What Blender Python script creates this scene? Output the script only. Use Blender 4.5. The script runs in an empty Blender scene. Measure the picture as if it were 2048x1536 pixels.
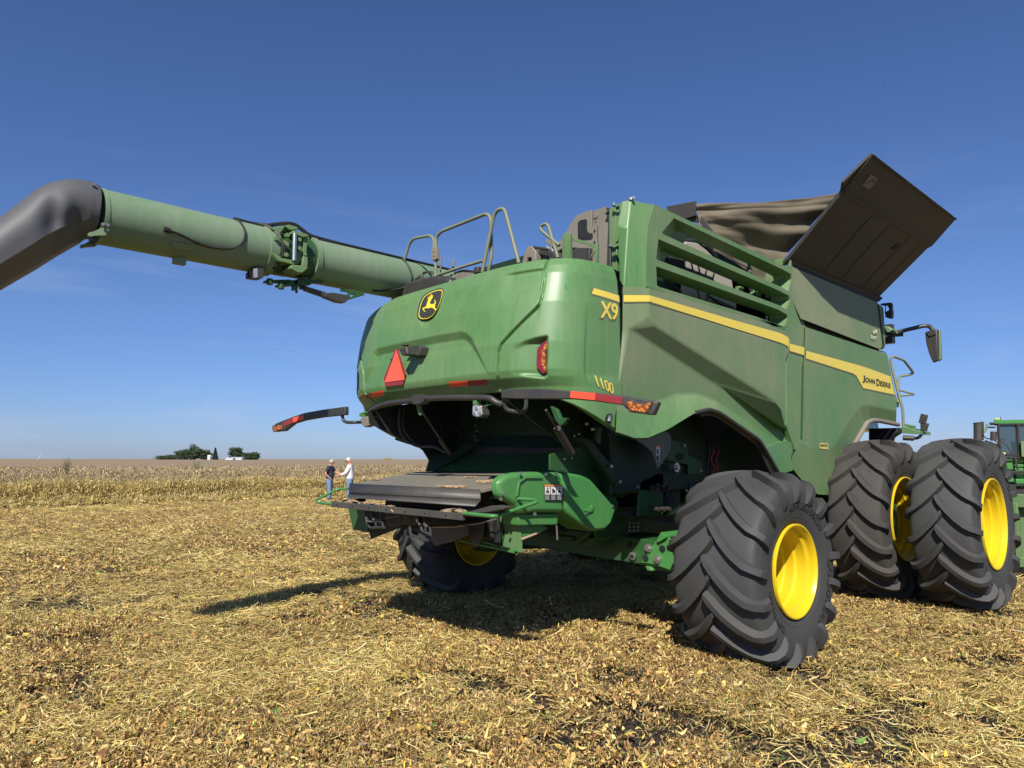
import bpy, bmesh, math, random
import numpy as np
from mathutils import Vector, Matrix
random.seed(7); RNG = np.random.default_rng(7)
R_ = math.radians
S = bpy.context.scene
COL = S.collection
# ------------------------------------------------------------------ camera
FPX, PITCH, YAW, ROLL = 1420.0, math.atan(151/1420.0), R_(47), R_(0.1)
CAM = Vector((5.58, -6.22, 1.77))
vw = Vector((-math.sin(YAW)*math.cos(PITCH), math.cos(YAW)*math.cos(PITCH), math.sin(PITCH)))
r0 = Vector((math.cos(YAW), math.sin(YAW), 0)); u0 = r0.cross(vw)
rt = r0*math.cos(ROLL) + u0*math.sin(ROLL); up = rt.cross(vw)
cam = bpy.data.objects.new('camera', bpy.data.cameras.new('camera')); COL.objects.link(cam)
cam.matrix_world = Matrix(((rt.x, up.x, -vw.x, CAM.x), (rt.y, up.y, -vw.y, CAM.y), (rt.z, up.z, -vw.z, CAM.z), (0, 0, 0, 1)))
cam.data.sensor_width = 36; cam.data.lens = 36*FPX/2048; cam.data.clip_end = 9000; cam.data.clip_start = .05
S.camera = cam
# ------------------------------------------------------------------ sky, sun, exposure
SUN_DIR = Vector((-.70, .93, -1.0)).normalized()          # the way the light travels
EL = math.asin(-SUN_DIR.z); AZ = math.atan2(-SUN_DIR.x, -SUN_DIR.y)   # azimuth of the sun from +Y towards +X
W = bpy.data.worlds.new('World'); S.world = W; W.use_nodes = True
nt = W.node_tree; nt.nodes.clear()
sky = nt.nodes.new('ShaderNodeTexSky'); sky.sky_type = 'NISHITA'; sky.sun_disc = False
sky.sun_elevation = EL; sky.sun_rotation = AZ; sky.altitude = 200
sky.air_density = 1.0; sky.dust_density = .35; sky.ozone_density = 3.2
bg = nt.nodes.new('ShaderNodeBackground'); bg.inputs['Strength'].default_value = .085
tc = nt.nodes.new('ShaderNodeTexCoord'); mp = nt.nodes.new('ShaderNodeMapping'); mp.inputs['Scale'].default_value = (1.2, 1.2, 9)
nz = nt.nodes.new('ShaderNodeTexNoise'); nz.inputs['Scale'].default_value = 2.2; nz.inputs['Detail'].default_value = 7; nz.inputs['Roughness'].default_value = .6; nz.inputs['Distortion'].default_value = .6
cr = nt.nodes.new('ShaderNodeValToRGB'); cr.color_ramp.elements[0].position = .52; cr.color_ramp.elements[1].position = .80
sx = nt.nodes.new('ShaderNodeSeparateXYZ'); mr = nt.nodes.new('ShaderNodeMapRange')
mr.inputs['From Min'].default_value = .38; mr.inputs['From Max'].default_value = .02
ml = nt.nodes.new('ShaderNodeMath'); ml.operation = 'MULTIPLY'; ml2 = nt.nodes.new('ShaderNodeMath'); ml2.operation = 'MULTIPLY'; ml2.inputs[1].default_value = .6
mx = nt.nodes.new('ShaderNodeMix'); mx.data_type = 'RGBA'; mx.inputs['B'].default_value = (4.6, 5.4, 7.4, 1)
L = nt.links.new
L(tc.outputs['Generated'], mp.inputs['Vector']); L(mp.outputs[0], nz.inputs['Vector']); L(nz.outputs['Fac'], cr.inputs['Fac'])
L(tc.outputs['Generated'], sx.inputs[0]); L(sx.outputs['Z'], mr.inputs['Value']); L(cr.outputs['Color'], ml.inputs[0]); L(mr.outputs[0], ml.inputs[1]); L(ml.outputs[0], ml2.inputs[0])
tint = nt.nodes.new('ShaderNodeMix'); tint.data_type = 'RGBA'; tint.inputs['A'].default_value = (.50, .63, 1.05, 1); tint.inputs['B'].default_value = (.60, .73, 1.02, 1)
mr2 = nt.nodes.new('ShaderNodeMapRange'); mr2.inputs['From Max'].default_value = .22; L(sx.outputs['Z'], mr2.inputs['Value']); L(mr2.outputs[0], tint.inputs['Factor'])
mt_ = nt.nodes.new('ShaderNodeMix'); mt_.data_type = 'RGBA'; mt_.blend_type = 'MULTIPLY'; mt_.inputs['Factor'].default_value = 1; L(sky.outputs[0], mt_.inputs['A']); L(tint.outputs['Result'], mt_.inputs['B'])
L(mt_.outputs['Result'], mx.inputs['A']); L(ml2.outputs[0], mx.inputs['Factor']); L(mx.outputs['Result'], bg.inputs['Color'])
wo = nt.nodes.new('ShaderNodeOutputWorld'); L(bg.outputs[0], wo.inputs[0])
sl = bpy.data.lights.new('sun', 'SUN'); sl.energy = 5.0; sl.angle = R_(.53); sl.color = (1, .95, .87)
so = bpy.data.objects.new('sun', sl); COL.objects.link(so); so.rotation_euler = SUN_DIR.to_track_quat('-Z', 'Y').to_euler()
S.view_settings.view_transform = 'Standard'; S.view_settings.look = 'None'; S.view_settings.exposure = .30; S.view_settings.gamma = 1
# ------------------------------------------------------------------ picture point -> point on a plane of the machine
def P(px, py, **k):
    d = vw + rt*((px-1024)/FPX) - up*((py-768)/FPX)
    a, val = next(iter(k.items())); i = 'xyz'.index(a)
    return CAM + d*((val-CAM[i])/d[i])
def PX(X, *pts): return [P(a, b, x=X) for a, b in pts]
def PY(Y, *pts): return [P(a, b, y=Y) for a, b in pts]
def PZ(Z, *pts): return [P(a, b, z=Z) for a, b in pts]
# ------------------------------------------------------------------ materials
MATS = {}
def nodes_of(name):
    m = bpy.data.materials.new(name); m.use_nodes = True; MATS[name] = m
    n = m.node_tree; b = n.nodes['Principled BSDF']; return m, n, b
def ramp(n, a, b, src):
    c = n.nodes.new('ShaderNodeMapRange'); c.inputs['From Min'].default_value = a; c.inputs['From Max'].default_value = b
    n.links.new(src, c.inputs['Value']); return c.outputs[0]
def noise(n, scale, detail=4, rough=.55, vec=None, sc=None, dist=0):
    t = n.nodes.new('ShaderNodeTexNoise'); t.inputs['Scale'].default_value = scale; t.inputs['Detail'].default_value = detail
    t.inputs['Roughness'].default_value = rough; t.inputs['Distortion'].default_value = dist
    g = n.nodes.new('ShaderNodeNewGeometry')
    if sc:
        q = n.nodes.new('ShaderNodeMapping'); q.inputs['Scale'].default_value = sc
        n.links.new(g.outputs['Position'], q.inputs['Vector']); n.links.new(q.outputs[0], t.inputs['Vector'])
    else: n.links.new(g.outputs['Position'], t.inputs['Vector'])
    return t.outputs['Fac']
def mth(n, op, a, b):
    t = n.nodes.new('ShaderNodeMath'); t.operation = op; t.use_clamp = op != 'MULTIPLY'
    for i, x in enumerate((a, b)):
        if isinstance(x, (int, float)): t.inputs[i].default_value = x
        else: n.links.new(x, t.inputs[i])
    return t.outputs[0]
def mixc(n, fac, a, b):
    t = n.nodes.new('ShaderNodeMix'); t.data_type = 'RGBA'
    for s, x in (('A', a), ('B', b)):
        if isinstance(x, tuple): t.inputs[s].default_value = (*x, 1)
        else: n.links.new(x, t.inputs[s])
    if isinstance(fac, float): t.inputs['Factor'].default_value = fac
    else: n.links.new(fac, t.inputs['Factor'])
    return t.outputs['Result']
def bump(n, b, src, strength, dist=.01):
    t = n.nodes.new('ShaderNodeBump'); t.inputs['Strength'].default_value = strength; t.inputs['Distance'].default_value = dist
    n.links.new(src, t.inputs['Height']); n.links.new(t.outputs[0], b.inputs['Normal'])
def dusty(name, base, dust=(.27, .24, .15), lo=.25, hi=.85, amount=.5, rough=.32, rough2=.75, metal=0, spec=.5, streak=True, bmp=0, fine=140, extra=None):
    m, n, b = nodes_of(name)
    big = ramp(n, lo, hi, noise(n, 1.1, 6, .62))
    st = ramp(n, .35, .75, noise(n, 7, 6, .7, sc=(2.6, 2.6, .16)))
    f = mth(n, 'ADD', mth(n, 'MULTIPLY', big, .65), mth(n, 'MULTIPLY', st, .35)) if streak else big
    sp = ramp(n, .62, .8, noise(n, fine, 2, .5)); f = mth(n, 'ADD', f, mth(n, 'MULTIPLY', sp, .12))
    f = mth(n, 'MULTIPLY', f, amount)
    if extra is not None: f = mth(n, 'ADD', f, extra(n))
    c = mixc(n, f, base, dust); n.links.new(c, b.inputs['Base Color'])
    rr = n.nodes.new('ShaderNodeMapRange'); rr.inputs['To Min'].default_value = rough; rr.inputs['To Max'].default_value = rough2
    n.links.new(f, rr.inputs['Value']); n.links.new(rr.outputs[0], b.inputs['Roughness'])
    b.inputs['Metallic'].default_value = metal; b.inputs['Specular IOR Level'].default_value = spec
    if bmp: bump(n, b, noise(n, 60, 4, .6), bmp, .004)
    return m
def drips(n):   # dark run marks and small smudges left by drops in the dust
    a = ramp(n, .66, .72, noise(n, 9, 3, .5, sc=(3.2, 3.2, .35))); c = ramp(n, .45, .6, noise(n, 2.0, 3, .5))
    return mth(n, 'MULTIPLY', mth(n, 'MULTIPLY', a, c), -.22)
GREEN = (.030, .180, .032)
dusty('green_paint', GREEN, (.29, .32, .19), lo=.3, hi=.9, amount=.48, rough=.27, extra=lambda n: mth(n, 'ADD', .16, drips(n)))
def side_dust(n):   # dust lies thick over the middle of the side, thin by the wheel arches
    g = n.nodes.new('ShaderNodeNewGeometry'); s = n.nodes.new('ShaderNodeSeparateXYZ'); n.links.new(g.outputs['Position'], s.inputs[0])
    return mth(n, 'ADD', mth(n, 'MULTIPLY', ramp(n, 2.15, 2.75, mth(n, 'MULTIPLY', s.outputs['Z'], 1.0)), mth(n, 'ADD', mth(n, 'MULTIPLY', noise(n, .8, 4, .6), .5), .10)), .06)
dusty('green_dusty', GREEN, (.24, .24, .155), lo=.25, hi=.70, amount=.62, rough=.38, extra=side_dust)
dusty('green_mid', GREEN, (.25, .26, .16), lo=.3, hi=.7, amount=.55, rough=.35, extra=lambda n: .20)
dusty('green_clean', (.030, .215, .042), (.25, .26, .14), lo=.35, hi=.9, amount=.35, rough=.33, extra=lambda n: .06)
dusty('green_half_shade', (.012, .085, .020), (.12, .09, .05), lo=.3, hi=.9, amount=.35, rough=.45)  # same green paint, darker copy with shade put into the colour
dusty('green_shadowed', (.006, .028, .010), (.05, .04, .025), lo=.35, hi=.85, amount=.3, rough=.55)  # the paint again, nearly black: shade of the interior put into the colour
dusty('auger_green', (.045, .18, .055), (.27, .30, .22), lo=.2, hi=.7, amount=.6, rough=.42, extra=lambda n: mth(n, 'ADD', .28, drips(n)))
dusty('rail_green', (.075, .13, .055), (.29, .27, .19), lo=.2, hi=.8, amount=.6, rough=.4, extra=lambda n: .28)
dusty('yellow_paint', (.70, .50, .010), (.5, .38, .10), lo=.45, hi=.95, amount=.25, rough=.3)
dusty('decal_yellow', (.78, .60, .075), (.5, .42, .18), lo=.35, hi=.9, amount=.45, rough=.45)
dusty('decal_grey', (.12, .13, .09), (.2, .19, .13), amount=.5, rough=.5)
dusty('black_plastic', (.018, .018, .019), (.17, .15, .12), lo=.3, hi=.9, amount=.35, rough=.38, extra=lambda n: .05)
dusty('deck_black', (.022, .023, .026), (.19, .165, .125), lo=.25, hi=.75, amount=.40, rough=.4, extra=lambda n: .10)
dusty('deck_dusty', (.03, .03, .03), (.27, .24, .18), lo=.2, hi=.7, amount=.5, rough=.4, extra=lambda n: .40)
dusty('spout_grey', (.072, .074, .078), (.18, .175, .165), lo=.3, hi=.8, amount=.4, rough=.5, streak=False)
dusty('cover_grey', (.030, .028, .026), (.085, .065, .05), lo=.3, hi=.8, amount=.4, rough=.55, extra=lambda n: .08)
dusty('brown_metal', (.17, .155, .125), (.32, .27, .2), lo=.3, hi=.8, amount=.7, rough=.6)
dusty('tarp', (.10, .085, .058), (.28, .23, .15), lo=.35, hi=.75, amount=.6, rough=.9, streak=False, bmp=.4)
dusty('tan_screen', (.33, .30, .26), (.45, .38, .27), amount=.6, rough=.8, bmp=1.0, fine=300)
dusty('rubber', (.026, .027, .029), (.10, .095, .085), lo=.3, hi=.85, amount=.5, rough=.6, rough2=.9, extra=lambda n: .13, bmp=.25, streak=False)
dusty('rubber_brown', (.030, .029, .029), (.115, .095, .075), lo=.25, hi=.75, amount=.55, rough=.75, rough2=.95, bmp=.3)
dusty('steel', (.55, .55, .54), (.4, .34, .26), amount=.3, rough=.3, metal=.9)
dusty('dark_metal', (.05, .048, .045), (.15, .12, .09), amount=.4, rough=.45, metal=.3)
dusty('hose', (.012, .012, .013), (.12, .1, .08), amount=.3, rough=.5)
def flat(name, c, rough=.5, **k):
    m, n, b = nodes_of(name)
    cc = mixc(n, ramp(n, .3, .75, noise(n, 14, 5, .6)), c, tuple(x*.8+.02 for x in c)); n.links.new(cc, b.inputs['Base Color'])
    b.inputs['Roughness'].default_value = rough
    for kk, x in k.items(): b.inputs[kk].default_value = x
    return m
flat('orange_reflector', (.95, .085, .03), .35); flat('red_reflector', (.28, .018, .022), .3); flat('triangle_orange', (.98, .12, .06), .5)
flat('decal_white', (.75, .74, .70), .5); flat('decal_black', (.02, .02, .02), .5); flat('decal_orange', (.85, .25, .04), .5)
flat('emblem_black', (.035, .036, .03), .5); flat('emblem_yellow', (.85, .70, .05), .45); flat('sticker_yellow', (.62, .50, .14), .5)
flat('lens_red', (.22, .008, .012), .12); flat('lens_clear', (.5, .5, .48), .1, Metallic=.4); flat('rubber_text', (.012, .012, .012), .7)
flat('red_hose', (.28, .015, .02), .5); flat('interior_black', (.006, .007, .006), .7)  # interior_black: shade of insides and openings put into the colour
m, n, b = nodes_of('lens_amber')
vo = n.nodes.new('ShaderNodeTexVoronoi'); vo.inputs['Scale'].default_value = 45
g = n.nodes.new('ShaderNodeNewGeometry'); n.links.new(g.outputs['Position'], vo.inputs['Vector'])
n.links.new(mixc(n, ramp(n, .1, .6, vo.outputs['Distance']), (.68, .26, .05), (.22, .05, .01)), b.inputs['Base Color']); b.inputs['Roughness'].default_value = .15
bump(n, b, vo.outputs['Distance'], .5, .01)
m, n, b = nodes_of('chaff')
n.links.new(mixc(n, ramp(n, .3, .7, noise(n, 160, 3, .6)), (.72, .52, .33), (.48, .32, .18)), b.inputs['Base Color']); b.inputs['Roughness'].default_value = .95
bump(n, b, noise(n, 160, 3, .6), 1, .01)
m, n, b = nodes_of('cab_glass'); b.inputs['Base Color'].default_value = (.10, .15, .17, 1); b.inputs['Roughness'].default_value = .05; b.inputs['Metallic'].default_value = .6
# ------------------------------------------------------------------ mesh helpers
def link(o, parent=None):
    COL.objects.link(o)
    if parent: o.parent = parent
    return o
def empty(name, loc, label, cat, group=None):
    o = bpy.data.objects.new(name, None); o.empty_display_size = .3; COL.objects.link(o); o.location = loc
    o['label'] = label; o['category'] = cat
    if group: o['group'] = group
    return o
def mesh_obj(name, verts, faces, mat, parent=None, smooth=False, origin=None):
    me = bpy.data.meshes.new(name); me.from_pydata([tuple(v) for v in verts], [], [tuple(f) for f in faces]); me.update()
    ms = mat if isinstance(mat, (list, tuple)) else [mat]
    for q in ms: me.materials.append(MATS[q])
    o = bpy.data.objects.new(name, me); link(o, parent)
    if smooth:
        me.polygons.foreach_set('use_smooth', [True]*len(me.polygons))
    return o
def normals_out(o):
    bm = bmesh.new(); bm.from_mesh(o.data); bmesh.ops.recalc_face_normals(bm, faces=bm.faces); bm.to_mesh(o.data); bm.free()
def autosmooth(o, ang=35):
    bm = bmesh.new(); bm.from_mesh(o.data)
    for f in bm.faces: f.smooth = True
    for e in bm.edges:
        if len(e.link_faces) == 2 and e.calc_face_angle(0) > R_(ang): e.smooth = False
    bm.to_mesh(o.data); bm.free()
def bev(o, w, seg=2, ang=30):
    if w: md = o.modifiers.new('bevel', 'BEVEL'); md.width = w; md.segments = seg; md.limit_method = 'ANGLE'; md.angle_limit = R_(ang); md.harden_normals = False
    return o
class MB:
    """collects shapes that make ONE part"""
    def __init__(s): s.v = []; s.f = []; s.m = []
    def add(s, v, f, mi=0):
        k = len(s.v); s.v += [Vector(x) for x in v]; s.f += [tuple(i+k for i in q) for q in f]; s.m += [mi]*len(f); return s
    def box(s, c, d, rot=None, mi=0):
        c = Vector(c); x, y, z = d[0]/2, d[1]/2, d[2]/2
        vs = [Vector((a*x, b_*y, c_*z)) for a in (-1, 1) for b_ in (-1, 1) for c_ in (-1, 1)]
        if rot is not None: vs = [rot @ q for q in vs]
        return s.add([c+q for q in vs], [(0, 1, 3, 2), (4, 6, 7, 5), (0, 4, 5, 1), (2, 3, 7, 6), (0, 2, 6, 4), (1, 5, 7, 3)], mi)
    def prism(s, pts, off, mi=0):
        n_ = len(pts); off = Vector(off); a = [Vector(q) for q in pts]
        return s.add(a+[q+off for q in a], [tuple(range(n_-1, -1, -1)), tuple(range(n_, 2*n_))]+[(i, (i+1) % n_, n_+(i+1) % n_, n_+i) for i in range(n_)], mi)
    def tube(s, pts, r, seg=10, caps=True, mi=0):
        pts = [Vector(q) for q in pts]; k = len(pts); rr = r if isinstance(r, (list, tuple)) else [r]*k
        t = [(pts[min(i+1, k-1)]-pts[max(i-1, 0)]).normalized() for i in range(k)]
        a = t[0].orthogonal().normalized(); V = []; Fc = []
        for i in range(k):
            a = (a - t[i]*a.dot(t[i])).normalized(); b_ = t[i].cross(a)
            V += [pts[i] + (a*math.cos(2*math.pi*j/seg) + b_*math.sin(2*math.pi*j/seg))*rr[i] for j in range(seg)]
        for i in range(k-1):
            for j in range(seg): Fc.append((i*seg+j, i*seg+(j+1) % seg, (i+1)*seg+(j+1) % seg, (i+1)*seg+j))
        if caps: Fc += [tuple(range(seg-1, -1, -1)), tuple((k-1)*seg+j for j in range(seg))]
        return s.add(V, Fc, mi)
    def lathe(s, prof, axis_o, seg=64, mi=0, closed=False):
        """prof: (x along X axis, radius); around an axis parallel to X through axis_o"""
        o = Vector(axis_o); V = []; k = len(prof)
        for x, r in prof:
            V += [o+Vector((x, r*math.cos(2*math.pi*j/seg), r*math.sin(2*math.pi*j/seg))) for j in range(seg)]
        Fc = [(i*seg+j, i*seg+(j+1) % seg, (i+1)*seg+(j+1) % seg, (i+1)*seg+j) for i in range(k-1) for j in range(seg)]
        if closed: Fc += [((k-1)*seg+j, (k-1)*seg+(j+1) % seg, (j+1) % seg, j) for j in range(seg)]
        return s.add(V, Fc, mi)
    def bolt(s, c, axis, r=.018, h=.014, mi=0):
        c = Vector(c); ax = Vector(axis).normalized(); return s.tube([c, c+ax*h], r, 6, True, mi)
    def build(s, name, mat, parent=None, bevel=0, smooth=35, seg=2):
        o = mesh_obj(name, s.v, s.f, mat, parent)
        if len(o.data.materials) > 1: o.data.polygons.foreach_set('material_index', s.m)
        normals_out(o)
        if smooth: autosmooth(o, smooth)
        return bev(o, bevel, seg)
def rnd(pts, r, n=5, closed=False):
    """round the corners of a polyline"""
    pts = [Vector(q) for q in pts]; out = []; k = len(pts)
    for i in range(k):
        if not closed and i in (0, k-1): out.append(pts[i]); continue
        p, a, b_ = pts[i], pts[i-1], pts[(i+1) % k]
        ra = min(r, (a-p).length*.48); rb = min(r, (b_-p).length*.48)
        A = p+(a-p).normalized()*ra; B = p+(b_-p).normalized()*rb
        for j in range(n+1):
            t = j/n; out.append(A*(1-t)**2 + p*2*t*(1-t) + B*t*t)
    return out
def spl(pts, n=8):
    """smooth curve through points"""
    p = [Vector(q) for q in pts]; p = [p[0]*2-p[1]]+p+[p[-1]*2-p[-2]]; out = []
    for i in range(1, len(p)-2):
        for j in range(n):
            t = j/n; out.append(.5*((2*p[i])+(-p[i-1]+p[i+1])*t+(2*p[i-1]-5*p[i]+4*p[i+1]-p[i+2])*t*t+(-p[i-1]+3*p[i]-3*p[i+1]+p[i+2])*t**3))
    return out+[p[-2]]
def islands(v, f):
    par = list(range(len(v)))
    def find(a):
        while par[a] != a: par[a] = par[par[a]]; a = par[a]
        return a
    for q in f:
        r_ = find(q[0])
        for i in q[1:]: par[find(i)] = r_
    g_ = {}
    for q in f: g_.setdefault(find(q[0]), []).append(q)
    return list(g_.values())
def build_each(mb, name, mat, parent, bevel=0, smooth=35, near=.05):
    """one object per separate piece; pieces that sit on each other stay one"""
    gs = []
    for fl_ in islands(mb.v, mb.f):
        ids = sorted({i for q in fl_ for i in q}); c = sum((mb.v[i] for i in ids), Vector())/len(ids)
        for g_ in gs:
            if near and (g_[0]-c).length < near: g_[1].append(fl_); break
        else: gs.append([c, [fl_]])
    out = []
    for c, fls in gs:
        ids = sorted({i for fl_ in fls for q in fl_ for i in q}); k = {a: j for j, a in enumerate(ids)}; m_ = MB(); m_.add([mb.v[i] for i in ids], [tuple(k[i] for i in q) for fl_ in fls for q in fl_]); out.append(m_.build(name, mat, parent, bevel, smooth))
    return out
def sheet(name, pts, faces, mat, parent, thick=.03, out=(1, 0, 0), bevel=.012, seg=3, ang=8, smooth=40):
    """facetted shell: 3-D points and faces, given a thickness"""
    o = mesh_obj(name, pts, faces, mat, parent)
    bm = bmesh.new(); bm.from_mesh(o.data); bmesh.ops.remove_doubles(bm, verts=bm.verts, dist=1e-4); bmesh.ops.recalc_face_normals(bm, faces=bm.faces)
    s = sum((f.normal.dot(Vector(out))*f.calc_area() for f in bm.faces), 0)
    if s < 0: bmesh.ops.reverse_faces(bm, faces=bm.faces)
    bm.to_mesh(o.data); bm.free()
    autosmooth(o, smooth)
    if bevel:
        md = o.modifiers.new('bevel', 'BEVEL'); md.width = bevel; md.segments = seg; md.limit_method = 'ANGLE'; md.angle_limit = R_(ang)
    md = o.modifiers.new('solid', 'SOLIDIFY'); md.thickness = thick; md.offset = -1
    wn = o.modifiers.new('wn', 'WEIGHTED_NORMAL'); wn.mode = 'FACE_AREA'; wn.weight = 100; wn.keep_sharp = False
    return o
def mirror(o, name=None, k=1.0):
    c = o.copy(); c.data = o.data.copy(); COL.objects.link(c); c.parent = o.parent
    bm = bmesh.new(); bm.from_mesh(c.data)
    for q in bm.verts: q.co.x = -q.co.x*k
    bmesh.ops.reverse_faces(bm, faces=bm.faces); bm.to_mesh(c.data); bm.free()
    if name: c.name = name
    return c
def text(name, s, mat, parent, fn, size, extrude=.003, spacing=1.0, bold=0, sub=0):
    """letters as mesh; fn maps a letter point (u, v, w) to a point in space"""
    cu = bpy.data.curves.new('t', 'FONT'); cu.body = s; cu.size = size; cu.extrude = extrude; cu.space_character = spacing; cu.offset = bold; cu.resolution_u = 4
    t = bpy.data.objects.new('t', cu); COL.objects.link(t); dg = bpy.context.evaluated_depsgraph_get(); dg.update()
    me = bpy.data.meshes.new_from_object(t.evaluated_get(dg)); bpy.data.objects.remove(t)
    for q in me.vertices: q.co = fn(q.co.x, q.co.y, q.co.z)
    me.materials.clear(); me.materials.append(MATS[mat]); o = bpy.data.objects.new(name, me); link(o, parent); return o
def quadmap(a, b_, c, d):   # bilinear: a=(0,0) b=(1,0) c=(1,1) d=(0,1)
    a, b_, c, d = map(Vector, (a, b_, c, d))
    return lambda u, v: a*(1-u)*(1-v)+b_*u*(1-v)+c*u*v+d*(1-u)*v
# ================================================================== THE COMBINE
combine = empty('combine_harvester', (0, 0, 0), 'large dusty green combine harvester with yellow stripe, open grain tank covers and auger folded back', 'combine harvester')
G = combine
# ------------------------------------------------------------------ wheels
def make_wheel(R, h, rimR, nl, lugh, sweep, loc, tyre_mat='rubber', writing=(), flip=False, flat_z=0.0):
    Rb = R-lugh
    prof = [(.80, rimR-.012), (.87, rimR+.01), (.93, rimR+.05), (1.0, rimR+.42*(Rb-rimR)), (1.0, rimR+.68*(Rb-rimR)), (.955, Rb-.055), (.86, Rb-.018), (.6, Rb+.002), (.3, Rb+.012), (0, Rb+.016)]
    full = [(x*h, r) for x, r in prof] + [(-x*h, r) for x, r in prof[-2::-1]]
    full = [tuple(q) for q in spl([Vector((a, b_, 0)) for a, b_ in full], 3)]
    full = [(q[0], q[1]) for q in full]
    mb = MB(); mb.lathe(full, (0, 0, 0), 96); mb.m = [0]*len(mb.f)
    px_ = np.array([q[0] for q in prof][::-1])*h; pr_ = np.array([q[1] for q in prof][::-1])
    ds = np.concatenate([[0], np.cumsum(np.hypot(np.diff(px_), np.diff(pr_)))])
    smax = np.interp(Rb-.155, [pr_[5-0], pr_[4]], [ds[5], ds[4]]) if False else None
    send = ds[5]+.07   # a little way down the sidewall
    def surf(s, phi, d):
        sg = 1 if s >= 0 else -1; a = abs(s)
        x = np.interp(a, ds, px_); r = np.interp(a, ds, pr_); e = .02
        dx = np.interp(a+e, ds, px_)-np.interp(a-e, ds, px_); dr = np.interp(a+e, ds, pr_)-np.interp(a-e, ds, pr_)
        n_ = np.array([-dr, dx]); n_ = n_/max(1e-9, np.hypot(*n_)); x = sg*(x+n_[0]*d); r = r+n_[1]*d
        return Vector((x, r*math.cos(phi), r*math.sin(phi)))
    K = 13
    for side in (1, -1):
        for i in range(nl):
            p0 = 2*math.pi*(i+(.5 if side < 0 else 0))/nl
            V = []; Fc = []
            for k in range(K+1):
                t = k/K; s = -.035+t*(send+.035); f = 1-(1-min(1, t*1.04))**1.75
                phi = p0+sweep*f; s2 = s
                t2 = (k+.2)/K; f2 = 1-(1-min(1, t2*1.04))**1.75
                a = surf(side*max(s, .001) if s > 0 else side*.001, phi, 0)
                if s < 0: a.x = side*s
                b_ = surf(side*max(-.035+t2*(send+.035), .002), p0+sweep*f2, 0)
                nrm = Vector((0, a.y, a.z)).normalized(); nr2 = (surf(side*max(s, .001), phi, .05)-surf(side*max(s, .001), phi, 0)).normalized()
                tan = (b_-a).normalized(); sd = tan.cross(nr2).normalized()
                wb = .042 if k else .034; wt = (.026+.007*t) if k else .018
                hh = lugh*(1.0 if t < .8 else 1.0-.75*((t-.8)/.2)**1.5)
                low = 1 if sd.dot(Vector((0, -math.sin(phi), math.cos(phi)))) > 0 else -1; wl, wu = wb*.84, wb*1.12
                V += [a-sd*(wu if low > 0 else wl)-nr2*.012, a-sd*(wt*.9)+nr2*hh, a+sd*(wt*.9)+nr2*hh, a+sd*(wl if low > 0 else wu)-nr2*.012]
            for k in range(K):
                q = k*4
                Fc += [(q+j, q+j+1, q+5+j, q+4+j) for j in range(3)]
            Fc += [(0, 1, 2, 3), (K*4+3, K*4+2, K*4+1, K*4)]
            mb.add(V, Fc)
    # ground contact: flattened
    zmin = flat_z-loc[2]
    for v in mb.v:
        if v.z < zmin+.06:
            v.z = max(v.z, zmin); v.x *= 1+.5*max(0, zmin+.06-v.z)
    w = mb.build('wheel', tyre_mat, G, 0, 28)
    w.location = loc
    if flip: pass
    # rim: a deep dish with steps
    sgn = -1 if flip else 1
    rp = [(.90, rimR+.012), (.955, rimR+.012), (.965, rimR+.008), (.965, rimR-.004), (.94, rimR-.010), (.90, rimR-.02), (.80, rimR-.024), (.80, rimR-.03), (.76, rimR-.058), (.55, rimR-.060), (.50, rimR-.082), (.30, rimR-.078), (.26, rimR-.100), (.02, rimR-.10), (-.03, rimR-.125), (-.18, rimR-.127), (-.24, rimR-.15), (-.26, rimR*.45), (-.20, rimR*.40), (-.20, .10), (-.05, .09), (-.05, .0)]
    rb_ = MB(); rb_.lathe([(x*h*sgn, r) for x, r in rp], (0, 0, 0), 96)
    rp2 = [(-.955, rimR+.012), (-.985, rimR+.016), (-.985, rimR-.004), (-.90, rimR-.02), (-.74, rimR-.05), (-.3, rimR-.10), (-.24, rimR-.15)]
    rb_.lathe([(x*h*sgn, r) for x, r in rp2], (0, 0, 0), 96)
    for j in range(10):
        a = 2*math.pi*j/10; rb_.bolt((-.20*h*sgn, .155*math.cos(a), .155*math.sin(a)), (sgn, 0, 0), .017, .03)
    rim = rb_.build('rim', 'yellow_paint', w, 0, 24)
    # valve stem and hub
    hb = MB(); hb.lathe([(-.2*h*sgn, .1), (.02*h*sgn, .095), (.04*h*sgn, .075), (.04*h*sgn, 0)], (0, 0, 0), 32); hb.build('hub', 'green_half_shade', w)
    for (s, a0, r, size, ext) in writing:
        def fn(u, v, q, a0=a0, r=r):
            a = R_(a0)+u/r; rr = r+v; x = np.interp(rr, [rimR+.05, rimR+.42*(Rb-rimR), rimR+.68*(Rb-rimR), Rb-.055], [.93*h, 1.0*h, 1.0*h, .955*h])
            return Vector((x+.002+q*1.0, rr*math.sin(a), rr*math.cos(a)))
        text('sidewall_lettering', s, 'rubber_text', w, fn, size, ext, 1.12, .0012)
    # moulded rings on the sidewall
    mr_ = MB()
    for rr in (rimR+.075, Rb-.10):
        x = np.interp(rr, [rimR+.05, rimR+.42*(Rb-rimR), rimR+.68*(Rb-rimR), Rb-.055], [.93*h, 1.0*h, 1.0*h, .955*h])
        mr_.lathe([(x-.004, rr-.006), (x+.004, rr-.002), (x+.004, rr+.002), (x-.004, rr+.006)], (0, 0, 0), 96)
    mr_.build('bead_ring', tyre_mat, w)
    return w
rrw = [('LSW850/55R30', -14, .545, .092, .007), ('GOODYEAR', 84, .575, .105, .006), ('OPTITRAC', 214, .53, .08, .006)]
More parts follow.
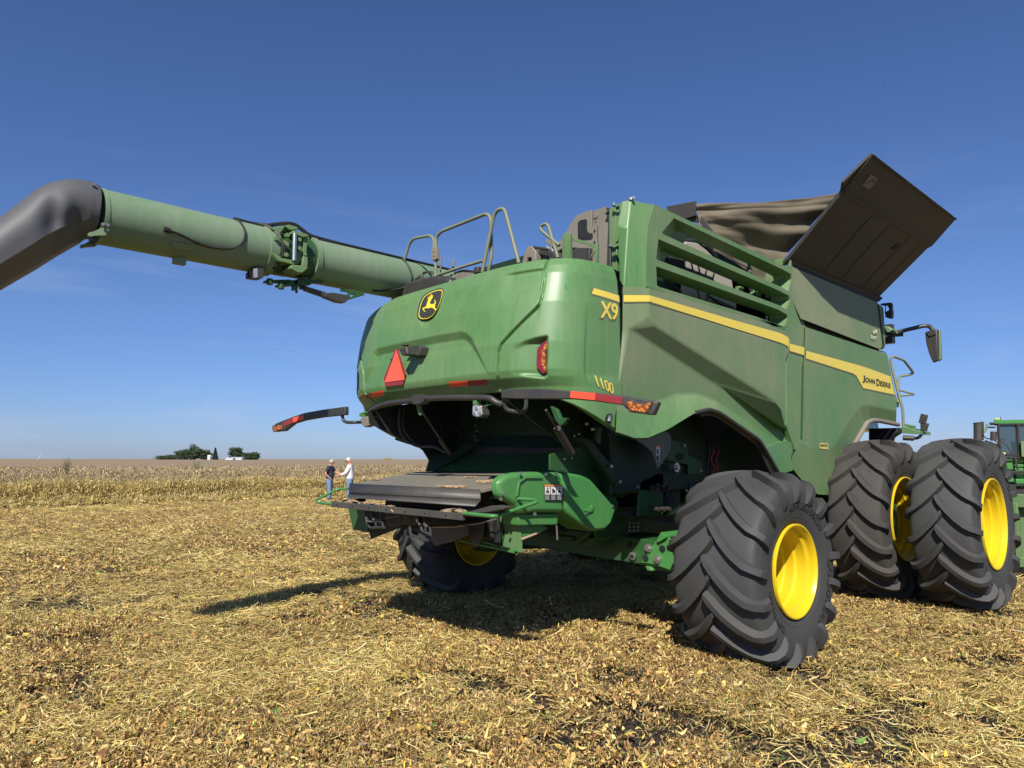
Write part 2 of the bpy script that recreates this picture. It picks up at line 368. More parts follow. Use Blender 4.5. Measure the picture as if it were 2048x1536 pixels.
RW = make_wheel(.87, .41, .402, 17, .066, .50, (2.21, .02, .79), 'rubber', rrw)
LWm = make_wheel(.87, .41, .402, 17, .066, .50, (-2.15, .02, .79), 'rubber', (), True)
FW = [make_wheel(.985, .33, .515, 18, .064, .42, (2.97, 3.62, 1.035), 'rubber', [('GOODYEAR', 20, .70, .10, .005), ('OPTITRAC', 200, .70, .08, .005)], False, .05)]
def copy_wheel(src, x, flip=False):
    c = src.copy(); COL.objects.link(c); c.parent = G; c.location = (x, src.location.y, src.location.z)
    if flip: c.scale = (-1, 1, 1)
    for ch in src.children:
        d = ch.copy(); COL.objects.link(d); d.parent = c
    return c
w2 = copy_wheel(FW[0], 2.03); w3 = copy_wheel(FW[0], -2.03, True); w4 = copy_wheel(FW[0], -2.98, True)
for w_ in (w2, w3, w4):
    for ch in list(w_.children):
        if ch.name.startswith('sidewall'): bpy.data.objects.remove(ch)
w2.data = w2.data.copy(); w2.data.materials[0] = MATS['rubber_brown']
# ------------------------------------------------------------------ rear hood surface
Y0 = -1.28
ZT = [2.0, 2.30, 2.38, 2.46, 2.52, 2.75, 3.10, 3.36, 3.44, 3.50]
WT = [1.70, 1.70, 1.70, 1.70, 1.70, 1.70, 1.69, 1.665, 1.645, 1.62]
DT = [.80, .80, .84, .93, .955, .96, .905, .83, .79, .745]
tt = np.linspace(-math.pi/2, math.pi/2, 4001)
def sup(t, Wd, Dd):
    return Wd*np.sign(np.sin(t))*np.sqrt(np.abs(np.sin(t))), Y0-Dd*np.sqrt(np.clip(np.cos(t), 0, 1))
_x, _y = sup(tt, 1.7, .95); _s = np.concatenate([[0], np.cumsum(np.hypot(np.diff(_x), np.diff(_y)))]); _s = _s/_s[-1]*2-1
def hood(s, z):
    """s -1..1 round the back from left seam to right seam, z height -> point arrays and outward normals in plan"""
    t = np.interp(s, _s, tt); Wd = np.interp(z, ZT, WT); Dd = np.interp(z, ZT, DT); x, y = sup(t, Wd, Dd)
    nx = (np.abs(x)/Wd)**3*np.sign(x)/Wd; ny = -((Y0-y)/Dd)**3/Dd; k = np.hypot(nx, ny)+1e-9
    return x, y, nx/k, ny/k
def smooth1(a, k):
    q = np.pad(a, k, mode='edge'); return np.convolve(q, np.ones(2*k+1)/(2*k+1), 'valid')
NS, NZ = 760, 132
ss = np.linspace(-1, 1, NS)
_gx, _gy, _, _ = hood(ss, np.full(NS, 2.3))
zb = np.interp(-_gy, [1.28, 1.45, 1.7, 1.95, 2.06, 3], [2.0, 2.06, 2.17, 2.30, 2.36, 2.375]); zb = smooth1(zb, 12)
zt = np.where(ss < 0, np.interp(_gx, [-1.72, -1.6, -1.38, -1.1, -.82, 3], [3.05, 3.2, 3.34, 3.43, 3.5, 3.5]), 3.5); zt = smooth1(zt, 14)
VV = np.concatenate([[-.05, -.03, -.01], np.linspace(0, 1, NZ), [1.005, 1.02, 1.04]])
SS, V2 = np.meshgrid(ss, VV); Vc = np.clip(V2, 0, 1)
ZZ = zb[None, :]*(1-Vc)+zt[None, :]*Vc
# pixel -> (s, z)
Ca = np.array(CAM); vwa, rta, upa = np.array(vw), np.array(rt), np.array(up)
def proj_np(x, y, z):
    d = np.stack([x, y, z], -1)-Ca; w_ = d@vwa; return 1024+FPX*(d@rta)/w_, 768-FPX*(d@upa)/w_
_hs, _hz = np.meshgrid(np.linspace(-.72, 1, 700), np.linspace(2.0, 3.5, 380)); _hx, _hy, _, _ = hood(_hs, _hz); _pu, _pv = proj_np(_hx, _hy, _hz)
def SZ(px, py):
    d = (_pu-px)**2+(_pv-py)**2; d = d+np.where(_hs < -.66, 50, 0); i = np.unravel_index(np.argmin(d), d.shape); return float(_hs[i]), float(_hz[i])
LEN = float(np.hypot(np.diff(_x), np.diff(_y)).sum())/2   # metres per unit s
def seg_dist(S_, Z_, poly, closed=False):
    p = [(a*LEN, b_) for a, b_ in poly]; X = S_*LEN; best = np.full(S_.shape, 9.0)
    for i in range(len(p)-(0 if closed else 1)):
        (x1, y1), (x2, y2) = p[i], p[(i+1) % len(p)]; dx, dy = x2-x1, y2-y1
        t = np.clip(((X-x1)*dx+(Z_-y1)*dy)/(dx*dx+dy*dy+1e-12), 0, 1); best = np.minimum(best, np.hypot(X-x1-t*dx, Z_-y1-t*dy))
    return best
def inside(S_, Z_, poly):
    X = S_; c = np.zeros(S_.shape, bool); n_ = len(poly)
    for i in range(n_):
        x1, y1 = poly[i]; x2, y2 = poly[(i+1) % n_]
        with np.errstate(divide='ignore', invalid='ignore'):
            c ^= ((y1 > Z_) != (y2 > Z_)) & (X < (x2-x1)*(Z_-y1)/(y2-y1+1e-12)+x1)
    return c
def sst(a): a = np.clip(a, 0, 1); return a*a*(3-2*a)
seamR = [SZ(960+a/3.84, 480+b_/3.84) for a, b_ in ((530, 135), (500, 210), (487, 330), (470, 430), (455, 490), (428, 523), (160, 800), (142, 860), (134, 940), (140, 1040), (156, 1150))]
seamR[0] = (seamR[0][0], 3.56); seamR.append((seamR[-1][0], 2.2))
seamL = [(-a, b_) for a, b_ in seamR]
def crossing(S_, Z_, seam):   # s of the seam at height z (the seam only ever runs one way in z)
    zz = [b_ for a, b_ in seam][::-1]; aa = [a for a, b_ in seam][::-1]; zz = np.maximum.accumulate(np.array(zz)+np.arange(len(zz))*1e-5); return np.interp(Z_, zz, aa)
D = np.zeros(SS.shape)
for sm in (seamR, seamL):
    D += .045*(1-sst((seg_dist(SS, ZZ, sm)-.007)/.010))
sgnR = SS-crossing(SS, ZZ, seamR)
# corner panels stand a little proud beside the seam; centre recess; lamp recess; flute by the model number; badge pocket
rec = [SZ(690+a/5.12, 560+b_/5.12) for a, b_ in ((185, 1120), (290, 740), (330, 700), (870, 580), (1180, 522), (1245, 540), (1300, 600), (1345, 690), (1490, 985))]
rec = rec+[(rec[-1][0]+.01, 2.46), (rec[0][0], 2.46)]
ins = inside(SS, ZZ, rec); dr_ = seg_dist(SS, ZZ, rec[:9])
bw = .072*np.clip((ZZ-2.49)/.30, .12, 1)
D += np.where(ins, .046*np.clip(dr_/bw, 0, 1)*np.clip((ZZ-2.49)/.3, 0, 1), 0)
lr = [SZ(960+a/3.84, 480+b_/3.84) for a, b_ in ((225, 860), (250, 812), (330, 768), (430, 742), (515, 727), (530, 745), (532, 900), (530, 1050), (500, 1068), (380, 1062), (240, 1050), (215, 1010))]
s0, s1 = min(a for a, b_ in lr), max(a for a, b_ in lr)
ins = inside(SS, ZZ, lr); dd_ = seg_dist(SS, ZZ, lr, True)
for sg in (1, -1):
    Sx = SS*sg; ins = inside(Sx, ZZ, lr); dd_ = seg_dist(Sx, ZZ, lr, True)
    D += np.where(ins, .085*sst((Sx-s0)/(s1-s0))*sst(dd_/.045), 0)
fl = [SZ(960+a/3.84, 480+b_/3.84) for a, b_ in ((805, 600), (797, 800), (793, 980), (810, 1060), (860, 1120), (900, 1145))]
for sg in (1, -1):
    dfl = seg_dist(SS*sg, ZZ, fl); D += .012*sst((SS*sg-crossing(SS, ZZ, fl))*LEN/.03)*sst((ZZ-2.42)/.08)*sst((3.2-ZZ)/.5)
# top lip flute on the centre panel
lipp = [SZ(750+a/3.7236, 380+b_/3.7236) for a, b_ in ((930, 640), (1010, 612), (1230, 582))]
dz_ = 3.415-ZZ
D += .03*sst(dz_/.03)*sst((.55-dz_)/.5)*sst((SS-lipp[0][0])/.08)*sst((seamR[2][0]-SS)/.015)
em_c = SZ(862, 610)
D += .018*sst(1-((((SS-em_c[0])*LEN-(-.0))/.17)**2+((ZZ-em_c[1]+.02)/.22)**2)**2)
X_, Y_, NX, NY = hood(SS, ZZ)
ret = np.where(V2 < 0, -V2*1.4, 0)+np.where(V2 > 1, (V2-1)*1.6, 0)
X_ = X_-NX*(D+ret); Y_ = Y_-NY*(D+ret); ZZ2 = ZZ+np.where(V2 > 1, .004, 0)
nv, nsz = SS.shape
verts = np.stack([X_, Y_, ZZ2], -1).reshape(-1, 3)
idx = np.arange(nv*nsz).reshape(nv, nsz)
qd = np.stack([idx[:-1, :-1], idx[:-1, 1:], idx[1:, 1:], idx[1:, :-1]], -1).reshape(-1, 4)
sc_ = (SS[:-1, :-1]+SS[1:, 1:]).reshape(-1)/2; zc_ = (ZZ[:-1, :-1]+ZZ[1:, 1:]).reshape(-1)/2
right = sc_ > crossing(sc_, zc_, seamR); left = -sc_ > crossing(sc_, zc_, seamR)
def sub_mesh(name, mask, mat):
    f = qd[mask]; used = np.unique(f); mp_ = np.zeros(len(verts), int); mp_[used] = np.arange(len(used)); v = verts[used]; f = mp_[f]
    me = bpy.data.meshes.new(name); me.from_pydata(v.tolist(), [], f.tolist()); me.update(); me.materials.append(MATS[mat])
    me.polygons.foreach_set('use_smooth', [True]*len(f)); o = bpy.data.objects.new(name, me); link(o, G)
    md = o.modifiers.new('solid', 'SOLIDIFY'); md.thickness = .008; md.offset = -1
    return o
hoodo = sub_mesh('rear_hood', ~right & ~left, 'green_paint'); cornR = sub_mesh('corner_panel', right, 'green_paint'); cornL = sub_mesh('corner_panel', left, 'green_paint')
cornR['label'] = 'right rear corner panel with tail lamp recess'; cornL['label'] = 'left rear corner panel'
def HP(s, z, off=0.0):   # point on the panelled surface, displaced, plus offset outward
    x, y, nx, ny = hood(np.array([s]), np.array([z])); i = int(np.clip(round((s+1)/2*(NS-1)), 0, NS-1)); zz = (z-zb[i])/(zt[i]-zb[i])
    j = int(np.clip(round(zz*(NZ-1)), 0, NZ-1))+3; d = D[j, i]
    return Vector((x[0]-nx[0]*(d-off), y[0]-ny[0]*(d-off), z))
def HPX(px, py, off=0.0): return HP(*SZ(px, py), off)
def decal(name, corners, mat, parent, off=.003, nu=14, nv_=3, thick=.0015):
    """four picture corners on the hood, meshed so that it lies on the curve"""
    c = [SZ(*q) for q in corners]; mb = MB(); V = []
    for j in range(nv_+1):
        for i in range(nu+1):
            u, v = i/nu, j/nv_
            s = (c[0][0]*(1-u)+c[1][0]*u)*(1-v)+(c[3][0]*(1-u)+c[2][0]*u)*v; z = (c[0][1]*(1-u)+c[1][1]*u)*(1-v)+(c[3][1]*(1-u)+c[2][1]*u)*v
            V.append(HP(s, z, off))
    Fc = [(j*(nu+1)+i, j*(nu+1)+i+1, (j+1)*(nu+1)+i+1, (j+1)*(nu+1)+i) for j in range(nv_) for i in range(nu)]
    mb.add(V, Fc); return mb.build(name, mat, parent, 0, 60)
q5 = lambda a, b_: (690+a/5.12, 560+b_/5.12)
decal('reflector_orange', [q5(275, 1155), q5(400, 1130), q5(408, 1182), q5(285, 1208)], 'orange_reflector', hoodo)
decal('reflector_red', [q5(174, 1178), q5(275, 1156), q5(283, 1208), q5(182, 1226)], 'red_reflector', hoodo)
decal('reflector_orange', [q5(1070, 1042), q5(1257, 1030), q5(1264, 1088), q5(1080, 1103)], 'orange_reflector', hoodo)
decal('reflector_red', [q5(1259, 1030), q5(1458, 1018), q5(1464, 1074), q5(1266, 1088)], 'red_reflector', hoodo)
# slow vehicle triangle: bright centre, dark red border with cut corners
def flatpoly(name, pts, mat, parent, thick=.004, push=None):
    pts = [Vector(q) for q in pts]; n_ = (pts[1]-pts[0]).cross(pts[2]-pts[0]).normalized()
    if n_.dot(CAM-pts[0]) < 0: n_ = -n_
    mb = MB(); mb.prism([q+n_*(push or 0) for q in pts], n_*thick); return mb.build(name, mat, parent, 0, 0)
Yt = HPX(*q5(520, 900)).y
tri_o = PY(Yt-.035, q5(515, 712), q5(545, 710), q5(622, 960), q5(595, 1072), q5(415, 1092), q5(398, 1010))
tri_i = PY(Yt-.041, q5(527, 718), q5(612, 1020), q5(408, 1050))
tr = flatpoly('warning_triangle', tri_o, 'red_reflector', G); flatpoly('triangle_centre', tri_i, 'triangle_orange', tr)
bk = MB(); cc = P(*q5(515, 900), y=Yt-.02); bk.box(cc, (.12, .04, .2)); bk.build('triangle_bracket', 'dark_metal', tr)
# work lamp above the triangle, standing off the hood
lm = MB(); Yl = HPX(*q5(680, 720)).y
pl = PY(Yl-.20, q5(550, 715), q5(600, 688), q5(625, 680), q5(640, 760), q5(580, 775)); lm.prism(pl, (0, .19, 0))
a_ = P(*q5(640, 700), y=Yl-.15); lm.prism(PY(Yl-.10, q5(630, 685), q5(740, 668), q5(775, 685), q5(765, 770), q5(720, 785), q5(640, 775)), (0, .14, 0))
lm.box(P(*q5(620, 668), y=Yl-.12), (.07, .05, .02)); lm.build('rear_camera_lamp', 'black_plastic', G, .012)
# badge: shield with yellow line and leaping deer
eu = lambda a, b_: (750+a/3.7236, 380+b_/3.7236)
base = [SZ(*eu(a, b_)) for a, b_ in ((320, 960), (365, 820), (500, 738), (508, 760))]
def emb(name, pts, mat, parent, off):
    cen = Vector((0, 0, 0)); P3 = [HPX(*eu(*q), off) for q in pts]; cen = sum(P3, Vector())/len(P3); mb = MB(); mb.add(P3, [tuple(range(len(P3)))]); o = mb.build(name, mat, parent, 0, 0)
    md = o.modifiers.new('solid', 'SOLIDIFY'); md.thickness = .004; md.offset = 0; return o
# the shield is flat: put every point on one plane
pc = HPX(*eu(418, 850), .012); s_, z_ = SZ(*eu(418, 850))
hx, hy, hnx, hny = hood(np.array([s_]), np.array([z_])); tilt = .28
EN = Vector((hnx[0], hny[0], tilt)).normalized()
def on_plane(px, py, o_, n_):
    d = vw+rt*((px-1024)/FPX)-up*((py-768)/FPX); return CAM+d*((o_-CAM).dot(n_)/d.dot(n_))
def embp(name, pts, mat, parent, off, th=.003):
    mb = MB(); mb.prism([on_plane(*eu(*q), pc+EN*off, EN) for q in pts], EN*th); return mb.build(name, mat, parent, 0, 0)
def ring(pts, k):
    c = Vector((sum(a for a, b_ in pts)/len(pts), sum(b_ for a, b_ in pts)/len(pts))); return [tuple(c+(Vector(q)-c)*k) for q in pts]
sh = [(328, 955), (322, 930), (330, 880), (348, 825), (365, 795), (395, 770), (440, 750), (485, 738), (505, 740), (507, 755), (500, 800), (480, 860), (455, 905), (430, 940), (395, 962), (350, 966)]
sh = [(q.x, q.y) for q in rnd([Vector((a, b_, 0)) for a, b_ in sh], 8, 2, True)]
badge = embp('badge', ring(sh, 1.03), 'emblem_black', G, .004, .012)
embp('badge_line', ring(sh, .97), 'emblem_yellow', badge, .0165); embp('badge_field', ring(sh, .91), 'emblem_black', badge, .0195)
ek = lambda pts: [(322+(a-750)*.7273+.0, 736+(b_-95)*.7273) for a, b_ in pts]
deer = [(845, 222), (855, 210), (858, 200), (848, 192), (850, 182), (866, 190), (872, 186), (856, 168), (860, 166), (880, 182), (878, 150), (884, 148), (890, 178), (897, 160), (902, 160), (898, 184), (892, 196), (882, 200), (884, 214), (872, 230), (868, 246), (890, 252), (910, 250), (922, 240), (920, 222), (914, 210), (918, 206), (928, 222), (932, 244), (922, 258), (924, 276), (918, 286), (934, 302), (932, 316), (926, 318), (914, 300), (896, 290), (880, 288), (858, 296), (840, 294), (818, 296), (808, 302), (812, 314), (824, 330), (820, 334), (806, 320), (796, 302), (798, 292), (812, 286), (830, 276), (838, 262), (842, 240), (848, 226)]
de = embp('badge_deer', ek(deer), 'emblem_yellow', badge, .0225)
# ------------------------------------------------------------------ tail lamp in the recess
def tail_lamp(mir):
    q = lambda a, b_: (960+a/3.84, 480+b_/3.84)
    cx, cy = q(478, 900); o_ = HPX(cx, cy, .02); s_, z_ = SZ(cx, cy); _a, _b, nx_, ny_ = hood(np.array([s_]), np.array([z_])); N = Vector((nx_[0]*.8+.1, ny_[0]-.25, 0)).normalized()
    body = [on_plane(*q(*p_), o_, N) for p_ in ((505, 775), (526, 782), (524, 835), (512, 850), (512, 960), (516, 975), (512, 1020), (492, 1032), (440, 985), (437, 960), (442, 845), (448, 828))]
    core = [on_plane(*q(*p_), o_+N*.02, N) for p_ in ((498, 800), (514, 792), (515, 825), (503, 850), (502, 955), (508, 985), (505, 1010), (495, 1005), (474, 965), (470, 860))]
    if mir: body = [Vector((-p_.x, p_.y, p_.z)) for p_ in body]; core = [Vector((-p_.x, p_.y, p_.z)) for p_ in core]; N = Vector((-N.x, N.y, N.z))
    a = MB(); a.prism([p_-N*.05 for p_ in body], N*.07); t = a.build('tail_lamp', 'lens_red', G, .006)
    a = MB(); a.prism([p_-N*.001 for p_ in core], N*.006); a.build('amber_strip', 'lens_amber', t, .002)
tail_lamp(False); tail_lamp(True)
# ------------------------------------------------------------------ number decals on the corner panel
def on_hood_text(name, s, mat, pA, pB, size_px, size, off, ext=.0015, sp=1.0, bold=0, skew=0):
    a = SZ(*pA); b_ = SZ(*pB)
    ux, uz = (b_[0]-a[0])*LEN, b_[1]-a[1]; k = math.hypot(ux, uz); ux /= k; uz /= k
    return text(name, s, mat, cornR, lambda u, v, w_: HP(a[0]+(u*ux-v*uz*0+v*skew)/LEN, a[1]+u*uz+v, off+w_), size, ext, sp, bold)
q2_ = lambda a, b_: (960+a/3.84, 480+b_/3.84)
on_hood_text('model_lettering', 'X9', 'decal_grey', q2_(930, 598), q2_(1090, 620), 0, .205, .002, .001, .93, .012)
on_hood_text('model_lettering', 'X9', 'decal_yellow', q2_(930, 594), q2_(1090, 616), 0, .205, .005, .001, .93, .004)
on_hood_text('number_lettering', '1100', 'decal_grey', q2_(889, 1118), q2_(1010, 1178), 0, .135, .002, .001, .92, .006)
on_hood_text('number_lettering', '1100', 'decal_yellow', q2_(888, 1117), q2_(1009, 1177), 0, .135, .005, .001, .92, .001)
decal('yellow_stripe', [q2_(872, 368), q2_(1098, 424), q2_(1098, 474), q2_(855, 412)], 'decal_yellow', cornR, .004, 20)
decal('stripe_border', [q2_(866, 362), q2_(1099, 420), q2_(1099, 486), q2_(845, 420)], 'decal_grey', cornR, .002, 20)
lc = m_ = None
hp = [HPX(*q2_(a, b_), .004) for a, b_ in ((960, 1360), (975, 1335), (1005, 1330), (1018, 1350), (1008, 1385), (990, 1408), (968, 1405), (958, 1385))]
mb = MB(); mb.add(hp, [tuple(range(8))]); lo_ = mb.build('latch_opening', 'interior_black', cornR, 0, 0)
mb = MB(); mb.tube([HPX(*q2_(a, b_), .012) for a, b_ in ((985, 1348), (988, 1365), (982, 1395))], .016, 8); mb.build('latch', 'steel', lo_)
# ------------------------------------------------------------------ side panels (traced facets, each corner with its own depth)
c6 = lambda a, b_: (1200+a/2.926, 640+b_/2.926)
def V3(lst): return [P(px, py, x=X) for (px, py), X in lst]
SM = 1.78
A = {
 's0': ((1247.5, 573), 1.70), 'k0': ((1297, 575), SM), 'r0': ((1577, 655), SM), 's1': ((1247, 658), 1.70), 'k1': ((1298, 634), SM), 'tip': ((1257.5, 657), 1.715),
 'U1': (c6(320, 30), SM), 'U2': (c6(1035, 482), SM), 'U3': (c6(1062, 520), SM), 'U4': (c6(1083, 632), SM), 'L2': (c6(1087, 643), 1.66), 'Lm': (c6(640, 356), 1.668), 'Lq': (c6(380, 187), 1.685),
 'r1': ((1577.5, 700), SM), 'r2': (c6(1086, 235), SM-.01), 's2': ((1240, 745), 1.70), 's3': (c6(108, 478), 1.70), 's4': (c6(100, 655), 1.77),
 'f1': (c6(215, 530), 1.70), 'f2': (c6(330, 478), 1.675), 'f3': (c6(450, 436), 1.662), 'f4': (c6(560, 434), 1.66), 'f5': (c6(680, 478), 1.66), 'f6': (c6(880, 610), 1.66), 'f7': (c6(1040, 720), 1.665),
 'T': (c6(1175, 690), 1.69), 'b1': (c6(205, 690), 1.80), 'b2': (c6(285, 688), 1.80), 'b3': (c6(400, 638), 1.80), 'b4': (c6(560, 540), 1.80), 'b5': (c6(622, 517), 1.80), 'b6': (c6(690, 535), 1.80),
 'b7': (c6(930, 695), 1.80), 'b8': (c6(962, 745), 1.80), 'b9': (c6(1052, 905), 1.79), 'e1': (c6(1128, 880), 1.72), 'e2': (c6(1126, 800), 1.70), 'g1': (c6(150, 530), 1.72)}
kk = list(A); pts = V3([A[k] for k in kk]); ix = {k: i for i, k in enumerate(kk)}
fs = ['s0 k0 k1 tip s1', 'k0 r0 r1 r2 U4 U3 U2 U1 k1', 'k1 U1 tip', 'tip U1 U2 Lm Lq', 'U2 U3 U4 L2 Lm', 's1 tip s2', 'tip Lq Lm f5 f4 f3 f2 f1 s3 s2', 'Lm L2 f7 f6 f5', 'L2 T f7',
      's3 f1 b1 s4', 'f1 f2 b2 b1', 'f2 f3 b3 b2', 'f3 f4 b4 b3', 'f4 f5 b6 b5 b4', 'f5 f6 b7 b6', 'f6 f7 b8 b7', 'f7 T e2 e1 b9 b8']
side = sheet('rear_side_panel', pts, [[ix[k] for k in f.split()] for f in fs], 'green_dusty', G, .03, (1, 0, 0), .02, 4, 5)
sideL = mirror(side, None, .90)
# bulged wheel-arch trim in black
arch = PX(1.80, c6(560, 541), c6(640, 521), c6(700, 540), c6(930, 698), c6(962, 745), c6(1055, 908)); archi = PX(1.74, c6(585, 556), c6(640, 547), c6(690, 562), c6(905, 712), c6(935, 755), c6(1005, 910))
mb = MB()
for i in range(5): mb.add([arch[i], arch[i+1], archi[i+1], archi[i]], [(0, 1, 2, 3)]); 
for q in (arch, archi): mb.tube(rnd(q, .06), .018, 8)
mb.build('arch_trim', 'black_plastic', G)
# front side panel
Bp = {
 'a': (c6(1207, 42), 1.76), 'b': ((1774, 708), 1.76), 'c': (c6(1728, 430), 1.76), 'd': (c6(1737, 470), 1.76), 'e': (c6(1735, 532), 1.761), 'f': (c6(1733, 597), 1.70), 'g': (c6(1622, 578), 1.70), 'h': (c6(1585, 578), 1.70), 'i': (c6(1555, 600), 1.70),
 'j': (c6(1412, 858), 1.70), 'k': (c6(1340, 1024), 1.70), 'l': (c6(1275, 1020), 1.70), 'm': (c6(1195, 955), 1.71), 'n': (c6(1130, 870), 1.72), 'o': (c6(1130, 800), 1.73), 'p': (c6(1176, 712), 1.75), 'q': (c6(1192, 690), 1.76), 'r': (c6(1199, 255), 1.76),
 'E1': (c6(1570, 497), 1.761), 'E2': (c6(1520, 510), 1.761), 'E3': (c6(1440, 622), 1.76), 'E4': (c6(1372, 735), 1.76), 'E5': (c6(1335, 768), 1.76), 'E6': (c6(1275, 760), 1.76)}
kk = list(Bp); pts = V3([Bp[k] for k in kk]); ix = {k: i for i, k in enumerate(kk)}
fs = ['a b c d e E1 E2 E3 E4 E5 E6 p q r', 'e f g h E1', 'E1 h i E2', 'E2 i j E4 E3', 'E4 j k E5', 'E5 k l E6', 'E6 l m n o p']
front = sheet('front_side_panel', pts, [[ix[k] for k in f.split()] for f in fs], 'green_mid', G, .03, (1, 0, 0), .02, 4, 5); frontL = mirror(front)
mb = MB(); mb.tube(rnd(PX(1.72, c6(1410, 866), c6(1560, 604), c6(1590, 588), c6(1625, 588), c6(1745, 612)), .05), .032, 10); mb.build('arch_trim', 'brown_metal', G)
# filler between the two panels and below the grille: pillar
c5 = lambda a, b_: (1560+a/4.517, 580+b_/4.517)
mb = MB(); mb.prism(PX(1.735, (1577, 560), c5(75, 40), (1583, 535), (1590, 560), (1606, 600), c5(215, 300), c5(235, 330), c5(235, 470), c5(225, 630), c5(212, 1400), (1590, 900), (1573, 850), (1573, 700)), (-.06, 0, 0)); mb.build('pillar_panel', 'green_mid', G, .008)
mb = MB(); mb.prism(PX(1.745, c5(212, 632), c5(238, 640), c5(225, 700), c5(222, 1330), c5(190, 1340), c5(200, 700)), (-.02, 0, 0)); mb.build('panel_gap_strip', 'green_half_shade', G)
# grain tank side
Tp = {'a': ((1581, 537), 1.735), 'b': (c5(115, 225), 1.72), 'c': (c5(200, 262), 1.775), 'd': (c5(905, 533), 1.775), 'e': (c5(920, 510), 1.775), 'f': (c5(870, 110), 1.745), 'g': (c5(100, -190), 1.745), 'm1': (c5(90, 20), 1.735), 'x1': (c5(455, 75), 1.76), 'x2': (c5(175, -45), 1.76)}
tk = sheet('tank_side_panel', V3([((1583, 533), 1.745), (c5(875, 112), 1.745), (c5(925, 508), 1.79), (c5(905, 535), 1.775), (c5(202, 262), 1.775), (c5(105, 60), 1.745), (c5(890, 235), 1.76), (c5(130, -30), 1.757)]), [(0, 1, 6, 7), (7, 6, 2, 3, 4, 5)] if False else [(0, 1, 2, 3, 4, 5)], 'green_dusty', G, .03, (1, 0, 0), .015, 3, 5); tkL = mirror(tk)
mb = MB(); mb.prism(PX(1.70, c5(205, 262), c5(905, 545), c5(965, 565), c5(238, 335)), (-.03, 0, 0)); mb.build('tank_gap', 'interior_black', G)
mb = MB(); mb.prism(PX(1.74, c5(880, 125), c5(895, 130), c5(945, 500), c5(928, 525)), (-.05, 0, 0)); mb.build('tank_edge_gap', 'interior_black', G)  # black strip standing in for the dark gap at the tank edge
mb = MB(); q = PX(1.73, c5(897, 128), c5(935, 160), c5(950, 380), c5(952, 515), c5(915, 550), c5(945, 500)); mb.prism(q, (-.12, 0, 0)); mb.build('tank_front_edge', 'green_mid', G, .006)
# engine side grille frame: front faces of bars plus their depth
c3 = lambda a, b_: (1220+a/4.876, 380+b_/4.876)
def barz(name, tl, tr, br, bl, d=.24, drop=.0, X=1.775, mat='green_mid'):
    f_ = PX(X, tl, tr, br, bl); b_ = [q+Vector((-d, 0, drop)) for q in f_]; mb = MB(); mb.add(f_+b_, [(0, 1, 2, 3), (7, 6, 5, 4), (0, 4, 5, 1), (1, 5, 6, 2), (2, 6, 7, 3), (3, 7, 4, 0)]); return mb
op = [[(622, 273), (1700, 782), (1765, 820), (1776, 865), (1742, 990), (1690, 955), (748, 535), (520, 432), (508, 415)],
      [(472, 478), (1660, 985), (1745, 1030), (1757, 1070), (1722, 1165), (1640, 1120), (545, 712), (455, 678), (452, 660)],
      [(450, 743), (1640, 1165), (1728, 1215), (1736, 1245), (1700, 1340), (1440, 1240), (480, 945), (458, 930)]]
outer = [(430, 137), (1700, 668), (1742, 690), (1755, 740), (1778, 670), (1785, 720), (1779, 900), (1745, 1000), (1745, 1390), (1700, 1360), (1300, 1230), (383, 945), (358, 940), (358, 780), (378, 360)]
outer = [(430, 137), (1690, 735), (1748, 742), (1768, 685), (1778, 760), (1776, 1000), (1745, 1180), (1742, 1385), (1300, 1230), (383, 948), (355, 945), (350, 780), (365, 365)]
# fan-free fill with holes by bmesh triangulation
def holed(name, outer, holes, X, depth, mat, parent, bevel=.006):
    bm = bmesh.new(); loops = []
    for lp in [outer]+holes:
        vs = [bm.verts.new(q) for q in PX(X, *[c3(*p_) for p_ in lp])]; loops.append(vs)
        for i in range(len(vs)): bm.edges.new((vs[i], vs[(i+1) % len(vs)]))
    bmesh.ops.triangle_fill(bm, edges=bm.edges[:], use_beauty=True)
    me = bpy.data.meshes.new(name); bm.to_mesh(me); bm.free(); me.materials.append(MATS[mat]); o = bpy.data.objects.new(name, me); link(o, parent); return o
gf = holed('grille_frame', outer, op, SM, .02, 'green_mid', G)
bm = bmesh.new(); bm.from_mesh(gf.data)
for f in bm.faces:
    if f.normal.x < 0: f.normal_flip()
bm.to_mesh(gf.data); bm.free()
md = gf.modifiers.new('solid', 'SOLIDIFY'); md.thickness = .02; md.offset = -1
# depth walls of every opening: the bars' undersides and reveals, leaning inwards
mb = MB()
for h_ in op:
    a = PX(SM-.01, *[c3(*p_) for p_ in h_]); cen = sum(a, Vector())/len(a); n_ = len(a)
    b_ = []
    for i, q in enumerate(a):
        w_ = Vector((-.20, 0, 0)); 
        if h_ is not op[2] and q.y < cen.y-.9: w_ += Vector((0, .34, 0))     # sloped reveal at the rear end
        if q.y > cen.y+.9: w_ += Vector((.0, -.06, 0))
        b_.append(q+w_)
    mb.add(a+b_, [(i, (i+1) % n_, n_+(i+1) % n_, n_+i) for i in range(n_)])
go = mb.build('grille_bars', 'green_mid', gf, 0, 25)
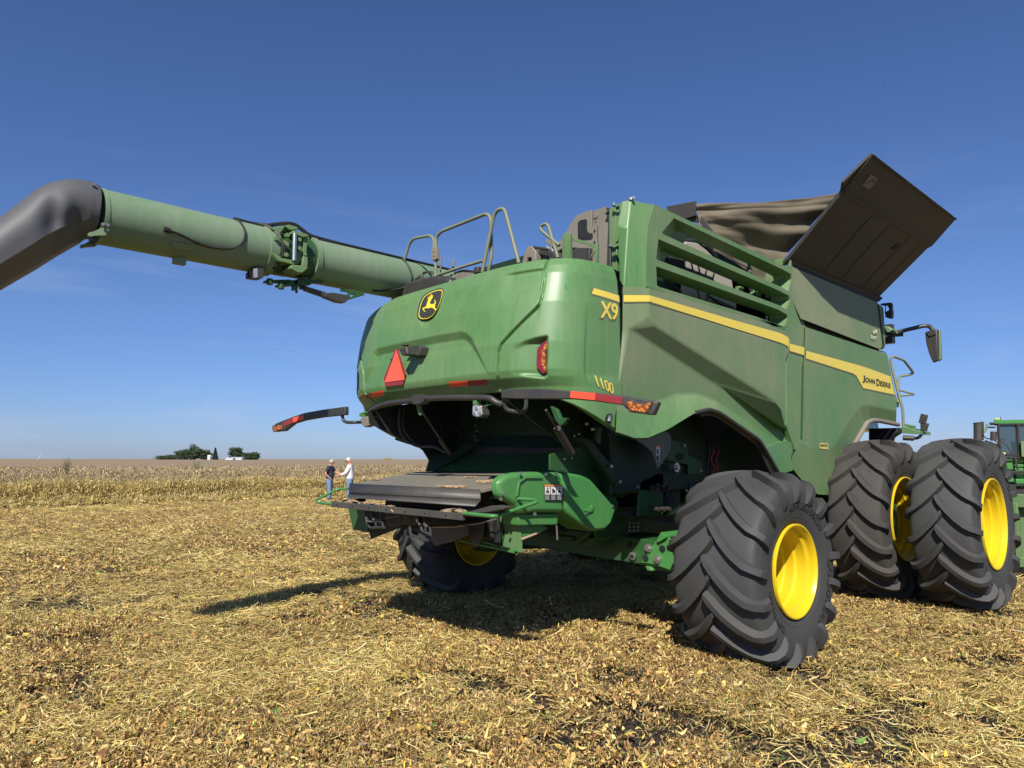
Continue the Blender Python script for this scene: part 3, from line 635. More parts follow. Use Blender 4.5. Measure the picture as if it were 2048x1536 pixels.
# cowl at the rear of the grille: corner post turning toward the back
cw = V3([((1262, 400), 1.70), ((1310, 411), SM), ((1296, 455), SM), ((1292, 538), SM), ((1298, 577), SM), ((1247, 573), 1.70), ((1250, 538), 1.70), ((1256, 455), 1.70), ((1245, 403), 1.62), ((1236, 452), 1.62), ((1240, 560), 1.62)])
sheet('corner_post', cw, [(0, 1, 2, 7), (7, 2, 3, 6), (6, 3, 4, 5), (8, 0, 7, 9), (9, 7, 6, 5, 10)], 'green_paint', G, .02, (1, -.6, 0), .015, 3, 5)
mb = MB(); q = V3([((1262, 400), 1.70), ((1310, 411), SM)]); mb.add([q[0], q[1], q[1]+Vector((-.5, .1, 0)), q[0]+Vector((-.4, .1, 0))], [(0, 1, 2, 3)]); 
q = PX(SM, c3(430, 137), c3(1690, 735)); mb.add([q[0], q[1], q[1]+Vector((-.2, 0, 0)), q[0]+Vector((-.2, 0, 0))], [(0, 1, 2, 3)]); mb.build('grille_top', 'green_mid', G)
for X_s, z_off in ((1, 1), (-1, 1)): pass
glm = mirror(gf); 
# stripe along the side, in four pieces, each a thin sheet standing proud
def strip(name, tops, bots, mat, parent, dX):
    mb = MB(); t = V3([((a, b_), X+dX) for (a, b_), X in tops]); w_ = V3([((a, b_), X+dX) for (a, b_), X in bots])
    for i in range(len(t)-1): mb.add([t[i], t[i+1], w_[i+1], w_[i]], [(0, 1, 2, 3)])
    return mb.build(name, mat, parent, 0, 60)
for nm, mt, dX, e in (('stripe_border', 'decal_grey', .004, 3.0), ('yellow_stripe', 'decal_yellow', .007, 0)):
    strip(nm, [((1247.5, 590), 1.70), ((1299, 590.5), SM)], [((1247.5, 603.5+e), 1.70), ((1299, 603+e), SM)], mt, side, dX)
    strip(nm, [((1299, 590.5), SM), (c6(800, 5), SM), (c6(1060, 78), SM), (c6(1100, 100), SM-.003), (c6(1108, 118), SM-.008)], [((1299, 603+e), SM), (c6(800, 53), SM), (c6(1060, 133+2.5*e), SM), (c6(1095, 150+2.5*e), SM-.003), (c6(1108, 168+2.5*e), SM-.008)], mt, side, dX)
    strip(nm, [(c6(1110, 138), 1.735), (c6(1204, 162), 1.735)], [(c6(1110, 180+2.5*e), 1.735), (c6(1202, 208+2.5*e), 1.735)], mt, front, dX+.003)
    strip(nm, [(c6(1206, 180), 1.76), (c6(1490, 258), 1.76), (c6(1530, 270), 1.76), (c6(1560, 279), 1.76), (c6(1700, 330), 1.76)], [(c6(1205, 224+2.5*e), 1.76), (c6(1480, 312+2.5*e), 1.76), (c6(1500, 325+2.5*e), 1.76), (c6(1540, 398+2.5*e), 1.76), (c6(1725, 437+2.5*e), 1.76)], mt, front, dX)
a, b_, c, d = V3([(c5(745, 823), 1.772), (c5(998, 886), 1.772), (c5(992, 836), 1.772), (c5(745, 768), 1.772)])
qm = quadmap(a, b_, c, d)
wd = [0.0]
def brand(s, u0_, size, big):
    return text('side_lettering', s, 'decal_grey', front, lambda u, v, w_: qm((u0_+u)/1.0, v/.72)+Vector((w_, 0, 0)), size, .0015, 1.0, .012*size)
brand('J', 0, 1.12*.99, 1); brand('OHN', .118, .80, 0) if False else None
for ch in [o for o in front.children if o.name.startswith('side_lettering')]: bpy.data.objects.remove(ch)
LW_ = (b_-a).length; LH_ = (d-a).length
ux = (b_-a)/LW_; vx = (d-a)/LH_
def letters(s, x0, x1, hgt, sink=0):
    cu_w = []
    o = text('side_lettering', s, 'emblem_black', front, lambda u, v, w_: Vector((u, v, w_)), 1, .0015/.2, 1.06, .010)
    vs = [v.co.copy() for v in o.data.vertices]; mn = min(v.x for v in vs); mx_ = max(v.x for v in vs); lo = min(v.y for v in vs); hi = max(v.y for v in vs)
    for v, q in zip(o.data.vertices, vs):
        uu = (x0+(q.x-mn)/(mx_-mn)*(x1-x0))*LW_; vv = (sink+(q.y-lo)/(hi-lo)*hgt)*LH_
        v.co = a+ux*uu+vx*vv+Vector((.0015+q.z*.2, 0, 0))
letters('J', .0, .085, 1.17, -.17); letters('OHN', .10, .43, .80); letters('D', .485, .60, 1.12, -.12); letters('EERE', .62, 1.0, .82)
# small stickers
stk = flatpoly('maker_sticker', rnd(PX(1.765, c5(360, 1380), c5(434, 1384), c5(436, 1442), c5(358, 1432)), .02, 3, True), 'sticker_yellow', front, .002)
a_, b2, c_, d_ = PX(1.768, c5(364, 1412), c5(430, 1416), c5(430, 1396), c5(364, 1392)); qs = quadmap(a_, b2, c_, d_)
text('sticker_lettering', 'MARTIN', 'decal_black', stk, lambda u, v, w_: qs(u/3.75, v/.75)+Vector((.001+w_, 0, 0)), 1, .0006, 1.0, .03)
ws = MB(); q = PX(1.79, c5(843, 365), c5(857, 367), c5(857, 400), c5(843, 398)); ws.prism(q, (.002, 0, 0)); ws.build('caution_sticker', 'sticker_yellow', tk)
ws = MB(); ws.prism(PX(1.79, c5(862, 358), c5(875, 362), c5(875, 388), c5(862, 384)), (.002, 0, 0))
for j in range(2):
    for i in range(4-j): ws.prism(PX(1.79, c5(822+14*i, 408+18*j+4*i), c5(832+14*i, 411+18*j+4*i), c5(832+14*i, 420+18*j+4*i), c5(822+14*i, 417+18*j+4*i)), (.002, 0, 0))
ws.build('caution_lettering', 'decal_white', tk)
# ------------------------------------------------------------------ marker arms with reflectors
def lerp(a, b_, t): return a+(b_-a)*t
def marker(top, bot, x0, x1, y0, y1, parts, back=.05):
    Yf = lambda px: lerp(y0, y1, (px-x0)/(x1-x0))
    mb = MB(); t = [P(px, py, y=Yf(px)) for px, py in top]; b_ = [P(px, py, y=Yf(px)) for px, py in bot]
    k = len(t); V = t+b_+[q+Vector((0, back, 0)) for q in t]+[q+Vector((0, back, 0)) for q in b_]; Fc = []
    for i in range(k-1):
        Fc += [(i, i+1, k+i+1, k+i), (2*k+i, 3*k+i, 3*k+i+1, 2*k+i+1), (i, 2*k+i, 2*k+i+1, i+1), (k+i, k+i+1, 3*k+i+1, 3*k+i)]
    Fc += [(0, k, 3*k, 2*k), (k-1, 3*k-1, 4*k-1, 2*k-1)]
    mb.add(V, Fc); arm = mb.build('marker_arm', 'black_plastic', G, .008, 30)
    for nm, mt, q, off in parts:
        if mt == 'red_reflector' or mt == 'orange_reflector': pass
        pp = [P(px, py, y=Yf(px)-off) for px, py in q]; m2 = MB(); m2.prism(pp, (0, .012, 0)); m2.build(nm, mt, arm, .002, 0)
    return arm, Yf
m4 = lambda a, b_: (960+a/3.84, 480+b_/3.84)
armR, YR = marker([m4(160, 1150), m4(320, 1140), m4(480, 1142), m4(690, 1158), m4(880, 1172), m4(1100, 1195), m4(1200, 1212), m4(1330, 1236), m4(1368, 1246)],
              [m4(160, 1217), m4(320, 1221), m4(480, 1222), m4(690, 1222), m4(880, 1238), m4(1090, 1268), m4(1150, 1320), m4(1290, 1342), m4(1325, 1344)], 1003, 1315, -2.42, -2.02,
              [('reflector_orange', 'orange_reflector', [m4(694, 1160), m4(884, 1176), m4(878, 1230), m4(692, 1213)], .006), ('reflector_red', 'red_reflector', [m4(888, 1176), m4(1090, 1207), m4(1086, 1262), m4(882, 1231)], .006),
               ('lamp_frame', 'dark_metal', [m4(1108, 1232), m4(1158, 1222), m4(1182, 1238), m4(1262, 1250), m4(1290, 1232), m4(1325, 1240), m4(1290, 1330), m4(1260, 1338), m4(1150, 1325), m4(1112, 1262)], .010),
               ('amber_lamp', 'lens_amber', [m4(1122, 1242), m4(1155, 1238), m4(1180, 1254), m4(1265, 1266), m4(1290, 1250), m4(1312, 1250), m4(1280, 1318), m4(1256, 1324), m4(1155, 1310), m4(1124, 1262)], .018)])
l6 = lambda a, b_: (560+a/3.657, 780+b_/3.657)
armL, YL = marker([(543, 853), (553, 846), l6(90, 196), l6(175, 168), l6(300, 145), l6(475, 121)], [(546, 864), (568, 862), l6(98, 245), l6(175, 222), l6(300, 200), l6(475, 182)], 543, 690, -2.45, -2.25,
              [('reflector_orange', 'orange_reflector', [l6(92, 204), l6(172, 182), l6(172, 215), l6(96, 238)], .006), ('reflector_red', 'red_reflector', [l6(22, 238), l6(88, 206), l6(92, 240), l6(30, 268)], .006), ('amber_lamp', 'lens_amber', [(545, 854), (562, 849), (563, 858), (549, 863)], .01)])
mb = MB(); q = [P(l6(455, 180)[0], l6(455, 180)[1], y=-2.22), P(*l6(462, 225), y=-2.22), P(*l6(490, 238), y=-2.2), P(*l6(560, 236), y=-2.15), P(*l6(610, 236), y=-1.9)]
mb.tube(rnd(q, .05), .018, 10); mb.build('arm_bracket', 'black_plastic', armL)
mb = MB(); q = [P(*m4(185, 1215), y=-2.38), P(*m4(190, 1280), y=-2.36), P(*m4(215, 1310), y=-2.34), P(*m4(325, 1325), y=-2.25), P(*m4(352, 1290), y=-2.1), P(*m4(355, 1235), y=-2.0)]
mb.tube(rnd(q, .05), .018, 10); mb.build('arm_bracket', 'black_plastic', armR)
# grab bar that follows the hood edge
mb = MB(); q = [P(*q5(262, 1340), y=-2.05), P(*q5(320, 1305), y=-2.14), P(*q5(450, 1262), y=-2.2), P(*q5(680, 1235), y=-2.22), P(*q5(830, 1215), y=-2.22), P(*q5(1050, 1205), y=-2.22), P(*q5(1350, 1205), y=-2.22), P(*q5(1480, 1212), y=-2.22), P(*q5(1545, 1250), y=-2.2), P(*q5(1610, 1275), y=-2.16)]
mb.tube(spl(q, 5), .028, 12); mb.prism(PY(-2.26, q5(680, 1180), q5(780, 1168), q5(825, 1200), q5(800, 1245), q5(770, 1270), q5(690, 1275)), (0, .08, 0)); mb.build('grab_bar', 'black_plastic', G, .006)
# work lamps under the hood
def worklamp(pts, led, arm, Y, bolt_):
    mb = MB(); mb.prism(PY(Y, *pts), (0, .085, 0)); o = mb.build('work_lamp', 'brown_metal' if not led else 'dark_metal', G, .008)
    if led:
        a = MB(); cen = sum((Vector((*p_, 0)) for p_ in pts), Vector())/len(pts); a.prism(PY(Y-.008, *[tuple((cen+(Vector((*p_, 0))-cen)*.86)[:2]) for p_ in pts]), (0, .008, 0)); a.build('lamp_glass', 'lens_clear', o, .003)
        a = MB()
        for p_ in led:
            c = P(*p_, y=Y-.008); a.tube([c, c+Vector((0, -.006, 0))], .017, 16)
        build_each(a, 'led_lens', 'steel', o)
    a = MB(); a.tube([P(*p_, y=Y+.05) for p_ in arm], .008, 8); a.box(P(*bolt_, y=Y+.04), (.05, .05, .04)); a.build('lamp_bracket', 'green_clean', o)
worklamp([q5(1300, 1285), q5(1330, 1270), q5(1395, 1282), q5(1412, 1380), q5(1390, 1408), q5(1325, 1405), q5(1298, 1385)], [q5(1350, 1315), q5(1328, 1370), q5(1385, 1368)], [q5(1350, 1250), q5(1380, 1218), q5(1465, 1230), q5(1440, 1290), q5(1500, 1272)], -2.25, q5(1352, 1255))
worklamp([q5(152, 1425), q5(180, 1400), q5(235, 1395), q5(258, 1480), q5(200, 1508), q5(175, 1490)], [], [q5(180, 1385), q5(185, 1355), q5(275, 1360), q5(262, 1405), q5(320, 1400)], -2.1, q5(180, 1380))
# ------------------------------------------------------------------ light-blocking core, interior coloured dark for its shade, chassis
mb = MB(); mb.box((0, 2.1, 2.7), (2.5, 6.0, 2.5)); mb.box((0, 1.1, 4.0), (2.3, 3.4, .3)); mb.box((0, 4.9, 3.3), (3.2, .5, 1.6)); mb.build('light_block_core', 'green_shadowed', G, .02)  # boxes added inside the body to block light
mb = MB()
for X in (-.72, .72): mb.box((X, 1.7, 1.12), (.16, 4.6, .32))
mb.box((0, 3.5, 1.0), (4.4, .42, .42)); mb.box((0, 1.6, 1.05), (1.4, 3.2, .4)); mb.build('chassis', 'green_half_shade', G, .015)
mb = MB()
for s in (1,): mb.prism([Vector((s*1.0, y, z)) for y, z in ((-1.9, 2.3), (-2.05, 2.3), (-1.2, 1.85), (-.95, 1.55), (-.2, 1.5), (-.2, 3.3), (-1.9, 3.2))], (s*.02, 0, 0))
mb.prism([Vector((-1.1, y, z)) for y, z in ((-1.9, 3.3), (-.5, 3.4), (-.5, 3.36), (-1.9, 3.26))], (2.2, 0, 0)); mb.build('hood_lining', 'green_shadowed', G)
l6v = lambda Y, *q: [P(*l6(*p_), y=Y) for p_ in q]
mb = MB(); mb.add([P(985, 836, y=-.75), P(1170, 836, y=-.75), P(1132, 897, y=-1.0), P(956, 895, y=-1.0)], [(0, 1, 2, 3)]); mb.build('discharge_panel', 'green_shadowed', G)
mb = MB(); mb.add([P(956, 894, y=-1.0), P(1132, 896, y=-1.0), P(1124, 908, y=-1.04), P(936, 908, y=-1.04)], [(0, 1, 2, 3)]); mb.build('discharge_lip', 'rubber_brown', G)
mb = MB(); mb.add([P(936, 907, y=-1.05), P(1126, 907, y=-1.05), P(1122, 945, y=-1.3), P(858, 942, y=-1.36)], [(0, 1, 2, 3)]); mb.build('discharge_slide', 'green_half_shade', G)
mb = MB(); mb.prism([P(851, 942, y=-1.4), P(863, 902, y=-1.25), P(896, 911, y=-1.2), P(925, 890, y=-1.15), P(960, 885, y=-1.1), P(900, 925, y=-1.25), P(864, 943, y=-1.38)], (0, .02, 0)); mb.build('cheek_plate', 'green_shadowed', G)
mb = MB(); mb.prism(PX(-1.1, (735, 822), (738, 846), (741, 849), (833, 892), (845, 901), (858, 922), (851, 943), (900, 943), (1000, 900), (1000, 800), (860, 800)), (.02, 0, 0)); mb.build('inner_side_wall', 'interior_black', G)
mb = MB(); mb.box((0, -1.55, 1.28), (1.7, 1.0, .42)); mb.build('chopper_body', 'interior_black', G, .02)
# gas struts
def strut(a, b_, mid, Ya, Yb, r=.022):
    A = P(*a, y=Ya); B = P(*b_, y=Yb); M = A+(B-A)*mid; mb = MB(); mb.tube([A, M], .011, 10); mb.tube([M, B], r, 12); mb.build('gas_strut', 'dark_metal', G)
strut(l6(1005, 105), l6(1240, 460), .7, -2.1, -1.5, .026); strut((1092, 820), (1143, 906), .42, -2.0, -1.5, .034)
mb = MB(); mb.prism(PY(-2.0, (1100, 812), (1112, 818), (1120, 836), (1134, 836), (1128, 846), (1120, 852), (1110, 840)), (0, .04, 0)); mb.build('latch_bracket', 'green_half_shade', G, .004)
mb = MB(); mb.prism(PY(-2.0, l6(995, 110), l6(1035, 118), l6(1030, 190), l6(1008, 170)), (0, .01, 0)); mb.build('hinge_tab', 'green_mid', G)
# hoses hanging inside
mb = MB()
for dx, Y in ((0, -1.8), (7, -1.75)):
    mb.tube(spl([P(800+dx, 815, y=Y), P(798+dx, 850, y=Y), P(808+dx*1.5, 876, y=Y+.1), P(835+dx, 892, y=Y+.2), P(866+dx, 893, y=Y+.25), P(892, 905, y=Y+.3)], 6), .018, 8)
build_each(mb, 'hydraulic_hose', 'hose', G)
mb = MB()
for a, b_ in ((1445, 210), (1432, 262), (1441, 300), (1424, 342), (1436, 366), (1290, 300), (1180, 270)):
    c = P(*l6(a, b_), y=-1.3); mb.bolt(c, (0, -1, 0), .006, .008)
for px, py in ((1148, 872), (1157, 868), (1128, 918), (1142, 916), (1122, 936)): mb.bolt(P(px, py, x=1.14), (1, 0, 0), .01, .012)
build_each(mb, 'bolt', 'steel', G)
# right cheek and leaning braces, seen between hood and axle
kq = lambda a, b_: (1100+a/4.8, 840+b_/4.8)
mb = MB(); mb.prism(PX(1.1, kq(0, 330), kq(160, 280), kq(270, 255), kq(390, 270), kq(660, 800), kq(640, 870), kq(560, 900), kq(240, 510), kq(100, 500), kq(0, 480)), (-.02, 0, 0)); mb.build('cheek_plate', 'green_half_shade', G, .004)
mb = MB(); mb.prism(PX(1.3, kq(300, 170), kq(390, 180), kq(700, 560), kq(720, 640), kq(640, 640)), (-.1, 0, 0)); mb.build('brace', 'green_shadowed', G, .01)
mb = MB(); mb.prism(PX(1.3, kq(455, 70), kq(500, 70), kq(485, 230), kq(450, 215)), (-.03, 0, 0)); mb.tube([P(*kq(560, 120), x=1.35), P(*kq(655, 440), x=1.3)], .004, 6); mb.build('hanger_strap', 'green_half_shade', G, .004)
mb = MB(); mb.prism(PX(1.15, kq(655, 560), kq(700, 490), kq(850, 470), kq(895, 510), kq(870, 640), kq(690, 750), kq(650, 700)), (-.15, 0, 0)); mb.build('gearbox_bracket', 'green_shadowed', G, .015)
mb = MB(); mb.prism(PX(1.45, kq(820, 185), kq(960, 120), kq(1080, 100), kq(1140, 120), kq(1165, 170), kq(1162, 270), kq(1140, 330), kq(1040, 470), kq(985, 310), kq(920, 250)), (-.015, 0, 0)); sp_ = mb.build('shield_plate', 'decal_grey', G, .004)
mb = MB(); mb.prism(PX(1.455, kq(1015, 262), kq(1055, 262), kq(1052, 395), kq(1015, 395)), (.002, 0, 0)); mb.build('warning_decal', 'decal_white', sp_)
mb = MB(); mb.prism(PX(1.459, kq(1015, 246), kq(1056, 246), kq(1056, 264), kq(1015, 264)), (.002, 0, 0)); mb.build('warning_header', 'decal_orange', sp_)
mb = MB(); mb.prism(PX(1.459, kq(1024, 275), kq(1045, 290), kq(1038, 310), kq(1047, 330), kq(1026, 322)), (.002, 0, 0))
for j in range(4): mb.prism(PX(1.459, kq(1020+8*j, 340), kq(1024+8*j, 340), kq(1024+8*j, 390), kq(1020+8*j, 390)), (.002, 0, 0))
mb.build('warning_picture', 'decal_black', sp_)
mb = MB(); mb.prism(PX(1.30, kq(1165, 185), kq(1325, 230), kq(1330, 430), kq(1115, 385), kq(1160, 290)), (-.02, 0, 0)); mb.prism(PX(1.3, kq(1330, 340), kq(1460, 400), kq(1460, 520), kq(1330, 520)), (-.02, 0, 0)); mb.build('mount_plate', 'green_half_shade', G, .004)
mb = MB(); mb.prism(PX(1.305, *[(kq(1250+38*math.cos(t), 350+38*math.sin(t))) for t in np.linspace(0, 2*math.pi, 12, endpoint=False)]), (.004, 0, 0)); mb.build('plate_slot', 'interior_black', G)
mb = MB(); mb.prism(PX(1.25, kq(870, 595), kq(1030, 510), kq(1090, 520), kq(1085, 905), kq(850, 925), kq(848, 880)), (-.03, 0, 0)); mp2 = mb.build('manifold_plate', 'green_half_shade', G, .006)
mb = MB()
for a, b_ in ((970, 655), (1025, 635), (1082, 655), (970, 850), (1030, 850), (1085, 850)):
    c = P(*kq(a, b_), x=1.25); mb.tube([c, c+Vector((.09, 0, 0))], .022, 12); mb.tube([c, c+Vector((.02, 0, 0))], .034, 12)
build_each(mb, 'coupling', 'dark_metal', mp2)
mb = MB()
for k in range(8):
    pts_ = [(1100+15*k, 330-20*k), (1090+20*k, 480+12*k), (1130+18*k, 640-14*k), (1090+14*k, 800+9*k)]
    mb.tube(spl([P(*kq(*p_), x=1.2-.03*(k % 3)) for p_ in pts_], 5), .012, 7)
for k in range(4): mb.tube(spl([P(*kq(640+40*k, 900+10*k), x=1.1), P(*kq(860, 860+25*k), x=1.15), P(*kq(1100, 930+20*k), x=1.1), P(*kq(1260, 940+15*k), x=1.1)], 5), .012, 7)
build_each(mb, 'hydraulic_hose', 'hose', G)
mb = MB()
for k in range(3): mb.tube(spl([P(*c6(560+20*k, 560), x=1.3), P(*c6(575+25*k, 630+12*k), x=1.28), P(*c6(640+15*k, 720), x=1.28), P(*c6(625+22*k, 900), x=1.25)], 5), .014, 7)
build_each(mb, 'hydraulic_hose', 'hose', G)
mb = MB()
for k in range(2): mb.tube(spl([P(*c6(668+30*k, 760), x=1.3), P(*c6(650+30*k, 820), x=1.3), P(*c6(668+18*k, 870), x=1.3), P(*c6(645+28*k, 910), x=1.3)], 5), .012, 7)
build_each(mb, 'red_hydraulic_hose', 'red_hose', G)
mb = MB(); mb.box(P(1395, 985, x=1.2), (.15, .5, .22)); mb.box(P(1340, 1000, x=1.15), (.1, .25, .3)); mb.box(P(1430, 930, x=1.15), (.1, .5, .4))
for k in range(9): mb.bolt(P(1365+7*k, 978+4*(k % 3), x=1.28), (1, 0, 0), .016, .02)
mb.build('valve_block', 'green_shadowed', G, .01)
mb = MB(); c = P(*kq(1180, 455), x=1.31); mb.tube([c, c+Vector((.05, 0, 0))], .05, 16); mb.tube([c, c+Vector((.07, 0, 0))], .025, 12)
for a, b_ in ((1280, 245), (1440, 485), (665, 590), (835, 642), (580, 445), (348, 37), (403, 88)): mb.bolt(P(*kq(a, b_), x=1.32), (1, 0, 0), .016, .018)
for k in range(9): mb.bolt(P(*kq(760+40*(k % 3), 990+35*(k//3)), x=1.02), (1, 0, 0), .012, .012)
build_each(mb, 'bolt', 'steel', G)
# ------------------------------------------------------------------ residue deck
dk = [P(700.5, 967.5, y=-2.3), P(961, 979.5, y=-2.3), P(1120, 941, y=-1.25), P(834, 943.5, y=-1.3)]
dk[2].x = dk[1].x+.03
mb = MB(); mb.prism(dk, (0, 0, -.03)); 
sk1 = [P(698.5, 986, y=-2.36), P(962, 999.5, y=-2.36)]; sk2 = [P(694, 994, y=-2.46), P(950, 1012, y=-2.46)]
deck = mb.build('residue_deck', 'deck_dusty', G, .004, 20)
mb = MB(); mb.add([dk[0]+Vector((0, -.003, 0)), dk[1]+Vector((0, -.003, 0)), sk1[1], sk1[0]], [(0, 1, 2, 3)]); mb.add([sk1[0], sk1[1], sk2[1], sk2[0]], [(0, 1, 2, 3)]); skt = mb.build('deck_skirt', 'deck_black', deck, 0, 15); skt.modifiers.new('s', 'SOLIDIFY').thickness = .008
def crumbs(name, region, n_, X0, X1, Yf, z_fn, parent, r=.006):
    V = []; Fc = []
    for i in range(n_):
        u, v = region(); c = Vector((u, v, z_fn(u, v)))
        e = [Vector((random.uniform(-1, 1), random.uniform(-1, 1), random.uniform(.1, 1.0)))*r*random.uniform(.6, 1.6) for _ in range(4)]
        k = len(V); V += [c+q for q in e]; Fc += [(k, k+1, k+2), (k, k+2, k+3), (k, k+1, k+3)]
    o = mesh_obj(name, V, Fc, 'chaff', parent); o['kind'] = 'stuff'; return o
def blob(cx, cy, ax, ay):
    def f():
        t = random.uniform(0, 6.283); r = random.random()**.5*(1+.25*math.sin(3*t+cx*9)+.15*math.sin(7*t)); return cx+ax*r*math.cos(t), cy+ay*r*math.sin(t)
    return f
def dz(u, v): t = (v+2.3)/1.0; return lerp(dk[0].z*.5+dk[1].z*.5, dk[3].z*.5+dk[2].z*.5, min(1, max(0, t)))+.004
for px_c, py_c, ax, ay, n_ in ((905, 973, .19, .035, 700), (972, 972, .13, .06, 800), (990, 965, .16, .05, 900), (1000, 955, .12, .05, 500), (940, 968, .10, .012, 120), (745, 963, .14, .03, 300)):
    pc_ = P(px_c, py_c, z=1.53); cx, cy = pc_.x, pc_.y
    crumbs('chaff_heap', blob(cx, cy, ax, ay), n_, 0, 0, 0, dz, deck, .010)
# tray behind the deck
yq = lambda a, b_: (680+a/4.876, 930+b_/4.876)
tf = [P(662, 1003, y=-2.6), P(925, 1027, y=-2.6)]
mb = MB(); mb.prism([tf[0], tf[1], tf[1]+Vector((0, 0, -.055)), tf[0]+Vector((0, 0, -.055))], (0, .03, 0))
z_ = tf[0].z; mb.prism([tf[0]+Vector((0, .02, -.02)), tf[1]+Vector((0, .02, -.02)), Vector((tf[1].x+.12, -2.25, tf[1].z-.02)), Vector((tf[0].x-.05, -2.25, z_-.02))], (0, 0, -.012))
mb.prism(PY(-2.6, yq(1190, 470), yq(1480, 395), yq(1610, 415), yq(1590, 430), yq(1400, 465)), (0, .12, .0))
for X in (tf[0].x+.14, tf[1].x-.22): mb.box((X, -2.42, z_+.0), (.012, .34, .05), Matrix.Rotation(.3, 3, 'Z'))
tray = mb.build('rear_tray', 'deck_black', G, .003, 20)
mb = MB()
for k in range(7): c = tf[0]+(tf[1]-tf[0])*(.06+.14*k)+Vector((0, 0, -.028)); mb.bolt(c, (0, -1, 0), .008, .006)
build_each(mb, 'bolt', 'interior_black', tray)
for cx, cy, ax, ay, n_, b_h in ((tf[1].x-.22, -2.5, .17, .075, 1500, .03), (tf[0].x+.16, -2.47, .12, .09, 1000, .03), (tf[0].x+.5, -2.45, .2, .03, 500, .02), (tf[0].x+.9, -2.48, .06, .02, 120, .01)):
    def zf(u, v, cx=cx, cy=cy, ax=ax, ay=ay, b_h=b_h): return lerp(tf[0].z, tf[1].z, (u-tf[0].x)/(tf[1].x-tf[0].x))-.018+b_h*max(0, 1-((u-cx)/ax)**2*.7-((v-cy)/ay)**2*.7)
    crumbs('chaff_heap', blob(cx, cy, ax, ay), n_, 0, 0, 0, zf, tray, .009)
mb = MB(); q = [P(697, 977, y=-2.2), P(676, 978, y=-2.25), P(632, 1000, y=-2.5), P(634, 1005, y=-2.58), P(664, 1008, y=-2.6)]; mb.tube(rnd(q, .05), .0135, 12); mb.build('guard_rail', 'green_clean', G)
mb = MB(); q = [P(*yq(1480, 312), y=-2.05), P(*yq(1560, 318), y=-2.08), P(*yq(1905, 340), y=-2.1), P(*yq(1925, 360), y=-2.14), P(*yq(1540, 495), y=-2.55), P(*yq(1480, 500), y=-2.6), P(*yq(1205, 470), y=-2.6)]; mb.tube(rnd(q, .04), .0155, 12); mb.build('guard_rail', 'green_clean', G)
# brackets, vanes and flaps below the tray
def pl_(name, mat, Y, pts, th=.012, parent=None, bevel=.002):
    mb = MB(); mb.prism([P(*yq(*p_), y=Y) for p_ in pts], (0, th, 0)); return mb.build(name, mat, parent or G, bevel)
pl_('chopper_shroud', 'interior_black', -2.15, [(80, 400), (1180, 480), (1190, 560), (880, 570), (640, 600), (300, 600), (110, 560)], .3)
pl_('side_flap', 'green_half_shade', -2.2, [(75, 400), (125, 635), (205, 640), (210, 655), (275, 658), (260, 430)])
pl_('side_flap', 'green_shadowed', -2.1, [(270, 600), (300, 722), (318, 716), (575, 615), (560, 590)])
pl_('deflector', 'black_plastic', -2.35, [(440, 500), (480, 470), (590, 440), (600, 560), (560, 600), (470, 600)])
pl_('deflector', 'black_plastic', -2.2, [(590, 420), (760, 440), (800, 560), (700, 590), (610, 580)])
pl_('deflector', 'deck_black', -2.25, [(870, 600), (1240, 590), (1250, 680), (1100, 745), (930, 790), (885, 740)])
pl_('deflector', 'deck_black', -2.1, [(1210, 590), (1400, 560), (1390, 700), (1310, 810), (1290, 760)])
pl_('deflector', 'interior_black', -2.0, [(880, 480), (1540, 510), (1560, 700), (1560, 800), (1380, 740), (900, 620)])
pl_('deflector', 'black_plastic', -1.95, [(180, 430), (900, 480), (880, 600), (200, 560)])
mb = MB()
for pts_ in ([(245, 450), (262, 560), (290, 612), (440, 608)], [(395, 425), (420, 600)], [(258, 552), (420, 552)], [(348, 555), (352, 610)], [(760, 480), (770, 540), (800, 640), (880, 680)], [(735, 470), (760, 560), (880, 600), (885, 690)], [(820, 500), (840, 640)], [(680, 600), (690, 680), (780, 715)], [(790, 725), (860, 735)]):
    mb.tube(rnd([P(*yq(*p_), y=-2.5) for p_ in pts_], .02), .012, 8)
mb.prism([P(*yq(*p_), y=-2.48) for p_ in ((245, 450), (300, 450), (330, 520), (420, 530), (430, 560), (270, 560))], (0, .012, 0)); mb.prism([P(*yq(*p_), y=-2.48) for p_ in ((735, 460), (770, 480), (800, 560), (880, 590), (890, 690), (850, 690), (840, 620), (760, 580))], (0, .012, 0))
build_each(mb, 'hinge_bracket', 'black_plastic', G, 0)
mb = MB()
for a, b_ in ((273, 515), (278, 545), (342, 525), (765, 540), (840, 572), (788, 570), (855, 590)): mb.bolt(P(*yq(a, b_), y=-2.51), (0, -1, 0), .014, .02)
mb.tube([P(*yq(870, 608), y=-2.3), P(*yq(1100, 605), y=-2.28), P(*yq(1350, 570), y=-2.2), P(*yq(1530, 525), y=-2.1)], .006, 6); build_each(mb, 'steel_rod', 'steel', G)
mb = MB(); mb.tube(spl([P(*yq(440, 470), y=-2.56), P(*yq(470, 465), y=-2.58), P(*yq(495, 440), y=-2.6), P(*yq(520, 460), y=-2.6), P(*yq(500, 430), y=-2.6)], 4), .003, 5); mb.tube([P(*yq(430, 520), y=-2.37), P(*yq(570, 503), y=-2.37)], .003, 5); mb.build('straw_wisp', 'chaff', G)
pl_('rear_flap', 'green_mid', -1.95, [(1540, 500), (1620, 430), (1730, 400), (1780, 855), (1700, 840), (1585, 800), (1610, 650)], .01)
pl_('flap_edge', 'green_half_shade', -1.93, [(1520, 480), (1600, 480), (1600, 660), (1575, 800), (1565, 700)], .01)
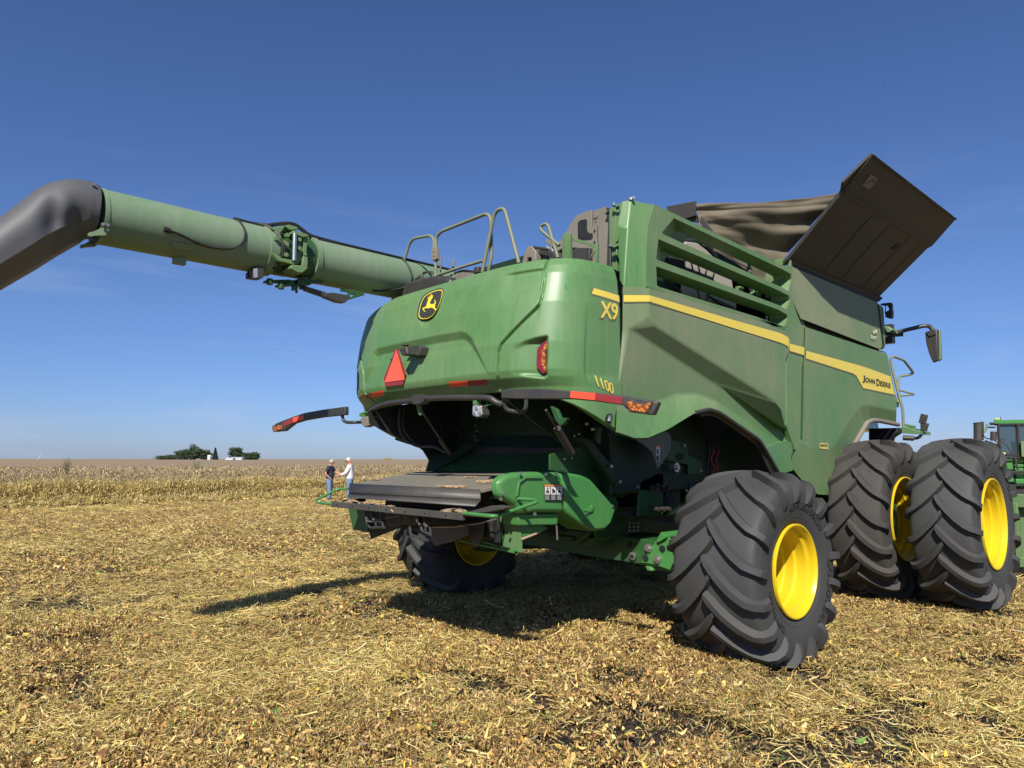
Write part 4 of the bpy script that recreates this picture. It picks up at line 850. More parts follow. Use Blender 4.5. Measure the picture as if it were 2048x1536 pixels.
mb = MB(); mb.tube([P(*yq(1160, 735), y=-2.0), P(*yq(1700, 850), y=-1.98)], .012, 6); mb.tube([P(*yq(1380, 745), y=-2.0), P(*yq(1700, 830), y=-1.98)], .009, 6); build_each(mb, 'lower_rail', 'green_clean', G)
mb = MB(); mb.prism([P(*yq(*p_), y=-2.0) for p_ in ((1380, 245), (1540, 205), (1600, 255), (1540, 310), (1390, 305))], (0, .02, 0)); mb.build('deck_side_plate', 'green_clean', G, .004)
# spreader housings
def house(name, pts, X, dx, bevel=.05, mat='green_clean'):
    mb = MB(); mb.prism(PX(X, *pts), (dx, 0, 0)); o = mb.build(name, mat, G, 0, 0)
    for p_ in o.data.polygons: p_.use_smooth = True
    md = o.modifiers.new('bevel', 'BEVEL'); md.width = bevel; md.segments = 5; md.limit_method = 'ANGLE'; md.angle_limit = R_(50); md.harden_normals = True; return o
h5 = lambda a, b_: (600+a/2.768, 760+b_/2.768)
hs = house('spreader_housing', [h5(1098, 575), h5(1112, 548), h5(1140, 525), h5(1200, 512), h5(1300, 508), h5(1448, 512), h5(1450, 600), h5(1470, 735), h5(1300, 735), h5(1215, 745), h5(1190, 690), h5(1108, 650)], 1.22, -.12, .045)
hs2 = house('spreader_housing', [h5(1452, 520), h5(1500, 514), h5(1560, 525), h5(1610, 545), h5(1755, 712), h5(1725, 800), h5(1690, 832), h5(1620, 838), h5(1560, 800), h5(1480, 738), h5(1470, 700)], 1.235, -.34, .035)
mb = MB(); mb.prism(PX(1.225, h5(1205, 640), h5(1215, 570), h5(1250, 545), h5(1340, 545), h5(1340, 540), h5(1240, 538), h5(1205, 565), h5(1190, 650)), (.012, 0, 0))
mb.prism(PX(1.24, h5(1600, 735), h5(1618, 725), h5(1625, 695), h5(1610, 690), h5(1600, 712), h5(1570, 722)), (.012, 0, 0)); mb.build('housing_rib', 'green_clean', hs, .008)
mb = MB(); mb.prism(PX(1.16, h5(1205, 742), h5(1432, 738), h5(1426, 803), h5(1212, 806)), (-.2, 0, 0)); mb.prism(PX(1.1, h5(1225, 800), h5(1330, 800), h5(1380, 820), h5(1330, 850), h5(1240, 885), h5(1225, 870)), (-.02, 0, 0)); mb.build('lower_housing', 'green_clean', G, .01)
mb = MB(); mb.prism(PX(1.2, h5(1225, 880), h5(1325, 842), h5(1326, 847), h5(1230, 886)), (-.02, 0, 0)); mb.build('chaff_ledge', 'chaff', G)
mb = MB(); mb.tube([P(*h5(1420, 805), x=1.17), P(*h5(1425, 885), x=1.17)], .008, 8); 
for a, b_ in ((1118, 628), (1108, 660), (1218, 516), (1358, 521), (1415, 517), (1585, 735), (1728, 698), (1297, 742)): mb.bolt(P(*h5(a, b_), x=1.235), (1, 0, 0), .014, .015)
build_each(mb, 'bolt', 'steel', G)
wd_ = MB(); wd_.prism(PX(1.232, h5(1352, 578), h5(1452, 578), h5(1453, 670), h5(1355, 667)), (.002, 0, 0)); wdo = wd_.build('warning_decal', 'decal_black', hs)
m2 = MB(); m2.prism(PX(1.236, h5(1353, 579), h5(1451, 579), h5(1451, 589), h5(1353, 589)), (.001, 0, 0)); m2.build('warning_header', 'decal_orange', wdo)
m2 = MB()
for k in range(3): a = 1355+33*k; m2.prism(PX(1.236, h5(a+1, 591), h5(a+30, 591), h5(a+30, 634), h5(a+1, 634)), (.001, 0, 0))
m2.build('warning_panel', 'decal_white', wdo)
m2 = MB()
for k in range(3):
    a = 1355+33*k
    for pts_ in ([(6, 628), (10, 610), (18, 606), (22, 616), (26, 630), (16, 622)], [(12, 596), (18, 594), (22, 600), (16, 605)] if k != 1 else [(8, 600), (26, 612), (24, 618), (6, 606)]):
        m2.prism(PX(1.238, *[h5(a+x, y) for x, y in pts_]), (.001, 0, 0))
m2.build('warning_picture', 'decal_black', wdo)
m2 = MB()
for k in range(3):
    for j in range(5): a = 1358+33*k; m2.prism(PX(1.236, h5(a, 640+5*j), h5(a+24-4*(j % 2), 640+5*j), h5(a+24-4*(j % 2), 641.6+5*j), h5(a, 641.6+5*j)), (.001, 0, 0))
m2.build('warning_lines', 'decal_white', wdo)
# ------------------------------------------------------------------ rear axle
mb = MB(); q = [P(1040, 1052, y=-.25), P(1183, 1063, y=-.25), P(1311, 1082, y=-.25), P(1334, 1090, y=-.25), P(1342, 1140, y=-.25), P(1281, 1129, y=-.25), P(1183, 1114, y=-.25), P(1060, 1092, y=-.25)]
l_end = [Vector((-1.45, -.25, q[0].z)), Vector((-1.45, -.25, q[-1].z))]
mb.prism([l_end[0]]+q+[l_end[1]], (0, .5, 0)); ax = mb.build('rear_axle', 'green_half_shade', G, .012)
mb = MB(); mb.prism(PY(-.262, kq(1010, 1170), kq(1110, 1125), kq(1150, 1130), kq(1205, 1190), kq(1200, 1330), kq(1150, 1440), kq(985, 1385), kq(870, 1370)), (0, .01, 0)); mb.prism(PY(-.3, kq(1015, 1160), kq(1065, 1075), kq(1110, 1105), kq(1115, 1130), kq(1040, 1175)), (0, .35, 0)); mb.box(P(*kq(1170, 1290), y=0), (.3, .3, .3)); mb.build('axle_knuckle', 'green_clean', ax, .008)
mb = MB(); mb.prism(PY(-.27, kq(910, 1400), kq(965, 1412), kq(985, 1452), kq(930, 1450)), (0, .06, 0)); mb.build('axle_tab', 'green_clean', ax, .01)
mb = MB()
for a, b_, r in ((950, 1228, .042), (1036, 1335, .042), (800, 1305, .04)): c = P(*kq(a, b_), y=-.262); mb.tube([c, c+Vector((0, -.02, 0))], r, 20); mb.tube([c, c+Vector((0, -.035, 0))], r*.6, 6)
build_each(mb, 'axle_bolt', 'steel', ax)
mb = MB()
for a, b_, r in ((1078, 1235, .035), (918, 1325, .035), (800, 1305, .02), (760, 1195, .03), (1145, 1225, .03)): c = P(*kq(a, b_), y=-.266); mb.tube([c, c+Vector((0, -.004 if r != .02 else -.035, 0))], r, 20)
build_each(mb, 'axle_hole', 'interior_black', ax)
mb = MB(); mb.tube([Vector((-1.4, .38, .62)), Vector((-.3, .38, .74)), Vector((1.35, .38, .72))], .035, 14); mb.tube([Vector((-.35, .38, .74)), Vector((.7, .38, .735))], .06, 16); mb.build('steering_cylinder', 'green_half_shade', ax)
mb = MB(); mb.box((-1.55, 0, .8), (.28, .3, .42)); mb.box((1.66, .05, .8), (.3, .28, .4)); mb.build('kingpin_housing', 'green_half_shade', ax, .03)
mb = MB(); mb.prism(PY(-.6, kq(400, 1065), kq(350, 1150), kq(230, 1180), kq(240, 1240), kq(400, 1210), kq(440, 1120)), (0, .3, 0)); mb.tube([P(*kq(0, 1110), y=-.6), P(*kq(240, 1140), y=-.6)], .03, 12); mb.tube([P(*kq(250, 1180), y=-.62), P(*kq(390, 1070), y=-.62)], .03, 12); mb.build('drawbar_bracket', 'green_half_shade', G, .008)
# ------------------------------------------------------------------ top of the machine
tu = lambda a, b_: (750+a/3.7236, 380+b_/3.7236)
def rail(name, pts, Y, r, rr=.05, mat='rail_green', Y2=None):
    n_ = len(pts); q = [P(*tu(*p_), y=lerp(Y, Y2 if Y2 is not None else Y, i/(n_-1))) for i, p_ in enumerate(pts)]; mb = MB(); mb.tube(rnd(q, rr, 6), r, 12); return mb.build(name, mat, G)
rail('handrail', [(128, 830), (255, 400), (285, 362), (410, 338), (440, 365), (438, 480)], -1.78, .0165)
r2 = rail('handrail', [(450, 705), (455, 350), (490, 310), (830, 175), (862, 205), (866, 520), (845, 600)], -1.80, .0175)
rail('handrail', [(800, 612), (884, 190), (910, 150), (945, 138), (968, 150), (1072, 545)], -1.86, .0175, .06)
rail('handrail', [(450, 640), (640, 575), (825, 520)], -1.79, .016)
rail('grab_handle', [(1362, 505), (1290, 262), (1268, 250), (1232, 268), (1235, 300), (1372, 412)], -1.6, .015, .04)
mb = MB(); mb.prism([P(*tu(*p_), y=-1.83) for p_ in ((416, 430), (456, 424), (455, 512), (443, 522), (418, 520))], (0, .05, 0)); mb.build('rail_joint', 'brown_metal', r2, .004)
mb = MB()
for a, b_ in ((440, 455), (438, 490)): mb.bolt(P(*tu(a, b_), y=-1.83), (0, -1, 0), .007, .01)
for a, b_, n_ in ((488, 505, 130), (583, 525, 90)): mb.tube([P(*tu(a, b_+n_+40), y=-1.5), P(*tu(a, b_), y=-1.5)], .008, 8); mb.tube([P(*tu(a, b_+60), y=-1.5), P(*tu(a, b_), y=-1.5)], .013, 8)
build_each(mb, 'antenna', 'brown_metal', G)
# engine deck: rounded black tank, pipes and cover
def rbox(name, px, py, Y, d, mat, bevel=.03, rot=0, parent=None):
    mb = MB(); mb.box(P(px, py, y=Y), d, Matrix.Rotation(rot, 3, 'Z')); return mb.build(name, mat, parent or G, bevel, 0)
mb = MB(); mb.prism([P(*tu(*p_), y=-1.9) for p_ in ((195, 760), (215, 710), (240, 680), (330, 655), (440, 635), (560, 655), (560, 800), (195, 840))], (0, .12, 0)); mb.build('fluid_tank', 'black_plastic', G, .03)
mb = MB()
for k in range(5): mb.tube(spl([P(*tu(300+k*14, 668-k*4), y=-1.85), P(*tu(360, 625-k*3), y=-1.83), P(*tu(420+k*4, 610+k*4), y=-1.8), P(*tu(520, 650+k*5), y=-1.7), P(*tu(600, 660), y=-1.6)], 5), .008, 6)
mb.tube(spl([P(*tu(560, 640), y=-1.3), P(*tu(650, 600), y=-1.3), P(*tu(760, 612), y=-1.3), P(*tu(830, 600), y=-1.3)], 5), .012, 8); build_each(mb, 'hose', 'hose', G)
mb = MB(); mb.prism([P(*tu(*p_), y=-1.3) for p_ in ((590, 645), (640, 600), (650, 598), (740, 628), (740, 700), (590, 720))], (0, .3, 0)); mb.build('engine_cover', 'brown_metal', G, .01)
mb = MB(); mb.box(P(*tu(768, 600), y=-1.6), (.07, .07, .07)); mb.tube([P(*tu(480, 670), y=-1.5), P(*tu(545, 650), y=-1.5)], .02, 10); build_each(mb, 'filler_cap', 'dark_metal', G, .01)
# black air ducts
tv = lambda a, b_: (1020+a/7.877, 390+b_/7.877)
mb = MB(); mb.prism([P(*tv(*p_), y=-1.35) for p_ in ((180, 1080), (235, 870), (290, 805), (350, 805), (375, 850), (405, 880), (410, 1080), (340, 1080), (330, 985), (270, 990), (255, 1080))], (0, .08, 0)); mb.build('duct_mouth', 'brown_metal', G, .01)
mb = MB(); mb.prism([P(*tv(*p_), y=-1.27) for p_ in ((350, 815), (590, 850), (640, 900), (740, 960), (740, 1100), (360, 1100))], (0, .4, 0)); mb.tube([P(*tv(360, 820), y=-1.33), P(*tv(600, 855), y=-1.33)], .014, 10)
mb.prism([P(*tv(*p_), y=-1.0) for p_ in ((940, 870), (1060, 830), (1250, 830), (1250, 1110), (940, 1110))], (0, .4, 0)); mb.build('air_duct', 'black_plastic', G, .015)
mb = MB()
for k in range(7): mb.tube(spl([P(*tv(540+k*12, 880-k*8), y=-1.25), P(*tv(600, 800+k*18), y=-1.2), P(*tv(660+k*5, 850+k*12), y=-1.2), P(*tv(700, 960), y=-1.2)], 4), .006, 6)
build_each(mb, 'cable', 'steel', G)
mb = MB(); mb.prism([P(*tv(*p_), y=-.95) for p_ in ((555, 700), (600, 700), (735, 760), (830, 670), (900, 560), (960, 430), (1020, 350), (1080, 305), (1260, 240), (1290, 245), (1282, 490), (1305, 500), (1305, 245), (1520, 180), (1550, 210), (1555, 1110), (940, 1110), (940, 880), (1050, 830), (840, 830), (760, 880), (550, 740))], (0, .05, 0)); ip = mb.build('intake_housing', 'brown_metal', G, .004)
mb = MB(); mb.prism([P(*tv(*p_), y=-.952) for p_ in ((1065, 440), (1100, 400), (1190, 378), (1212, 400), (1215, 560), (1245, 600), (1300, 605), (1305, 660), (1290, 700), (1230, 712), (1070, 715))], (0, .02, 0)); mb.prism([P(*tv(*p_), y=-.952) for p_ in ((1376, 485), (1386, 485), (1386, 750), (1376, 750))], (0, .004, 0)); mb.build('intake_opening', 'interior_black', ip)
mb = MB(); c = P(*tv(1355, 330), y=-.95); mb.tube([c, c+Vector((0, -.012, 0))], .028, 20); c = P(*tv(1355, 405), y=-.95); mb.tube([c, c+Vector((0, -.008, 0))], .012, 12); mb.build('round_cap', 'brown_metal', ip, .003)
mb = MB()
for a, b_ in ((1345, 545), (1342, 728), (765, 770)): mb.bolt(P(*tv(a, b_), y=-.95), (0, -1, 0), .012, .02)
build_each(mb, 'bolt', 'steel', ip)
mb = MB(); mb.prism([P(*tv(*p_), y=-1.0) for p_ in ((1510, 185), (1560, 200), (1590, 205), (1590, 1120), (1520, 1110), (1545, 400))], (0, .15, 0)); mb.build('intake_side', 'dark_metal', G, .005)
mb = MB(); mb.prism([P(*tv(*p_), y=-1.05) for p_ in ((1562, 220), (1610, 190), (1660, 205), (1655, 780), (1560, 800))], (0, .1, 0)); mb.prism([P(*tv(*p_), y=-1.04) for p_ in ((1660, 190), (1720, 210), (1720, 480), (1690, 720), (1660, 760))], (0, .1, 0))
mb.prism([P(*tv(*p_), y=-1.1) for p_ in ((1600, 175), (1820, 95), (1850, 100), (1800, 480), (1720, 480), (1718, 180), (1640, 190))], (0, .015, 0)); mb.prism([P(*tv(*p_), y=-1.1) for p_ in ((1570, 800), (1735, 745), (1735, 790), (1640, 830), (1590, 820))], (0, .04, 0)); mb.prism([P(*tv(*p_), y=-1.0) for p_ in ((1600, 830), (1680, 830), (1690, 1200), (1600, 1150))], (0, .04, 0)); mb.build('mast_post', 'green_mid', G, .004)
mb = MB(); mb.tube([P(*tv(1575, 850), y=-1.12), P(*tv(1580, 1120), y=-1.12)], .012, 10); mb.tube([P(*tv(1708, 480), y=-1.0), P(*tv(1700, 760), y=-1.0)], .03, 10); build_each(mb, 'lift_rod', 'dark_metal', G)
mb = MB()
for a, b_ in ((1565, 808), (1748, 255), (1880, 72), (1930, 60), (1620, 160)): c = P(*tv(a, b_), y=-1.1); mb.tube([c, c+Vector((.03, -.02, 0))], .014, 10)
build_each(mb, 'pivot_bolt', 'steel', G)
mb = MB(); mb.prism([P(*tv(*p_), y=-1.5) for p_ in ((820, 640), (850, 600), (890, 592), (890, 1000), (820, 1000))], (0, .03, 0)); mb.prism([P(*tv(*p_), y=-1.49) for p_ in ((890, 592), (938, 602), (938, 1000), (890, 1000))], (0, .04, 0))
mb.prism([P(*tv(940, 655), y=-1.45), P(*tv(1350, 780), y=-1.2), P(*tv(1350, 835), y=-1.2), P(*tv(940, 700), y=-1.45)], (0, .02, 0)); mb.prism([P(*tv(*p_), y=-1.2) for p_ in ((1340, 750), (1376, 750), (1370, 1060), (1340, 1060))], (0, .03, 0))
mb.tube([P(*tv(1340, 860), y=-1.2), P(*tv(1270, 990), y=-1.2)], .01, 8); mb.build('guard_frame', 'green_mid', G, .003)
# behind the grille
mb = MB(); mb.prism(PX(1.35, c3(740, 500), c3(850, 515), c3(940, 580), c3(1050, 690), c3(1190, 870), c3(1205, 960), c3(1240, 1150), c3(1225, 1165), c3(950, 1080), c3(700, 1010), c3(720, 740), c3(690, 600)), (-.03, 0, 0)); mb.build('cooling_screen', 'tan_screen', G, .02)
mb = MB()
for a, b_, c, d in ((790, 700, 880, 1080), (1020, 800, 940, 1100), (600, 900, 720, 1030), (860, 740, 880, 820), (940, 780, 930, 840)): mb.tube([P(*c3(a, b_), x=1.4), P(*c3(c, d), x=1.4)], .010, 6)
for k in range(9): mb.prism(PX(1.42, c3(560+4*k, 655+12*k), c3(740, 690+12*k), c3(740, 694+12*k), c3(560+4*k, 660+12*k)), (-.05, 0, 0))
mb.prism(PX(1.38, c3(540, 700), c3(600, 645), c3(740, 690), c3(720, 740), c3(1000, 850), c3(1020, 900), c3(700, 800)), (-.03, 0, 0)); mb.prism(PX(1.4, c3(950, 1020), c3(1230, 1150), c3(1100, 1120)), (-.03, 0, 0)); mb.tube(spl([P(*c3(735, 490), x=1.42), P(*c3(850, 490), x=1.42), P(*c3(960, 550), x=1.42), P(*c3(1040, 650), x=1.42)], 5), .014, 8); mb.build('black_shroud', 'black_plastic', G)
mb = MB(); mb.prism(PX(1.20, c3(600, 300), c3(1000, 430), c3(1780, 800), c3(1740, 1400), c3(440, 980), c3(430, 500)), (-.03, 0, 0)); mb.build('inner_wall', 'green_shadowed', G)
mb = MB(); mb.prism(PX(1.25, c3(1040, 640), c3(1740, 900), c3(1740, 1400), c3(1240, 1300)), (-.05, 0, 0)); mb.build('inner_wall', 'green_half_shade', G)
mb = MB()
random.seed(5)
for k in range(16):
    a = 1260+random.random()*440; b_ = 700+.42*(a-1000)+random.random()*260; c = P(*c3(a, b_), x=1.36); r = random.uniform(.02, .06)
    if k % 3 == 0: mb.tube([c, c+Vector((.06, 0, 0))], r, 14); mb.tube([c, c+Vector((.08, 0, 0))], r*.4, 8)
    else: mb.box(c, (.06, random.uniform(.05, .16), random.uniform(.04, .12)), Matrix.Rotation(random.uniform(-.6, .6), 3, 'X'))
for a in (1545, 1590, 1640): mb.tube([P(*c3(a, 1020), x=1.4), P(*c3(a+20, 1330), x=1.4)], .016, 8)
build_each(mb, 'drive_part', 'green_mid', G, .004)
mb = MB()
for k in range(8): a = 1240+k*55; mb.tube(spl([P(*c3(a, 920+k*12), x=1.42), P(*c3(a+30, 890+k*16), x=1.45), P(*c3(a+70, 960+k*16), x=1.42), P(*c3(a+40, 1010+k*20), x=1.4)], 5), .008, 6)
mb.tube([P(*c3(1180, 680), x=1.45), P(*c3(1390, 780), x=1.42)], .006, 6); mb.tube([P(*c3(1350, 700), x=1.45), P(*c3(1370, 800), x=1.42)], .02, 8); build_each(mb, 'hose', 'hose', G)
mb = MB(); mb.tube([P(*c3(1525, 1230), x=1.5), P(*c3(1525, 1290), x=1.5)], .015, 8); mb.tube([P(*c3(1360, 790), x=1.46), P(*c3(1380, 800), x=1.46)], .02, 8); mb.bolt(P(*c3(1365, 968), x=1.45), (1, 0, 0), .03, .03); build_each(mb, 'fitting', 'steel', G)
# top rear corner parts near the tank
mb = MB(); mb.prism(PX(1.5, c3(1570, 680), c3(1590, 660), c3(1640, 670), c3(1665, 700), c3(1650, 715), c3(1680, 725), c3(1720, 740), c3(1700, 760), c3(1600, 720)), (-.1, 0, 0)); mb.prism(PX(1.7, c3(1752, 690), c3(1760, 655), c3(1775, 650), c3(1780, 720), c3(1750, 760)), (-.03, 0, 0)); mb.build('cover_hinge', 'green_mid', G, .004)
# ------------------------------------------------------------------ grain tank covers
fx = lambda a, b_: (1560+a/4.655, 290+b_/4.655)
h1, h2 = P(1573, 516, x=SM-.06), P(1757, 599, x=SM-.06); h1.z = h2.z = (h1.z+h2.z)/2
W1 = P(1745, 307, y=h1.y)-h1; W2 = P(1913, 437, y=h2.y)-h2; Wv = (W1+W2)/2; Lv = h2-h1; Nv = Lv.cross(Wv).normalized()
if Nv.dot(CAM-h1) < 0: Nv = -Nv
cvp = lambda u, v, d=0: h1+Lv*u+(W1*(1-u)+W2*u)*v+Nv*d
mb = MB(); mb.prism([cvp(0, 0), cvp(1, 0), cvp(1.005, .64), cvp(1.025, .68), cvp(1.0, 1), cvp(0, 1), cvp(-.035, .72), cvp(0, .66)], -Nv*.03)
cov = mb.build('tank_cover', 'cover_grey', G, .004)
mb = MB()
for v in (.655,): mb.prism([cvp(.02, v, .001), cvp(1, v, .001), cvp(1, v+.025, .001), cvp(.02, v+.025, .001)], Nv*.008)
for u in (.33, .52, .76, .9): mb.prism([cvp(u, .02, .001), cvp(u+.007, .02, .001), cvp(u+.007, .64, .001), cvp(u, .64, .001)], Nv*.0012)
mb.prism([cvp(0, .985, .001), cvp(1, .985, .001), cvp(1, 1, .001), cvp(0, 1, .001)], Nv*.012); mb.prism([cvp(0, .02, .001), cvp(.008, .02, .001), cvp(.008, .98, .001), cvp(0, .98, .001)], Nv*.012)
mb.prism([cvp(-.02, -.03, 0), cvp(1.02, -.03, 0), cvp(1.02, .02, 0), cvp(-.02, .02, 0)], Nv*.03); mb.build('cover_ribs', 'cover_grey', cov, .003)
mb = MB(); mb.prism([cvp(.70, .48, .003), cvp(.735, .47, .003), cvp(.745, .54, .003), cvp(.72, .55, .003)], Nv*.004); mb.build('cover_slot', 'interior_black', cov)
st = flatpoly('cover_sticker', [cvp(.09, .78, .003), cvp(.09, .88, .003), cvp(.16, .88, .003), cvp(.16, .78, .003)], 'brown_metal', cov, .002)
mb = MB()
for u_, v_, u2, v2 in ((.10, .80, .125, .84), (.125, .84, .14, .85), (.14, .85, .15, .87), (.13, .855, .15, .84)): mb.tube([cvp(u_, v_, .007), cvp(u2, v2, .007)], .005, 5)
mb.build('sticker_picture', 'decal_black', st)
hL = mirror(cov)
mb = MB(); mb.prism(PX(1.735, (1578, 519), (1757, 597), (1755, 606), (1583, 536)), (-.02, 0, 0)); mb.build('cover_seal', 'interior_black', G)
# rear cover panel and corner tarp
Yr = h1.y-.9
mb = MB(); mb.prism([P(1333, 413, y=.75), P(1391, 402, y=.75), P(1391, 431, y=.75), P(1375, 436, y=.75), P(1340, 440, y=.75)], (0, .02, 0)); mb.build('rear_cover', 'cover_grey', G, .003)
mb = MB(); mb.prism([P(1360, 440, y=.8), P(1400, 428, y=.8), P(1428, 465, y=.8), P(1420, 470, y=.8), P(1395, 445, y=.8)], (0, .03, 0)); mb.build('cover_arm', 'dark_metal', G, .004)
cA, cB, cC, cD = P(1391, 410, y=.77), P(1674, 387, x=1.78+.38), Vector(h1)+Vector((-.30, .0, -.22)), P(1405, 490, y=.8)
nu, nv2 = 130, 60; V = []; Fc = []
for j in range(nv2+1):
    for i in range(nu+1):
        u, v = i/nu, j/nv2; p_ = (cA*(1-u)+cB*u)*(1-v)+(cD*(1-u)+cC*u)*v
        w_ = .05*math.sin(v*7-u*1.5+.5)*math.sin(math.pi*u)+.045*abs(math.sin(v*9.5+u*1.2-.9))*(.35+.65*u)*(1-v*.6)-.03*math.exp(-((v-.13)/.03)**2)+.018*math.sin(v*23-u*3.5+1.2*math.sin(u*7))*(.3+u)+.008*math.sin(u*13+v*9+2*math.sin(v*8))+.004*abs(math.sin(v*27+u*3+math.sin(u*5)))+.002*math.sin(u*29-v*15+3*math.sin(v*9))
        p_ = p_+Vector((.7, -.7, 0)).normalized()*w_*1.25+Vector((0, 0, -.05*math.sin(math.pi*u)*(1-v)*.6-.12*math.sin(math.pi*v)*math.sin(math.pi*u)*0)); V.append(p_)
Fc = [(j*(nu+1)+i, j*(nu+1)+i+1, (j+1)*(nu+1)+i+1, (j+1)*(nu+1)+i) for j in range(nv2) for i in range(nu)]
tarp = mesh_obj('tank_tarp', V, Fc, 'tarp', G, True); tarp.modifiers.new('solid', 'SOLIDIFY').thickness = .006
# the tank rim and the far covers
mb = MB()
mb.box((0, h1.y, h1.z-.12), (3.4, .04, .3)); mb.box((0, h2.y, h1.z-.12), (3.4, .04, .3)); mb.build('tank_rim', 'green_mid', G)
# ------------------------------------------------------------------ unloading auger
AX0 = Vector((-.83, -4.5, 3.735)); AX1 = Vector((-1.23, 0, 3.85)); AD = (AX1-AX0)/4.5
axp = lambda Y: AX0+AD*(Y+4.5)
def y_at(px):
    lo, hi = -5.2, 1.0
    for _ in range(40):
        m_ = (lo+hi)/2; q = axp(m_); d = q-CAM; x = 1024+FPX*d.dot(rt)/d.dot(vw)
        if x < px: lo = m_
        else: hi = m_
    return lo
RA = .225
e_side = AD.normalized().cross(Vector((0, 0, 1))).normalized(); e_up = e_side.cross(AD.normalized()).normalized()
def apt(px, ang, r=RA):   # point on the tube surface; ang 0 = toward camera side (+X), 90 = top
    c = axp(y_at(px)) if px is not None else None; return c+(e_side*math.cos(R_(ang))+e_up*math.sin(R_(ang)))*r
Ya, Yb = y_at(192), y_at(528)
mb = MB(); mb.tube([axp(Ya), axp(Yb)], RA, 64, False); mb.tube([axp(Yb-.05), axp(Yb+.04)], RA+.012, 64); mb.tube([axp(Ya), axp(Ya+.03)], RA+.006, 64)
aug = mb.build('auger_tube', 'auger_green', G, 0, 50)
Yc_, Yd = y_at(612), y_at(950)
mb = MB(); mb.tube([axp(Yc_), axp(Yd)], RA, 64); mb.tube([axp(Yc_), axp(Yc_+.05)], RA+.012, 64); mb.build('auger_tube', 'auger_green', G, 0, 50)
mb = MB(); mb.tube([axp(Yb+.02), axp((Yb+Yc_)/2)], RA-.014, 64); mb.tube([axp((Yb+Yc_)/2+.01), axp(Yc_)], RA-.018, 64)
hg = mb.build('auger_hinge', 'green_half_shade', G, 0, 50)
z2 = lambda a, b_: (470+a/5.12, 420+b_/5.12)
xh = axp(Yb).x+RA
def hpl(pts, X=None, th=.03): return PX(X if X is not None else xh+.03, *[z2(*p_) for p_ in pts]), Vector((-th, 0, 0))
mb = MB()
for pts_, X, th in (([(370, 185), (480, 160), (520, 165), (440, 270), (405, 270), (430, 225)], xh-.02, .05), ([(510, 160), (560, 150), (640, 175), (650, 200), (560, 205)], xh+.0, .2), ([(395, 290), (480, 295), (480, 440), (395, 435)], xh+.0, .04), ([(395, 435), (480, 490), (620, 520), (635, 550), (600, 560), (440, 520), (400, 460)], xh+.03, .14),
                    ([(590, 215), (610, 205), (750, 250), (755, 275), (700, 280), (590, 240)], xh+.05, .2), ([(640, 260), (700, 275), (695, 370), (705, 470), (640, 560), (620, 540)], xh-.01, .05), ([(700, 280), (752, 275), (745, 330), (735, 430), (745, 470), (700, 470)], xh+.02, .04), ([(570, 580), (590, 560), (650, 565), (745, 570), (745, 600), (690, 645), (640, 640), (575, 600)], xh+.06, .2), ([(700, 470), (745, 480), (748, 570), (690, 570)], xh+.02, .04), ([(480, 300), (570, 330), (575, 480), (480, 490)], xh-.03, .04)):
    q, o_ = hpl(pts_, X, th); mb.prism(q, o_)
mb.build('hinge_casting', 'green_mid', hg, .006)
mb = MB(); mb.tube([P(*z2(612, 240), x=xh+.04), P(*z2(604, 520), x=xh+.04)], .022, 16); mb.build('hinge_pin', 'steel', hg)
mb = MB()
for a, b_ in ((515, 355), (520, 265), (508, 465), (645, 310), (645, 400), (415, 298)): c = P(*z2(a, b_), x=xh+.0); mb.bolt(c, (1, 0, 0), .022, .04)
build_each(mb, 'hinge_bolt', 'green_mid', hg)
# linkage and actuator below the hinge
mb = MB(); xb = axp(Yb).x
for pts_ in ([(320, 715), (560, 710), (600, 720), (590, 740), (320, 740)], [(440, 760), (590, 735), (660, 700), (780, 740), (780, 765), (600, 770), (450, 785)], [(680, 680), (860, 690), (860, 712), (920, 750), (760, 740), (690, 710)], [(600, 715), (650, 715), (655, 780), (640, 815), (610, 815), (612, 770)]):
    mb.prism(PX(xb+.05, *[z2(*p_) for p_ in pts_]), (-.08, 0, 0))
for a, b_ in ((355, 735), (472, 780)): c = P(*z2(a, b_), x=xb+.05); mb.tube([c-Vector((0, 0, .03)), c+Vector((0, 0, .03))], .03, 12)
mb.prism(PX(xb+.03, *[z2(*p_) for p_ in ((1090, 800), (1320, 840), (1330, 870), (1180, 915), (1165, 900), (1230, 870), (1180, 858), (1180, 900), (1160, 900), (1165, 840), (1090, 830))]), (-.03, 0, 0)); build_each(mb, 'hinge_linkage', 'green_half_shade', G, .006)
mb = MB(); mb.prism(PX(xb+.04, *[z2(*p_) for p_ in ((715, 775), (940, 845), (930, 895), (715, 820))]), (-.05, 0, 0)); mb.prism(PX(xb+.05, *[z2(*p_) for p_ in ((930, 850), (1000, 845), (1160, 870), (1165, 915), (1130, 948), (1060, 940), (930, 890))]), (-.08, 0, 0)); mb.tube([P(*z2(660, 795), x=xb), P(*z2(720, 798), x=xb)], .02, 10); mb.tube([P(*z2(628, 810), x=xb), P(*z2(630, 850), x=xb)], .014, 10); mb.build('hinge_actuator', 'dark_metal', G, .006)
# lamp on the auger
mb = MB(); mb.prism(PX(xh-.08, *[z2(*p_) for p_ in ((185, 595), (290, 590), (300, 620), (295, 685), (270, 705), (190, 700))]), (-.09, 0, 0)); mb.prism(PX(xh-.18, *[z2(*p_) for p_ in ((125, 650), (150, 620), (185, 640), (180, 705), (130, 700))]), (-.05, 0, 0)); mb.tube([P(*z2(228, 540), x=xh-.1), P(*z2(228, 600), x=xh-.1)], .018, 10); al = mb.build('auger_lamp', 'dark_metal', G, .008)
mb = MB(); mb.prism(PX(xh-.075, *[z2(*p_) for p_ in ((190, 600), (232, 596), (236, 690), (196, 695))]), (-.01, 0, 0)); mb.build('lamp_glass', 'lens_clear', al, .003)
